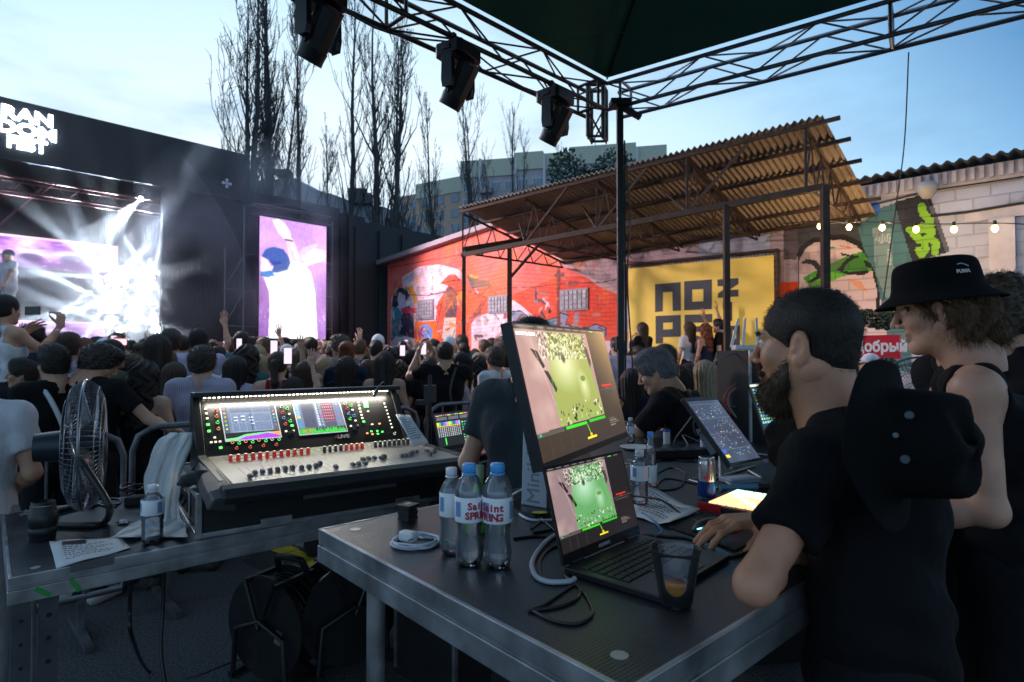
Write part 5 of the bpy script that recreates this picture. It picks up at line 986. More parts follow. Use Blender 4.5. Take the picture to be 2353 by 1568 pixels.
CC = {'black': (.007, .007, .009), 'white': (.62, .62, .68), 'grey': (.16, .17, .19), 'navy': (.015, .022, .05), 'red': (.42, .012, .02), 'lavender': (.42, .38, .52), 'teal': (.05, .12, .14), 'blue': (.12, .25, .45), 'pink': (.50, .28, .34), 'olive': (.07, .075, .04), 'beige': (.34, .28, .22)}
SK = [(.46, .24, .16), (.52, .29, .20), (.38, .20, .13), (.56, .33, .24)]
PHONE_S = M('phone_screen', (.02, .02, .02), .2, emit=(.75, .62, .80), es=.8)
def phone(loc, yaw, label, color=(.02, .02, .025), lit=True, roll=0, pit=0, group=None, scr=None):
    m = Matrix.Translation(loc) @ Matrix.Rotation(yaw, 4, 'Z') @ Matrix.Rotation(pit, 4, 'X') @ Matrix.Rotation(roll, 4, 'Y'); root = empty('phone', mat=m, label=label, cat='phone', group=group)
    b = MB(); b.box((0, 0, 0), (.070, .008, .140)); b.build('case', M('phone_case', (.02, .02, .022), .3), root, bevel=.003)
    b = MB(); b.box((0, -.0045, 0), (.063, .001, .130)); b.build('screen', scr or (PHONE_S if lit else M('phone_glass', (.01, .01, .012), .1)), root)
    b = MB(); b.box((-.018, .006, .052), (.026, .004, .03)); b.build('camera', BLKP, root, bevel=.001); return root
def crowd(px, top, Y, kind, hair, hcol, ccol, label, yaw=0, group='people in the packed crowd', bcol=None, near=True, sc=None, rnd=random):
    q = P(px, top, Y); f = kind.startswith('f'); hh = (1.735 if hair in ('curly', 'short') else 1.73) * 1.0; s = sc or (q.z - GZ) / hh; B = BODY[kind]
    root = bpy.data.objects.new('person', B['body']); COL.objects.link(root); root.location = (q.x, q.y, GZ); root.rotation_euler = (0, 0, yaw); root.scale = (s, s, s) if near else (min(s, 1.05), min(s, 1.05), s); root.color = (*rnd.choice(SK), 1)
    tag(root, label, 'person', group)
    h = obj('cap' if hair == 'cap' else 'hair', HAIRM[hair], None, root, HC[hcol] if hair != 'cap' else CC.get(hcol, (.02, .02, .02))); h.matrix_basis = B['hm']
    if hair == 'cap': h2 = obj('hair', HAIRM['buzz'], None, root, HC['dark brown']); h2.matrix_basis = B['hm']
    sh_ = obj('shirt', B['shirt'], None, root, CC[ccol])
    if near or True: obj('trousers', B['trousers'], None, root, bcol or rnd.choice([(.012, .013, .018), (.03, .035, .05), (.02, .02, .02)]))
    if near: 
        for n in 'LR': obj('shoe', B['shoe' + n], None, root, rnd.choice([(.5, .5, .52), (.03, .03, .03)]))
    return root
# ================================================================ the crowd
fl0 = PZ(305, 985, 1.03); fl1 = PZ(960, 935, 1.03); fdir = (fl1 - fl0).normalized()
def Yfront(px):
    r = (px - CXP) / FPX; k = fdir.y / fdir.x; return (fl0.y - k * fl0.x) / (1 - k * r)
near = [  # px, top of head, metres behind the barrier, body, hair, hair colour, shirt, label, turn
    (128, 797, .42, 'm', 'short', 'dark brown', 'black', 'young man in black tee with a white strap, profile to the left, behind the fan', 62),
    (62, 830, 1.25, 'm', 'short', 'dark brown', 'grey', 'boy looking left with lit face between the two young men at the left fence', 120),
    (330, 836, .40, 'f', 'wavy', 'dark brown', 'black', 'woman with long dark wavy hair held by an arm around her back', 5),
    (400, 838, 1.1, 'ftee', 'long', 'brown', 'black', 'woman with long brown hair right of the embraced woman', 0),
    (384, 812, 2.0, 'm', 'short', 'light brown', 'grey', 'man with a light brown mop of hair behind the long-haired women', 15),
    (463, 802, .5, 'm', 'curly', 'dark brown', 'lavender', 'man in a pale striped shirt at the barrier, left of the console', 12),
    (541, 824, 1.0, 'ftee', 'long', 'dark brown', 'navy', 'woman with very long straight dark hair right of the striped shirt', 0),
    (597, 820, 1.9, 'ftee', 'long', 'blonde', 'white', 'blonde woman with long straight hair left of the red top', 10),
    (638, 812, .8, 'f', 'pony', 'brown', 'red', 'woman with ponytail in a red sleeveless top behind the console', 8),
    (690, 808, 2.3, 'm', 'short', 'black', 'navy', 'black-haired man behind the right shoulder of the red-top woman', -10),
    (703, 834, 1.05, 'ftee', 'long', 'brown', 'black', 'woman with smooth straight brown hair behind the left console screen', 0),
    (745, 824, 2.0, 'f', 'long', 'blonde', 'pink', 'fair-haired woman showing her cheek behind the middle of the console', 50),
    (795, 824, .95, 'ftee', 'long', 'dark brown', 'black', 'woman with a wide curtain of dark straight hair above the right console screen', -5),
    (845, 830, 1.7, 'ftee', 'long', 'brown', 'grey', 'woman with brown hair between the dark curtain and the clipped hair', 0),
    (884, 813, .6, 'f', 'halfup', 'dark brown', 'black', 'woman in a black tank top with half her hair clipped up', 0),
    (1062, 812, .75, 'f', 'pony', 'black', 'white', 'woman in profile with a slick black ponytail by the white T-shirt man', 70),
    (1141, 803, .35, 'm', 'curly', 'brown', 'white', 'man in a white T-shirt turned left, leaning on the barrier', 45),
    (1168, 812, 1.3, 'm', 'short', 'black', 'blue', 'dark-haired man in a pale blue shirt beside the big monitor', 5),
    (917, 832, 1.8, 'ftee', 'wavy', 'brown', 'black', 'woman with loose brown hair right of the clipped hair', 0),
    (770, 803, 3.2, 'm', 'buzz', 'black', 'black', 'man in dark clothes with cropped hair under the portrait screen', 0),
    (497, 800, 3.0, 'm', 'short', 'black', 'black', 'dark-haired man far behind the striped shirt', 0),
    (560, 806, 2.2, 'm', 'short', 'dark brown', 'white', 'man with dark hair and white collar behind the long straight dark hair', 0),
    (170, 806, 2.6, 'm', 'short', 'dark brown', 'black', 'dark-haired man behind the black-tee profile man', 0), (100, 778, 2.4, 'm', 'cap', 'black', 'black', 'tall man in a black cap below the girl filming', 0),
    (285, 826, 1.9, 'm', 'short', 'dark brown', 'teal', 'man in teal leaning behind the curly-haired man', -30), (985, 826, 1.5, 'ftee', 'long', 'dark brown', 'black', 'woman with dark hair left of the man filming with both hands', 0),
    (940, 808, 2.6, 'm', 'short', 'black', 'navy', 'black-haired man further back between the tank top and the filming man', 10), (1100, 822, 1.6, 'ftee', 'wavy', 'dark brown', 'black', 'woman with dark wavy hair behind the slick ponytail', 0)]
for (px, top, off, kind, hair, hc, cc, lb, yaw) in near:
    o = crowd(px, top, Yfront(px) + off, kind, hair, hc, cc, lb, R(yaw))
    if 'striped' in lb:
        sm = o.children; st = M('striped_shirt', (.40, .36, .50), .85, bump=.4, bs=26, bd=.008); t = st.node_tree; n = t.nodes.new; l = t.links.new; tcn = n('ShaderNodeTexCoord'); wv = n('ShaderNodeTexWave'); wv.inputs['Scale'].default_value = 24; wv.inputs['Distortion'].default_value = .5; l(tcn.outputs['Object'], wv.inputs['Vector']); rp_ = n('ShaderNodeValToRGB'); rp_.color_ramp.elements[0].color = (.28, .25, .38, 1); rp_.color_ramp.elements[1].color = (.50, .47, .60, 1); l(wv.outputs[0], rp_.inputs[0]); l(rp_.outputs[0], t.nodes['Principled BSDF'].inputs['Base Color'])
        for c in o.children:
            if c.name.startswith('shirt'): c.data = c.data.copy(); c.data.materials[0] = st
    if 'white strap' in lb:
        b = MB(); b.tube(smooth_path([(-.10, .10, 1.38), (-.11, .02, 1.475), (-.09, -.08, 1.43), (-.05, -.14, 1.3), (.0, -.15, 1.15)], 5), .016, n=6); c = b.build('strap', M('white_strap', (.6, .62, .66), .7), o)
def special(name_lb, px, top, Y, J, hair, hc, cc, top_, yaw, bc=(.02, .02, .025), h=.012, grp='people in the packed crowd', skc=(.50, .27, .18), headh=None, topz=1.735, scale=None, base=None):
    m = body_meshes(J, h, top_); q = P(px, top, Y); s = scale or (q.z - GZ) / topz; hdp = Vector(J['hd']); Rm = Matrix.Rotation(yaw, 3, 'Z')
    loc = Vector((q.x, q.y, GZ)) - Rm @ Vector((hdp.x * s, hdp.y * s, 0)); 
    if base is not None: loc.z = base
    o = obj('person', m['body'], SKIN, None, skc); o.location = loc; o.rotation_euler = (0, 0, yaw); o.scale = (s,) * 3; tag(o, name_lb, 'person', grp)
    hh_ = obj('cap' if hair == 'cap' else 'hair', HAIRM[hair], None, o, HC[hc]); hh_.matrix_basis = m['hm']; obj('shirt', m['shirt'], CLOTH, o, CC[cc]); obj('trousers', m['trousers'], CLOTH, o, bc)
    for n in 'LR': obj('shoe', m['shoe' + n], SHOE, o, (.45, .45, .47))
    return o
# man with buzz cut filming over his head
J = pose(shL=(-.19, 0, 1.46), shR=(.19, 0, 1.45), elL=(-.34, .12, 1.40), elR=(.12, .26, 1.42), wrL=(-.26, .22, 1.64), wrR=(-.12, .27, 1.60), dirL=(.25, .05, 1), dirR=(-.3, .05, 1), nL=(1, -.2, 0), nR=(-.8, -.6, 0), cL=.4, cR=.4, yaw=.35)
o = special('man with a buzz cut in a black shirt holding a phone up in both hands', 1021, 787, Yfront(1021) + .35, J, 'buzz', 'dark brown', 'black', 'tee', R(5))
b = MB(); b.tube(smooth_path([(.13, .12, 1.40), (.13, .02, 1.50), (.10, -.10, 1.44), (.06, -.15, 1.25), (.10, -.14, 1.05)], 5), .014, n=6); b.build('strap', BLKP, o)
phone(P(972, 800, Yfront(1021) + .55), R(5), 'phone held up in both hands by the buzz-cut man')
# curly-haired man with his arm round the woman
J = pose(shR=(.19, .02, 1.43), elR=(.36, .12, 1.22), wrR=(.58, .10, 1.15), dirR=(1, -.1, -.12), nR=(0, -.6, -.8), cR=.25, yaw=-.9, pit=-.45, hd=(.03, .05, 1.60))
o = special('curly-haired man in a black tee looking down, his arm stretched to the right', 232, 797, Yfront(232) + .38, J, 'curly', 'dark brown', 'black', 'tee', R(-12), topz=1.72)
# man at the left edge, only arm and white sleeve in view
J = pose(elR=(.25, -.02, 1.16), wrR=(.12, .16, 1.05), dirR=(-.7, .5, -.2)); o = special('person in white tee cut by the left edge of the picture', -60, 806, 2.62, J, 'short', 'brown', 'white', 'tee', R(20), bc=(.3, .3, .32))
# girl on someone's shoulders, filming
J = pose(fem=True, knL=(-.13, .38, .82), knR=(.13, .38, .82), anL=(-.12, .36, .42), anR=(.12, .36, .42), elR=(.27, .10, 1.28), wrR=(.32, .22, 1.50), dirR=(-.1, .1, 1), nR=(-1, .2, 0), cR=.6, elL=(-.2, .15, 1.3), wrL=(-.1, .3, 1.45))
g_ = P(15, 690, 4.9); bz = g_.z - 1.70; o = special('girl in a white crop top sitting on shoulders and filming, at the left edge', 15, 690, 4.9, J, 'pony', 'black', 'white', 'tank', R(-8), scale=1.0, base=bz)
phone(P(75, 714, 4.72), R(-8), 'black phone held sideways by the girl on shoulders', lit=False, roll=R(90))
crowd(14, 868, 4.95, 'm', 'short', 'black', 'black', 'man carrying the girl on his shoulders')
# people on the platform before the banner and at the mural
plat = [(1477, 743, 11.2, 'flong', 'long', 'brown', 'black', 'woman in black sweater clapping, alone before the left of the banner', 30), (1585, 742, 11.0, 'ftee', 'long', 'brown', 'white', 'woman in loose white tee with waist-long hair before the banner', 20), (1622, 746, 10.8, 'fup', 'wavy', 'red', 'navy', 'red-haired woman in navy with a raised hand before the banner', 30), (1655, 736, 10.9, 'mhand', 'short', 'black', 'black', 'man in black tee with red print at the right of the banner group', 60)]
for (px, top, Y, kind, hair, hc, cc, lb, yaw) in plat:
    q = P(px, top, Y); o = crowd(px, top, Y, kind, hair, hc, cc, lb, R(yaw), group='people standing on the platform', sc=.98); o.location.z = q.z - 1.70
pf = empty('platform', P(1560, 812, 11.3), 0, 'low dark platform under the people before the banner', 'platform'); pf.location.z = GZ
b = MB(); b.box((0, 0, .16), (3.4, 1.6, .28), Matrix.Rotation(R(-44), 3, 'Z')); b.build('deck', BLKM, pf); b = MB(); b.box((0, -.0, .31), (3.45, 1.65, .02), Matrix.Rotation(R(-44), 3, 'Z')); b.build('top', DECK, pf)
# the rest of the crowd: every one a figure with look and label of its own
rr = random.Random(21); placed = []; cnt_ = {}
def ok(x, y, d): return all((x - a) ** 2 + (y - c) ** 2 > d * d for a, c in placed)
for o in [o for o in COL.objects if o.get('category') == 'person']: placed.append((o.location.x, o.location.y))
def where(px):
    for lim, w in ((95, 'under the singer'), (220, 'under the pink screen'), (330, 'under left stage lamps'), (450, 'under right stage lamps'), (580, 'left of portrait screen'), (680, 'under portrait screen, left'), (770, 'under portrait screen, right'), (900, 'under the black wall'), (1000, 'at mural left end'), (1110, 'at mural middle'), (1230, 'beside the monitor'), (1430, 'behind the monitor'), (1500, 'by the tent pole'), (1590, 'under banner left'), (1700, 'under banner right')):
        if px < lim: return w
    return 'under the drink sign'
tries = 0; made = 0; far_specs = []
while tries < 14000 and made < 250:
    tries += 1; t = (tries % 60) / 60; px = rr.uniform(-60, 1760); Y = 4.6 + 8.2 * rr.random() ** 1.15; x = (px - CXP) / FPX * Y
    if Y < Yfront(px) + 1.35 or not ok(x, Y, .41): continue
    s = (Vector((x, Y, 0)) - w0).dot(wn)
    if s < 1.0: continue
    if (Vector((x, Y, 0)) - f0).dot(fi) > -1.4: continue
    if px > 1430 and (Y < 4.6 or (Vector((x, Y, 0)) - w0).dot(wn) < 2.2): continue
    placed.append((x, Y)); fem = rr.random() < .5; hair = rr.choice(['long', 'long', 'wavy', 'pony', 'bun', 'halfup']) if fem else rr.choice(['short', 'short', 'short', 'curly', 'buzz', 'cap']); hc = rr.choice(['black', 'dark brown', 'dark brown', 'brown', 'light brown'] + (['blonde', 'red'] if fem else ['black'])); cc = rr.choice(['black', 'black', 'white', 'white', 'white', 'grey', 'navy', 'beige', 'pink', 'lavender', 'olive', 'teal'])
    if hair == 'cap': hc = rr.choice(['black', 'white', 'navy'])
    kd = rr.random(); kind = ('fup' if kd < .05 else 'ftee' if kd < .6 else 'f') if fem else ('mup' if kd < .08 else 'mhand' if kd < .11 else 'm')
    ht = rr.gauss(1.68 if fem else 1.79, .05); yaw = rr.gauss(0, 22); dirw = math.degrees(math.atan2(-(x + 7), 15 - Y)) * -1
    if px < 1430: yaw += 22 if px > 700 else 8
    else: yaw += 45
    far_specs.append((px, Y, kind, hair, hc, cc, ht, yaw, x)); made += 1
far_specs.sort(key=lambda a: a[1])
seen = {}
HN = {'long': 'long straight %s hair', 'wavy': 'wavy %s hair', 'pony': '%s ponytail', 'bun': '%s hair bun', 'halfup': 'half-clipped %s hair', 'short': 'short %s hair', 'curly': 'curly %s hair', 'buzz': 'cropped %s hair', 'cap': '%s cap'}
for (px, Y, kind, hair, hc, cc, ht, yaw, x) in far_specs:
    dist = 'near row' if Y < 6.2 else 'middle row' if Y < 8 else 'far row' if Y < 10 else 'farthest row'
    act = {'fup': ', arm up', 'mup': ', filming', 'mhand': ', hand up'}.get(kind, '')
    lb = '%s, %s, %s top%s, %s, %s' % ('woman' if kind[0] == 'f' else 'man', HN[hair] % hc, cc, act, dist, where(px))
    if lb in seen: lb += ', right one' if px > seen[lb] else ', left one'
    lb = lb.replace(' and ', ' ') if len(lb.split()) > 16 else lb
    if len(lb.split()) > 16: lb = lb.replace('half-clipped', 'clipped').replace('under portrait screen, ', 'under screen, ')
    seen.setdefault(lb, px); q = P(px, 812, Y); s = ht / 1.735; B = BODY[kind]; grp = 'people in the packed crowd'
    root = bpy.data.objects.new('person', B['body']); COL.objects.link(root); root.location = (x, Y, GZ); root.rotation_euler = (0, 0, R(yaw)); root.scale = (s, s, s); root.color = (*rr.choice(SK), 1); tag(root, lb, 'person', grp)
    h = obj('cap' if hair == 'cap' else 'hair', HAIRM[hair], None, root, HC[hc] if hair != 'cap' else CC[hc]); h.matrix_basis = B['hm']; obj('shirt', B['shirt'], None, root, CC[cc]); obj('trousers', B['trousers'], None, root, rr.choice([(.012, .013, .018), (.03, .035, .05)]))
    if kind == 'mup':
        pl = Matrix.Rotation(R(yaw), 4, 'Z') @ Vector((.015, .29, 1.72 * 1)) * s; phone(Vector((x, Y, GZ)) + pl, R(yaw), 'phone of the filming man, %s, %s top, %s' % (HN[hair] % hc, cc, where(px)), group='phones held up in the crowd')
for k, (px, py, Y, lb, rl) in enumerate(((550, 791, 7.2, 'bright phone raised left of the portrait screen', 0), (630, 799, 5.6, 'phone raised under the left of the portrait screen', 0), (662, 818, 4.9, 'phone with a blue-white screen raised behind the red-top woman', 0), (277, 786, 6.2, 'pink-screened phone held sideways before the stage lamps', 90), (925, 806, 7.5, 'small lit phone between the tank top woman and the filming man', 0), (1157, 741, 12, 'tiny lit phone held high by the mural crowd', 0))):
    phone(P(px, py, Y), 0, lb, roll=R(rl), group='phones held up in the crowd', scr=M('pink_screen', (.1, .02, .02), emit=(1, .35, .4), es=1.4) if rl else None)
    base = P(px, py, Y); J = None
    crowd(px + 12, 815, Y + .12, 'mhand' if k % 2 else 'fup', 'short' if k % 2 else 'long', 'dark brown', 'black', 'person holding up the %s' % lb.split(' raised')[0].split(' held')[0], R(-10), sc=(base.z - GZ + .02) / 2.0)
# ================================================================ crowd barriers
GAL = M('galvanised_tube', (.17, .17, .19), .45, .7, var=.3, vs=10)
def barrier(a, d, ln, label):
    root = empty('crowd_barrier', (a.x, a.y, 0), math.atan2(d.y, d.x), label, 'barrier', 'crowd barriers in front of the audience')
    b = MB(); r = .14; zt, zb = 1.03, .10; pts = [(0, 0, zb), (0, 0, zt - r), (.03, 0, zt - .05), (r * .7, 0, zt - .012), (r, 0, zt), (ln - r, 0, zt), (ln - r * .7, 0, zt - .012), (ln - .03, 0, zt - .05), (ln, 0, zt - r), (ln, 0, zb), (0, 0, zb)]
    b.tube(pts, .019, n=8); b.build('frame', GAL, root)
    for i in range(1, 12): b = MB(); b.cyl((ln * i / 12, 0, zb), (ln * i / 12, 0, zt), .008 if i % 3 else .012, n=6); b.build('bar', GAL, root)
    for x in (.2, ln - .2): b = MB(); b.bar((x, -.28, GZ + .02), (x, .28, GZ + .02), .04, .04); b.bar((x, 0, GZ + .02), (x, 0, zb), .035); b.build('foot', GAL, root)
barrier(PZ(285, 992, 1.03) - fdir * 2.2, fdir, 2.2, 'leftmost crowd barrier, behind the fan'); barrier(fl0, fdir, (fl1 - fl0).length, 'crowd barrier behind the towel and the mixing console'); barrier(PZ(985, 932, 1.03), fdir, 1.9, 'crowd barrier between the console and the big monitor')
# ================================================================ mixing console on its flight case
cx = Vector((.813, .582, 0)).normalized(); cyv = Vector((-cx.y, cx.x, 0)); cO = PZ(456, 1236, T2)
CF = frame(cO, cx, cyv); CFi = CF.inverted()
def CP(x, y, z): return CF @ Vector((x, y, z))
case = empty('flight_case', mat=CF, label='black flight case with aluminium edges under the mixing console', cat='flight case')
LAM = M('black_laminate', (.012, .012, .013), .5, bump=.3, bs=180, var=.2)
b = MB(); b.box((.56, .37, .082), (1.12, .74, .158)); b.build('body', LAM, case)
b = MB()
for y in (0, .74):
    for z in (.006, .158): b.box((.56, y, z), (1.13, .022, .02))
    for x in (0, 1.12): b.box((x, y, .082), (.022, .026, .17))
for x in (0, 1.12):
    for z in (.006, .158): b.box((x, .37, z), (.024, .74, .022))
b.build('edging', ALU, case, bevel=.003)
b = MB(); b.box((-.004, .30, .085), (.006, .17, .12)); b.build('handle_plate', ALU, case, bevel=.002); b = MB(); b.box((-.009, .30, .082), (.006, .12, .075)); b.tube([(-.014, .25, .10), (-.024, .25, .075), (-.024, .35, .075), (-.014, .35, .10)], .006); b.build('handle', BLKP, case)
for x in (.28, .86): b = MB(); b.box((x, -.012, .022), (.12, .008, .03)); b.cyl((x - .05, -.014, .025), (x - .05, -.022, .025), .010); b.cyl((x + .05, -.014, .025), (x + .05, -.022, .025), .010); b.box((x, -.018, .014), (.04, .008, .008)); b.build('latch', ALUD, case)
b = MB(); b.box((.60, -.002, .105), (.42, .003, .030)); b.build('grey_strip', M('strip', (.16, .17, .19), .5), case)
con = empty('mixing_console', mat=CF, label='large digital mixing console with two touch screens and lit faders', cat='mixing console')
SHELL = M('console_shell', (.013, .014, .016), .42, bump=.15, bs=300); CUSH = M('armrest_foam', (.018, .020, .024), .55, bump=.4, bs=260)
xl, xr = .085, 1.05; S0 = Vector((0, .42, .24)); S1 = Vector((0, .62, .485)); sup = (S1 - S0).normalized(); F0 = Vector((0, -.19, .228))
b = MB()
for (x0, x1) in ((xl - .035, xl), (xr, xr + .035)):
    pr = [(-.10, .10), (-.10, .225), (.42, .245), (.615, .50), (.66, .50), (.68, .30), (.62, .164), (.02, .164)]; b.add([(x, y, z) for x in (x0, x1) for y, z in pr], [tuple(range(8))[::-1], tuple(range(8, 16))] + [(i, (i + 1) % 8, 8 + (i + 1) % 8, 8 + i) for i in range(8)])
pr = [(-.17, .175), (-.19, .222), (.42, .235), (.622, .482), (.655, .50), (.675, .30), (.615, .165), (.03, .165)]; b.add([(x, y, z) for x in (xl, xr) for y, z in pr], [tuple(range(8))[::-1], tuple(range(8, 16))] + [(i, (i + 1) % 8, 8 + (i + 1) % 8, 8 + i) for i in range(8)])
b.box(((xl + xr) / 2, .60, .505), (xr - xl + .07, .10, .022)); b.build('shell', SHELL, con, bevel=.004)
b = MB(); sec = [(-.19, .228), (-.215, .232), (-.25, .222), (-.27, .195), (-.255, .165), (-.20, .155), (-.12, .165)]
b.add([(x, y, z) for x in (xl - .045, xr + .045) for y, z in sec], [tuple(range(7))[::-1], tuple(range(7, 14))] + [(i, (i + 1) % 7, 7 + (i + 1) % 7, 7 + i) for i in range(7)]); b.build('armrest', CUSH, con, bevel=.008, seg=3)
for sg, x0 in ((-1, xl), (1, xr)):
    b = MB(); pts = [(.40, .235, .0), (.25, .235, .015), (.08, .232, .035), (-.08, .226, .048), (-.19, .218, .050), (-.255, .196, .046)]; V = []
    for y, z, w in pts: V += [(x0, y, z + .002), (x0 + sg * (w + .03), y, z - .008), (x0 + sg * (w + .05), y, z - .04), (x0 + sg * .0, y, z - .06)]
    n_ = len(pts); Fc = [(4 * i + k, 4 * i + (k + 1) % 4, 4 * (i + 1) + (k + 1) % 4, 4 * (i + 1) + k) for i in range(n_ - 1) for k in range(4)] + [(0, 1, 2, 3), tuple(4 * (n_ - 1) + k for k in range(4))]
    b.add(V, Fc); b.build('side_cushion', CUSH, con, bevel=.007, seg=3)
def onp(zx, zy, o, n):   # zoom pixel -> point in the console frame on a plane given there
    q = PL(404.4 + .289 * zx, 863.9 + .289 * zy, CF @ o, (CF.to_3x3() @ n)); return CFi @ q
sn = Vector((1, 0, 0)).cross(sup).normalized(); fn = Vector((0, -(.235 - .222), .61)).normalized(); fo = Vector((0, -.19, .2235)); so2 = S0 + Vector((0, -.004, 0)) - Vector((0, .0, .005))
so2 = Vector((0, .42, .235)) + sn * .0015; sup2 = (Vector((0, .622, .482)) - Vector((0, .42, .235))).normalized(); sn = Vector((1, 0, 0)).cross(sup2).normalized(); so2 = Vector((0, .42, .235)) + sn * .0012
def SPt(zx, zy): return onp(zx, zy, so2, sn)
def FPt(zx, zy): return onp(zx, zy, fo, fn)
def uiscreen(seed, kind):
    c = Canvas(200, 130, (96, 112, 138)); r = random.Random(seed)
    if kind == 1:
        c.rect(0, 0, 1, .06, (60, 80, 100)); c.rect(.28, 0, .38, .05, (90, 170, 210)); c.rect(.88, 0, 1, .07, (230, 200, 60)); c.rect(0, 0, .07, .07, (60, 200, 80)); c.rect(0, .06, .10, .8, (70, 84, 100)); c.rect(.90, .06, 1, .8, (70, 84, 100))
        c.rect(.15, .12, .55, .24, (70, 88, 112)); c.rect(.58, .12, .88, .24, (80, 98, 122))
        for x in (.15, .27, .40, .56, .88): c.rect(x, .28, x + .006, .78, (150, 165, 190))
        for y in (.28, .52, .78): c.rect(.15, y, .88, y + .008, (150, 165, 190))
        for x, y in ((.20, .36), (.33, .34), (.48, .38), (.33, .44), (.48, .46), (.20, .45), (.49, .56)): c.rect(x, y, x + .07, y + .035, (190, 205, 225)); c.rect(x, y + .045, x + .05, y + .07, (30, 50, 70))
        c.rect(.50, .28, .515, .78, (30, 40, 60)); 
        for k in range(6): c.ell(.05, .14 + k * .11, .022, .02, [(240, 70, 70), (250, 170, 40), (240, 160, 60), (150, 170, 40), (170, 190, 40), (210, 200, 60)][k]); c.ell(.95, .14 + k * .1, .018, .018, [(90, 60, 110), (240, 140, 60), (230, 230, 240), (60, 190, 150), (60, 160, 220), (230, 60, 70)][k])
        c.rect(0, .80, 1, 1, (25, 30, 35)); c.poly([(0, .95), (.2, .93), (.35, .86), (.6, .84), (.8, .83), (1, .88), (1, 1), (0, 1)], (110, 190, 120)); c.poly([(.2, 1), (.35, .92), (.6, .89), (.75, .86), (.9, .9), (1, .93), (1, 1)], (150, 60, 220)); c.poly([(.8, .84), (1, .83), (1, .97), (.9, .9)], (210, 140, 60))
    else:
        c.rect(0, 0, 1, .05, (60, 80, 100)); c.rect(0, 0, .06, .06, (230, 200, 60))
        for k in range(18): c.rect(.01, .08 + k * .042, .09, .105 + k * .042, (150, 190, 215) if k < 9 else (225, 200, 80) if k < 11 else (60, 130, 170))
        c.rect(.14, .08, .40, .82, (66, 72, 92)); c.rect(.42, .08, .56, .82, (84, 92, 120)); c.rect(.57, .08, .83, .66, (110, 60, 80)); c.rect(.57, .68, .83, .82, (70, 76, 90))
        for k in range(14):
            c.rect(.43, .1 + k * .05, .48, .125 + k * .05, (210, 215, 225)); c.rect(.51, .1 + k * .05, .55, .125 + k * .05, r.choice([(60, 200, 120), (230, 80, 140), (150, 160, 180)]))
        for i in range(5):
            for j in range(6): c.poly([(.59 + i * .045, .12 + j * .09), (.62 + i * .045, .12 + j * .09), (.605 + i * .045, .16 + j * .09)], (215, 150, 170))
        for k in range(6): c.ell(.92, .14 + k * .11, .02, .02, r.choice([(60, 200, 210), (240, 160, 60), (220, 60, 80), (90, 110, 220)]))
        c.rect(0, .83, 1, 1, (20, 30, 30))
        for k in range(60): h = r.uniform(.02, .16); c.rect(.01 + k * .0163, 1 - h, .02 + k * .0163, 1, (60, 210, 70) if h > .05 else (230, 90, 120)); c.rect(.01 + k * .0163, .84, .022 + k * .0163, 1 - h, [(170, 180, 60), (40, 60, 120), (30, 90, 80)][k * 3 // 60 if k % 4 else 0], .8)
    c.a += c.noise(40, 16, seed, 2)[..., None]; return c
def pscreen(cvs, quad, parent, es, fr_w=.006, nrm=None, name='touch_screen'):
    n = nrm; c = sum(quad, Vector((0, 0, 0))) / 4; o = [c + (q - c) * (1 + fr_w * 2 / (quad[1] - quad[0]).length) for q in quad]; b = MB(); b.add([q - n * .002 for q in o] + [q + n * .0015 for q in o], [(0, 1, 2, 3), (7, 6, 5, 4), (0, 4, 5, 1), (1, 5, 6, 2), (2, 6, 7, 3), (3, 7, 4, 0)]); s = b.build(name, M('screen_rim', (.55, .56, .60), .3, emit=(.7, .75, .85), es=.35), parent)
    return cvs.mesh('display', scr_mat('console_display' if es > 1 else 'display_%d' % int(es * 100), es), *[q + n * .0022 for q in quad], s)
pscreen(uiscreen(1, 1), [SPt(*q) for q in ((350, 232), (775, 216), (835, 485), (400, 520))], con, 1.05, .004, sn); pscreen(uiscreen(2, 2), [SPt(*q) for q in ((928, 206), (1288, 191), (1360, 438), (988, 470))], con, 1.1, .004, sn)
LED = M('led_strip', (1, 1, 1), .4, emit=(1.0, .90, .72), es=5)
b = MB(); a0_, a1_ = Vector((xl + .02, .612, .487)), Vector((xr - .02, .612, .487))
for k in range(46): b.box(a0_.lerp(a1_, k / 45) , (.011, .007, .004))
tag(b.build('led_strip', LED, con), kind='stuff')
ld = bpy.data.lights.new('console_strip', 'AREA'); ld.shape = 'RECTANGLE'; ld.size = .92; ld.size_y = .012; ld.energy = 1.9; ld.color = (1, .93, .78)
o = bpy.data.objects.new('console_strip', ld); COL.objects.link(o); o.parent = con; dd_ = (Vector((0, -.35, -1))).normalized(); o.matrix_basis = Matrix.Translation((.57, .56, .50)) @ Vector((0, 0, 0)).to_track_quat('Z', 'Y').to_matrix().to_4x4() if False else Matrix.Translation((.57, .585, .486)) @ Matrix.Rotation(R(-30), 4, 'X')
KN = M('knob_metal', (.10, .10, .11), .3, .4); 
def em(name, c, s): return M(name, c, .4, emit=c, es=s)
EG, EW, ER, EO, EB = em('lit_green', (.12, .95, .16), 1.1), em('lit_warm_white', (.95, .90, .66), .7), em('lit_red', (1, .14, .10), .7), em('lit_orange', (1, .45, .15), .8), em('lit_blue', (.2, .45, 1), .7)
def kn(lst, kind, col, plane='S', r=.0062, h=.012, nm='knob'):
    for zx, zy in lst:
        p = (SPt if plane == 'S' else FPt)(zx, zy); n = sn if plane == 'S' else fn; b = MB(); b.cur = 0; b.cyl(p, p + n * h, r, r * .85, n=10); b.cur = 1; b.cyl(p + n * .0004, p + n * .0014, r * 1.2, n=10); b.cyl(p + n * h, p + n * (h + .0006), r * .5, n=8); b.build(nm, [KN, col], con)
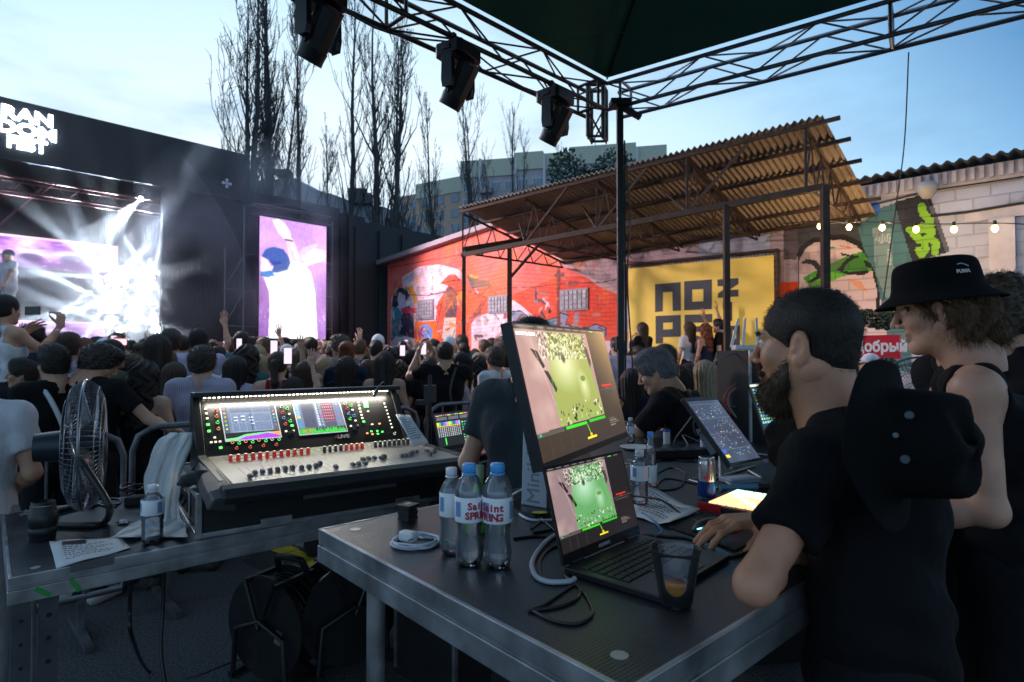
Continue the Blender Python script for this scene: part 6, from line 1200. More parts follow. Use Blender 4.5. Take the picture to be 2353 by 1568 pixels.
def bt(lst, col, w=.010, hh=.007, nm='button', plane='S'):
    for zx, zy in lst:
        p = (SPt if plane == 'S' else FPt)(zx, zy); n = sn if plane == 'S' else fn; b = MB(); rot = Matrix((Vector((1, 0, 0)), n.cross(Vector((1, 0, 0))), n)).transposed(); b.box(p + n * .002, (w, hh, .004), rot); b.build(nm, col, con)
bt([(235, 265), (242, 302), (248, 340), (308, 492), (280, 530), (315, 527), (350, 524), (900, 304), (875, 442), (933, 438), (1403, 272), (1427, 357), (1390, 400), (1440, 397), (1527, 284), (1560, 387)], EW); bt([(255, 390), (263, 441), (355, 573), (922, 397), (1492, 365)], EG, .013, .010); bt([(1520, 458), (1562, 465)], EO); bt([(1553, 443), (1600, 440), (1605, 462), (1640, 446)], EG); bt([(1618, 382)], EO)
for k in range(6): bt([(1448 + k * 6.5, 212 + k * 25)], EW, .011, .008)
for k in range(8): bt([(1657 + k * 8.6, 222 + k * 27)], EW, .008, .007)
b = MB(); q = [SPt(*p) for p in ((1480, 182), (1517, 180), (1532, 252), (1496, 256))]; b.add([p + sn * .001 for p in q], [(3, 2, 1, 0)]); b.build('level_meter', EG, con)
kn([(315, 280), (848, 293), (870, 385), (1360, 262), (798, 547), (590, 567), (695, 555), (482, 575)], 0, ER); kn([(322, 322), (338, 422), (450, 530), (555, 522), (660, 512)], 0, EO); kn([(330, 372), (503, 535), (610, 525), (715, 517), (820, 505), (908, 360), (1384, 343), (885, 262), (1392, 238)], 0, EG); kn([(1372, 300), (856, 335), (1415, 318)], 0, EB); kn([(840, 245), (765, 505), (1345, 222), (1738, 460)], 0, EW); kn([(916, 462), (1428, 418)], 0, KN, r=.013, h=.018)
text('LIVE', .026, frame(SPt(1332, 483) + sn * .001, (1, 0, 0), sup2), M('silver_print', (.5, .5, .52), .4), con, bold=.0012, sx=1.3); b = MB(); p = SPt(1280, 486); b.T = frame(p + sn * .001, (1, 0, 0), sup2); b.cyl((-.002, 0, 0), (-.002, 0, .0006), .008, n=12); b.box((.006, .005, .0004), (.003, .02, .0008)); b.build('red_mark', M('red_print', (.30, .02, .03), .5), con)
# painted top plate of the fader bay
fq = [FPt(252, 652), FPt(1768, 506), FPt(2055, 632), FPt(462, 853)]; fq = [Vector((xl + .004, .412, 0)), Vector((xr - .004, .412, 0)), Vector((xr - .004, -.186, 0)), Vector((xl + .004, -.186, 0))]
for q in fq: q.z = .222 + (q.y + .19) * (.235 - .222) / .61 + .0012
c = Canvas(330, 200, (138, 133, 124)); r = random.Random(4)
def fuv(zx, zy): p = FPt(zx, zy); return (p.x - xl) / (xr - xl), (.412 - p.y) / .598
banks = [((305, 668), (925, 600), (460, 850), (1100, 772), 12), ((1005, 600), (1370, 552), (1180, 755), (1520, 690), 8), ((1425, 548), (1720, 512), (1620, 700), (1960, 640), 8)]
for (u0, v0), (u1, v1), n_ in (((.055, .06), (.43, .06), 12), ((.48, .06), (.70, .06), 8), ((.745, .06), (.955, .06), 8)):
    wd2 = (u1 - u0) / n_; cols = {12: [(225, 70, 60)] * 2 + [(90, 200, 80)] * 2 + [(60, 70, 210)] * 1 + [(225, 190, 60)] * 2 + [(70, 60, 220)] * 2 + [(100, 210, 70)] * 2 + [(170, 60, 60)], 8: [(225, 190, 60)] * 3 + [(80, 160, 230)] * 5 if u0 < .6 else [(80, 80, 230)] * 8}[n_]
    for k in range(n_):
        x = u0 + k * wd2; c.rect(x + wd2 * .08, v0, x + wd2 * .92, v0 + .13, (28, 32, 36)); c.rect(x + wd2 * .2, v0 + .02, x + wd2 * .8, v0 + .085, (215, 220, 205) if (k * 7 + n_) % 3 else (150, 160, 150)); c.rect(x + wd2 * .3, v0 + .035, x + wd2 * .6, v0 + .06, (60, 70, 60)); c.rect(x, v0 + .145, x + wd2 * .97, v0 + .168, cols[k])
        c.rect(x + wd2 * .15, .30, x + wd2 * .8, .325, (228, 120, 90)); 
        for j, cc in enumerate(((60, 140, 110), (190, 70, 80), (70, 150, 120), (80, 110, 140))): c.rect(x + wd2 * .2, .345 + j * .028, x + wd2 * .48, .358 + j * .028, cc if r.random() < .7 else (120, 118, 110)); c.rect(x + wd2 * .55, .345 + j * .028, x + wd2 * .8, .358 + j * .028, (100, 100, 95))
        c.rect(x + wd2 * .47, .50, x + wd2 * .53, .95, (8, 8, 10))
        for j in range(10): c.rect(x + wd2 * .3, .52 + j * .043, x + wd2 * .4, .524 + j * .043, (80, 78, 74))
for j in range(6): c.rect(.445, .10 + j * .06, .465, .125 + j * .06, (120, 200, 90) if j < 3 else (170, 170, 160)); c.rect(.71, .10 + j * .06, .73, .125 + j * .06, (225, 180, 140) if j < 2 else (170, 170, 160)); c.rect(.97, .08 + j * .1, .985, .11 + j * .1, (230, 215, 170))
for j in range(5): c.rect(.445, .52 + j * .03, .47, .535 + j * .03, (90, 170, 90)); c.rect(.715, .52 + j * .03, .735, .535 + j * .03, (90, 180, 60))
c.mesh('control_plate', M('painted_plate', (.3, .3, .3), .38, attr='base'), *fq, con)
capm = None
FC1 = [(500, 825), (525, 797), (571, 788), (622, 781), (688, 772), (740, 765), (789, 757), (850, 760), (912, 753), (956, 746), (1027, 722), (1050, 765)]; FC2 = [(1252, 738), (1298, 731), (1342, 728), (1325, 694), (1381, 687), (1420, 683), (1475, 684), (1500, 670)]; FC3 = [(1664, 665), (1700, 657), (1731, 651), (1790, 633), (1826, 626), (1805, 662), (1870, 625), (1920, 628)]
FK1 = [(385, 752), (438, 745), (488, 737), (538, 730), (600, 722), (650, 715), (700, 708), (745, 703), (803, 697), (850, 691), (897, 685), (940, 683)]; FK2 = [(1088, 665), (1130, 660), (1173, 655), (1213, 652), (1265, 645), (1305, 640), (1345, 635), (1385, 632)]; FK3 = [(1515, 615), (1550, 610), (1588, 607), (1625, 602), (1670, 596), (1705, 592), (1740, 587), (1775, 582)]
RB = {12: (.055, .43), 8: (.48, .70), 9: (.745, .955)}
for li, (u0, u1), n_ in ((FC1, (.055, .43), 12), (FC2, (.48, .70), 8), (FC3, (.745, .955), 8)):
    for k in range(n_):
        x = xl + .004 + (u0 + (k + .5) * (u1 - u0) / n_) * (xr - xl - .008); vy = max(.52, min(.93, fuv(*li[k])[1])); y = .412 - vy * .598; z = .2255 + (y + .19) * .0213; 
        if capm is None: b = MB(); b.box((0, 0, .007), (.016, .029, .013), taper=.85); b.box((0, 0, .0145), (.014, .003, .003)); o = b.build('fader', M('fader_cap', (.13, .14, .16), .35), con, bevel=.0012); capm = o
        else: o = capm.copy(); COL.objects.link(o); o.parent = con
        o.location = (x, y, z)
kp = None
for u0, u1, n_, rd in ((.055, .43, 12, 1), (.48, .70, 8, 2), (.745, .955, 8, 0)):
    for k in range(n_):
        x = xl + .004 + (u0 + (k + .5) * (u1 - u0) / n_) * (xr - xl - .008); y = .412 - .262 * .598; b = MB(); b.cyl((x, y, .234), (x, y, .262), .0085, .0075, n=12); b.cur = 1; b.cyl((x, y, .262), (x, y, .2628), .006, n=10); b.build('encoder', [M('red_knob', (.26, .02, .02), .35, emit=(1, .05, .03), es=.12) if rd == 1 or (rd == 2 and k > 3) else KN, EW], con)
b = MB(); g0 = Vector((xr - .03, .60, .51)); b.tube(smooth_path([g0, g0 + Vector((-.03, -.03, .03)), g0 + Vector((-.08, -.07, .0)), g0 + Vector((-.10, -.09, -.02))], 4), .004); b.cyl(g0 + Vector((-.09, -.085, -.012)), g0 + Vector((-.115, -.105, -.04)), .010, .008); b.build('gooseneck_lamp', KN, con); 
# paper sheets clipped at the right of the console
def sheet_paper(name, pts, label, cat='paper', parent=None, thick=.0006, lines=(), mat=None):
    """pts: list of world corners (tl, tr, br, bl) bent a little"""
    tl_, tr2, br_, bl_ = pts; n = 8; V = []
    for j in range(n + 1):
        for i in range(n + 1): u, v = i / n, j / n; p = tl_ * (1 - u) * (1 - v) + tr2 * u * (1 - v) + br_ * u * v + bl_ * (1 - u) * v; V.append(p + Vector((0, 0, .004 * math.sin(u * 5 + v * 3) ** 2 + (.010 * max(0, u - .75) * 4 if name == 'schedule_sheet' else 0))))
    o0 = V[0].copy(); o = mkmesh(name, [p - o0 for p in V], [(j * (n + 1) + i, j * (n + 1) + i + 1, (j + 1) * (n + 1) + i + 1, (j + 1) * (n + 1) + i) for j in range(n) for i in range(n)], mat or PAPER, True); o.location = o0; md = o.modifiers.new('s', 'SOLIDIFY'); md.thickness = thick
    if label: tag(o, label, cat)
    b = MB(); r = random.Random(len(name))
    nrm = (tr2 - tl_).cross(bl_ - tl_).normalized(); nrm = nrm if nrm.z > 0 else -nrm
    for k in range(9):
        v = .16 + k * .075; u = .14 + .02 * r.random()
        while u < .5 + .35 * ((k * 37) % 10) / 10:
            w = r.uniform(.02, .07); P_ = lambda u_, v_: (tl_ * (1 - u_) * (1 - v_) + tr2 * u_ * (1 - v_) + br_ * u_ * v_ + bl_ * (1 - u_) * v_) - o0 + nrm * (.0012 + .004 * math.sin(u_ * 5 + v_ * 3) ** 2); b.add([P_(u, v), P_(u + w, v), P_(u + w, v + .028), P_(u, v + .028)], [(0, 1, 2, 3)]); u += w + .02
    tag(b.build('print', M('grey_ink', (.10, .10, .12), .8), o), kind='stuff'); return o
def PY(px, py, Y): return P(px, py, Y)
cpts = [onp(1745, 325, Vector((0, .50, .46)), Vector((0, -.5, .85))), onp(1860, 335, Vector((0, .50, .46)), Vector((0, -.5, .85))), onp(2010, 560, Vector((0, .18, .235)), Vector((0, 0, 1))), onp(1885, 590, Vector((0, .10, .235)), Vector((0, 0, 1)))]
sheet_paper('cue_sheet', [CF @ p + Vector((0, 0, .012)) for p in cpts], 'crumpled printed cue sheets hanging over the right end of the console')
# ================================================================ laptops and monitor
def slab_frame(o, x, up): x = Vector(x).normalized(); up = Vector(up); up = (up - x * up.dot(x)).normalized(); n = x.cross(up); m = Matrix((x, up, n)).transposed().to_4x4(); m.translation = Vector(o); return m
def panel(parent, fr_, w, h, t, cvs, es, name, bez=(.006, .006, .006, .02), body=None):
    """x right, y up, z towards the viewer"""
    b = MB(); b.box((w / 2, h / 2, -t / 2), (w, h, t)); p = b.build(name, body or BLKP, parent, bevel=min(.002, t / 3)); p.matrix_basis = fr_
    l_, r_, t_, bo_ = bez; d = cvs.mesh('display', scr_mat('display_%d' % int(es * 100), es), (l_, h - t_, .0008), (w - r_, h - t_, .0008), (w - r_, bo_, .0008), (l_, bo_, .0008), p); return p
def keyboard(b, w, d, n=14, m=6, x0=.02, y0=.03):
    kw = (w - 2 * x0) / n; kd = (d * .52) / m
    for j in range(m):
        for i in range(n): b.box((x0 + (i + .5) * kw, -(y0 + (j + .5) * kd), .0012), (kw * .84, kd * .82, .0024), taper=.9)
def laptop(hl, hr, lean, sh, bd, cvs, es, label, body=None, brand=None, z0=0):
    root = empty('laptop', mat=frame(hl, hr - hl, z=Vector((0, 0, 1))), label=label, cat='laptop'); w = (hr - hl).length; body = body or M('laptop_shell', (.020, .021, .023), .35, .3)
    b = MB(); b.box((w / 2, -bd / 2, -.007), (w, bd, .013)); base = b.build('base', body, root, bevel=.002)
    b = MB(); keyboard(b, w, bd); tag(b.build('keyboard', M('keys', (.018, .018, .02), .5), root), None); b = MB(); b.box((w / 2, -bd * .8, .0006), (w * .34, bd * .30, .0012)); b.build('touchpad', M('touchpad', (.03, .03, .034), .3), root)
    up = Vector((0, math.sin(lean), math.cos(lean))); p = panel(root, slab_frame((0, .002, 0), (1, 0, 0), up), w, sh, .006, cvs, es, 'screen', bez=(.006, .006, .006, .022), body=body)
    [MB().cyl((x - .02, .002, -.001), (x + .02, .002, -.001), .006).build('hinge', body, root) for x in (w * .15, w * .85)]
    if brand: text(brand, .009, Matrix.Translation((w / 2, .011, .001)), M('silver_print', (.5, .5, .52), .4), p, bold=.0004)
    return root
def camview(seed, green, warm):
    c = Canvas(260, 170, (34, 30, 32) if not warm else (62, 50, 40)); r = random.Random(seed)
    if warm: c.mix(np.clip((c.x - .72) * 4, 0, 1) * np.clip(1 - c.y * 1.1, 0, 1), (190, 150, 95), .85)  # warm reflection painted into the picture at its upper right
    c.poly([(0, .035), (.74, .035), (.74, .78), (0, .80)], (178, 140, 134) if warm else (150, 126, 128)); c.mix(np.clip(c.noise(4, 1.4, seed), 0, 1) * (c.x < .74) * (c.y < .79), (235, 205, 190), .6)
    c.poly([(.28, .05), (.66, .05), (.74, .78), (.22, .78), (.24, .4)], green); c.mix(np.clip(1.2 - np.hypot((c.x - .40) / .16, (c.y - .30) / .22), 0, 1) + np.clip(1 - np.hypot((c.x - .57) / .07, (c.y - .5) / .16), 0, 1), (236, 240, 190) if warm else (200, 235, 205), .8)
    nn = c.noise(60, 2.4, seed + 3, 2); m = (c.y < .27) & (c.y > .045) & (c.x > .18) & (c.x < .70); c.mix(np.clip(nn, 0, 1) * m, (250, 245, 220), .9); c.mix(np.clip(-nn, 0, 1) * m, (40, 50, 35), .75)
    c.poly([(.10, .18), (.16, .20), (.20, .32), (.18, .34)], (40, 32, 34)); c.poly([(.18, .35), (.22, .36), (.27, .50), (.25, .53)], (40, 32, 34)); c.poly([(.67, .16), (.71, .18), (.72, .30), (.69, .36)], (70, 60, 60)); c.line([(.12, .10), (.22, .62)], .006, (240, 205, 190), .7, 1.5); c.line([(.24, .33), (.23, .78), (.72, .74), (.66, .33), (.24, .33)], .004, (90, 230, 70), .8, 1.5)
    for k in range(9): a = (r.uniform(.26, .68), r.uniform(.4, .72)); c.line([a, (a[0] + r.uniform(-.12, .12), a[1] + r.uniform(-.12, .12))], .003, (110, 210, 80), .6, 1.5)
    c.ell(.57, .44, .03, .025, (60, 160, 60)); c.ell(.575, .43, .015, .01, (230, 70, 50)); c.ell(.40, .26, .025, .05, (40, 50, 35), .8, .5)
    for k in range(46): x = r.uniform(.22, .72); y = r.uniform(.62, .77); w = r.uniform(.004, .02); c.rect(x, y, x + w, y + r.uniform(.008, .035), r.choice([(240, 240, 230), (60, 60, 50), (30, 34, 30), (225, 205, 180)]), .9)
    c.rect(0, .80, .25, .83, (88, 84, 76)); c.rect(.02, .805, .04, .825, (40, 190, 160)); c.rect(.27, .80, .50, .825, (60, 220, 40)); c.rect(.53, .795, .74, .82, (50, 200, 40))
    for x in (.10, .19, .30, .41): c.rect(x, .84, x + .003, .98, (92, 82, 66), .7)
    c.line([(.50, .83), (.52, .92)], .008, (120, 240, 60), 1, 1.5); c.rect(.47, .93, .58, .95, (245, 235, 40)); c.ell(.52, .915, .014, .016, (240, 200, 40))
    for k in range(10): c.rect(.02 + k * .095, .008, .08 + k * .095, .02, (150, 150, 140), .7)
    c.rect(.80, .008, .84, .02, (110, 220, 60)); c.rect(.79, .52, .93, .535, (230, 50, 40)); c.rect(.84, .545, .88, .555, (230, 50, 40)); c.rect(.74, .56, 1, .563, (100, 95, 88)); c.rect(.76, .58, .95, .60, (70, 68, 62))
    for k in range(4): c.rect(.79, .83 + k * .02, .86 + .03 * (k % 3), .838 + k * .02, (150, 145, 130), .8)
    return c
mdir = Vector((.47, .88, 0)).normalized(); mb = P(1249, 1084, 1.28); mon = empty('monitor', mat=frame((mb.x, mb.y, T1), mdir, z=Vector((0, 0, 1))), label='big desktop monitor tilted back, showing a green-lit stage camera view', cat='monitor')
mz = mb.z - T1; up = Vector((0, math.sin(R(14)), math.cos(R(14)))); p = panel(mon, slab_frame((0, 0, mz), (1, 0, 0), up), .612, .335, .028, camview(5, (158, 166, 84), True), .7, 'screen', bez=(.005, .005, .005, .016))
text('01-01-97 Thu 12:25:4', .011, Matrix.Translation((.012, .308, .0012)), em('osd_white', (.9, .9, .85), .9), p, bold=.0004, align='LEFT')
b = MB(); b.box((.43, .165, .15), (.075, .022, .30)); b.box((.43, .125, mz + .14), (.10, .06, .10)); b.build('stand_back', BLKP, mon, bevel=.004)
# white stand cover with upright lettering, standing beside the screen stem
sq = [P(1199, 995, 1.70), P(1263, 1120, 1.62)]; wst = Vector((.80, -.20, 0)).normalized(); m0 = PZ(1197, 1160, T1 + .012); m1 = PZ(1257, 1170, T1 + .012); wv_ = (m1 - m0); ht_ = .36
b = MB(); nrm_ = Vector((wv_.y, -wv_.x, 0)).normalized(); inv = mon.matrix_world.inverted() if False else frame((mb.x, mb.y, T1), mdir, z=Vector((0, 0, 1))).inverted()
b.add([inv @ q for q in (m0, m1, m1 + Vector((0, 0, ht_)), m0 + Vector((0, 0, ht_)) + wv_ * .12, m0 - nrm_ * .03, m1 - nrm_ * .03, m1 - nrm_ * .03 + Vector((0, 0, ht_)), m0 - nrm_ * .03 + Vector((0, 0, ht_)) + wv_ * .12)], [(0, 1, 2, 3), (7, 6, 5, 4), (0, 4, 5, 1), (1, 5, 6, 2), (2, 6, 7, 3), (3, 7, 4, 0)])
stc = b.build('stand_cover', M('silver_cover', (.52, .55, .62), .35, .2), mon, bevel=.004)
text('MiniLED', .062, inv @ frame((m0 + m1) / 2 + Vector((0, 0, .115)) + nrm_ * .001, Vector((0, 0, 1)), y=-wv_.normalized()), M('grey_print', (.25, .27, .32), .5), mon, align='CENTER')
b = MB(); b.T = inv @ Matrix.Translation((m0 + m1) / 2 + Vector((.0, .0, -.006))); b.cyl((0, .02, -.006), (0, .02, .006), .085, .08, n=28); b.build('foot', M('dark_foot', (.03, .03, .033), .3, .5), mon, bevel=.002)
b = MB(); st_ = PZ(1240, 1178, T1 + .013); b.T = inv @ Matrix.Translation(st_) @ Matrix.Diagonal((1, .6, 1, 1)); b.cyl((0, 0, 0), (0, 0, .001), .022, n=20); b.build('sticker', M('yellow_sticker', (.55, .50, .03), .5), mon)
laptop(PZ(1296, 1303, T1 + .015), PZ(1474, 1227, T1 + .015), R(15), .207, .222, camview(6, (104, 168, 104), False), .62, 'open black laptop below the big monitor, same green camera view', brand='AQUARIUS')
# ================================================================ bottles, cans, cups
PET = None
def thin_clear(name, tint, refl, rough, haze_):
    # thin plastic wall: lets light straight through, reflects more at the rim
    m = bpy.data.materials.new(name); m.use_nodes = True; t = m.node_tree; t.nodes.clear(); n = t.nodes.new; l = t.links.new; out = n('ShaderNodeOutputMaterial'); tr = n('ShaderNodeBsdfTransparent'); tr.inputs[0].default_value = (*tint, 1); gl = n('ShaderNodeBsdfGlossy'); gl.inputs['Roughness'].default_value = rough; gl.inputs[0].default_value = (*refl, 1); df = n('ShaderNodeBsdfDiffuse'); df.inputs[0].default_value = (.8, .85, .9, 1)
    lw = n('ShaderNodeLayerWeight'); lw.inputs[0].default_value = .30; m1 = n('ShaderNodeMixShader'); l(lw.outputs['Fresnel'], m1.inputs[0]); l(tr.outputs[0], m1.inputs[1]); l(gl.outputs[0], m1.inputs[2]); m2 = n('ShaderNodeMixShader'); m2.inputs[0].default_value = haze_; l(m1.outputs[0], m2.inputs[1]); l(df.outputs[0], m2.inputs[2]); l(m2.outputs[0], out.inputs[0]); MATS[name] = m; return m
PET = thin_clear('clear_plastic', (.97, .98, 1), (.9, .95, 1), .05, .065); CUPM = thin_clear('cup_plastic', (.96, .97, 1), (.9, .95, 1), .06, .012); WATER = M('water', (.97, .99, 1.0), .0, trans=1, ior=1.33); PETT = M('thin_clear_plastic', (.9, .94, .98), .12, trans=.95, ior=1.06, alpha=.55)
LBL = M('bottle_label', (.85, .88, .94), .45); BLUEC = M('blue_cap', (.09, .42, .88), .35); WCAP = M('white_cap', (.82, .84, .90), .35); REDT = M('red_lettering', (.45, .02, .06), .5); PBL = M('pale_blue_print', (.16, .32, .58), .5)
def bottle(loc, H_, r, kind, capm_, label, words=None, face=0, group=None, lab=(.38, .66)):
    root = empty('water_bottle', loc, face, label, 'bottle', group); s = H_ / .22; k = r / .031
    if kind == 'waist': prof = [(.001, .006), (.020, .001), (.027, .004), (.030, .016), (.0305, .035), (.027, .055), (.0255, .075), (.028, .092), (.0305, .102), (.031, .15), (.029, .168), (.022, .186), (.014, .195), (.0125, .199), (.0125, .203)]
    elif kind == 'ribbed': prof = [(.001, .006), (.018, .001), (.026, .006), (.0295, .02)] + [(.0295 - .0015 * (i % 2), .024 + i * .008) for i in range(8)] + [(.0305, .092), (.0305, .15), (.0285, .165), (.018, .184), (.0125, .190), (.0125, .203)]
    else: prof = [(.001, .004), (.022, .001), (.027, .01), (.027, .05), (.026, .09), (.025, .13), (.020, .16), (.015, .185), (.0125, .195), (.0125, .203)]
    prof = [(a * k, z * s) for a, z in prof]; wl = (.46 if kind != 'slim' else .6) * H_; wp_ = [(max(a - .0011, .0005), z + .0008) for a, z in prof if z < wl]; wp_ += [(wp_[-1][0], wl), (.0004, wl)]; b = MB(); b.lathe(wp_, n=32); b.build('water', WATER, root); prof = prof + [(a - .0007, z + (.0006 if i < 2 else 0)) for i, (a, z) in enumerate(prof)][::-1]; NP = len(prof); b = MB(); b.lathe(prof, n=40, mod=lambda a, j, z: 1 - (.10 if j in (1, 2, NP - 2, NP - 3) else .04 if j in (3, NP - 4) else 0) * (.5 + .5 * math.cos(a * 6)) + (.02 * math.sin(a * 5 + z * 90) if kind == 'waist' and (4 <= j <= 6 or NP - 7 <= j <= NP - 5) else 0)); body = b.build('body', PET, root)
    b = MB(); b.lathe([(.001, .218 * s), (.0135 * k, .218 * s), (.0148 * k, .214 * s), (.0148 * k, .201 * s), (.0138 * k, .200 * s)], n=28, mod=lambda a, j, z: 1 + .02 * math.cos(a * 28)); b.lathe([(.0135 * k, .1985 * s), (.016 * k, .1975 * s), (.016 * k, .1945 * s), (.0135 * k, .1935 * s)], n=20); b.build('cap', capm_, root)
    l0, l1 = lab[0] * H_, lab[1] * H_; b = MB(); b.lathe([(.0312 * k, l0), (.0316 * k, l0 + .001), (.0318 * k, l1 - .001), (.0312 * k, l1)], n=40); lb_ = b.build('label', LBL, root)
    def cur(a, z, w, h_, mat):
        b = MB(); n = 5; V = [(.0321 * k * math.cos(a + w * (i / n - .5)), .0321 * k * math.sin(a + w * (i / n - .5)), z + j * h_) for j in (0, 1) for i in range(n + 1)]; b.add(V, [(i, i + 1, n + 2 + i, n + 1 + i) for i in range(n)]); b.build('print', mat, lb_)
    if words:
        for line, z, a0 in words:
            for i, ch in enumerate(line):
                a = a0 + i * .33; 
                if ch != ' ': text(ch, .021 * k, frame((.0322 * k * math.cos(a), .0322 * k * math.sin(a), z), (-math.sin(a), math.cos(a), 0), z=(math.cos(a), math.sin(a), 0)), REDT, lb_, bold=.0009, ext=.0002, res=2)
    cur(-math.pi / 2 - .8, l0 + .012, .5, (l1 - l0) * .6, PBL); cur(-math.pi / 2 + 1.15, l0 + .008, .45, (l1 - l0) * .7, PBL); return root
bottle(PZ(1078, 1297, T1), .221, .031, 'waist', BLUEC, 'blue-capped water bottle in the middle of the three on the near deck', [('Saint', .132, -1.45), ('SPRING', .112, -1.62)], face=R(0), lab=(.44, .68))
bottle(PZ(1143, 1302, T1), .224, .032, 'waist', BLUEC, 'blue-capped water bottle on the right of the three on the near deck', [('Saint', .132, -2.6), ('SPRING', .112, -3.05)], lab=(.44, .68))
bottle(PZ(1037, 1272, T1), .198, .027, 'ribbed', WCAP, 'white-capped water bottle on the left of the three on the near deck', lab=(.45, .72))
bottle(PZ(1470, 1160, T1), .168, .027, 'ribbed', WCAP, 'white-capped water bottle on the printed sheet behind the laptop', lab=(.45, .72))
bottle(PZ(1495, 1118, T1), .19, .022, 'slim', BLUEC, 'slim blue-capped bottle with a blue label behind the white-capped one', lab=(.08, .4))
bottle(PZ(350, 1248, T2), .215, .038, 'ribbed', WCAP, 'water bottle with white cap by the towel on the console table', lab=(.50, .76))
bottle(PZ(1449, 1018, T1), .13, .022, 'ribbed', WCAP, 'small far water bottle behind the monitor corner'); bottle(P(1143, 1012, 2.9), .15, .03, 'ribbed', WCAP, 'small water bottle beside the grey shirt man')
sp_ = PZ(1102, 1225, T1); root = empty('spray_bottle', sp_, 0, 'bright green spray bottle behind the clear water bottles', 'spray bottle'); GRN = M('green_plastic', (.10, .50, .03), .35); b = MB(); b.lathe([(.001, 0), (.018, .002), (.019, .01), (.019, .10), (.014, .118), (.009, .125), (.009, .135)], n=20); b.build('body', GRN, root); b = MB(); b.lathe([(.0195, .085), (.0197, .087), (.0197, .096), (.0195, .098)], n=20); b.build('band', REDT, root); b = MB(); b.lathe([(.0095, .128), (.0095, .148), (.006, .150), (.006, .165), (.001, .165)], n=16); b.build('nozzle', GRN, root); b = MB(); b.lathe([(.011, .14), (.011, .172), (.001, .173)], n=16); b.build('cap', M('frosted_cap', (.8, .9, .85), .3, trans=.7, alpha=.8), root)
cp = PZ(1553, 1392, T1); root = empty('plastic_cup', cp, 0, 'clear plastic cup with a little orange drink on the near deck', 'cup'); b = MB(); b.lathe([(.001, .002), (.027, .002), (.029, .006), (.034, .04), (.043, .095), (.0445, .102), (.0465, .103), (.0465, .1055), (.0435, .1045), (.042, .095), (.033, .04), (.0278, .007), (.001, .0045)], n=48); b.build('cup', CUPM, root); b = MB(); b.lathe([(.001, .0055), (.0272, .0075), (.0322, .036), (.0320, .0372), (.001, .0372)], n=40); b.build('drink', M('orange_drink', (1.0, .40, .03), .1, trans=.15, ior=1.33), root)
cn_ = PZ(1624, 1150, T1); root = empty('drink_can', cn_, R(10), 'slim silver and blue energy drink can with red lettering', 'can'); b = MB(); b.lathe([(.001, .003), (.018, .001), (.0245, .008), (.0265, .014), (.0265, .115), (.0255, .122), (.0235, .131), (.0245, .134), (.0235, .135), (.022, .131), (.001, .131)], n=32); b.build('body', M('can_silver', (.60, .62, .66), .22, .9), root)
b = MB()
for i in range(20):
    if i % 5 < 5: a0_, a1_ = i * .314, (i + 1) * .314; hi_ = .062 if (i // 5) % 2 else .014; lo_ = .014 if (i // 5) % 2 else .014; 
b.lathe([(.0267, .014), (.0268, .016), (.0268, .060), (.0267, .062)], n=32); b.build('blue_field', M('can_blue', (.01, .06, .28), .25, .7), root)
for i, ch in enumerate('Bull'): a = -2.25 + i * .26; text(ch, .016, frame((.0268 * math.cos(a), .0268 * math.sin(a), .073), (-math.sin(a), math.cos(a), 0), z=(math.cos(a), math.sin(a), 0)), REDT, root, bold=.0006, ext=.0002)
# ================================================================ small things on the near deck
bk = PZ(937, 1196, T1); root = empty('rubber_block', bk, math.atan2(du.y, du.x) + .3, 'small black ribbed plastic block near the deck corner', 'plastic block'); b = MB(); b.box((0, 0, .041), (.046, .046, .008)); [b.box((0, 0, .006 + k * .008), (.040 - .003 * (k % 2), .040 - .003 * (k % 2), .008)) for k in range(4)]; b.build('body', BLKP, root, bevel=.001); b = MB(); b.box((0, 0, .0455), (.020, .012, .001)); b.build('sticker', ALU, root)
ck = PZ(955, 1250, T1); WC = M('white_cable', (.55, .58, .66), .45); root = empty('charging_cable', ck, 0, 'coiled white charging cable on the near deck', 'cable'); b = MB(); pts = []
for i in range(150): a = i * .21; r = .048 + .006 * math.sin(i * .7) * .6 + .0035 * (i // 30 % 2); pts.append((r * math.cos(a) * 1.08, r * math.sin(a), .003 + .0022 * (i // 30) + .001 * math.sin(i)))
b.tube(pts + [(.07, -.02, .004), (.10, .03, .003)], .0028, n=7); b.build('coil', WC, root)
root = empty('charger_plug', ck + Vector((-.018, .0, .018)), R(-30), 'white charger plug lying on its coiled cable', 'charger'); b = MB(); b.box((0, 0, 0), (.044, .026, .026)); b.build('body', WHITEP, root, bevel=.007, seg=3); b = MB(); b.cyl((.022, -.008, 0), (.022, -.026, 0), .0022); b.cyl((.022, .006, 0), (.040, .006, 0), .0022); b.build('pin', CHR, root)
def cable(name, pts, r, mat, label, z=None, k=6):
    q = [(p if isinstance(p, Vector) else PZ(p[0], p[1], p[2] if len(p) > 2 else (z or T1) + r)) for p in pts]; o0 = q[0]; b = MB(); b.tube(smooth_path([p - o0 for p in q], k), r, n=7); o = b.build(name, mat); o.location = o0; return tag(o, label, 'cable')
cable('display_cable', [(1180, 1170), (1220, 1195), (1300, 1192), (1290, 1180)], .004, WC, 'white cable lying behind the three bottles')
cable('thick_white_cable', [(1290, 1222), (1255, 1245), (1225, 1285), (1228, 1320), (1260, 1337), (1310, 1336), (1320, 1330)], .0055, M('grey_white_cable', (.42, .44, .50), .45), 'thick pale cable curving round the left corner of the laptop')
cable('white_arc_cable', [(1176, 1140), (1190, 1130, T1 + .05), (1230, 1112, T1 + .04), (1262, 1110)], .0035, WC, 'white cable arching behind the right bottle')
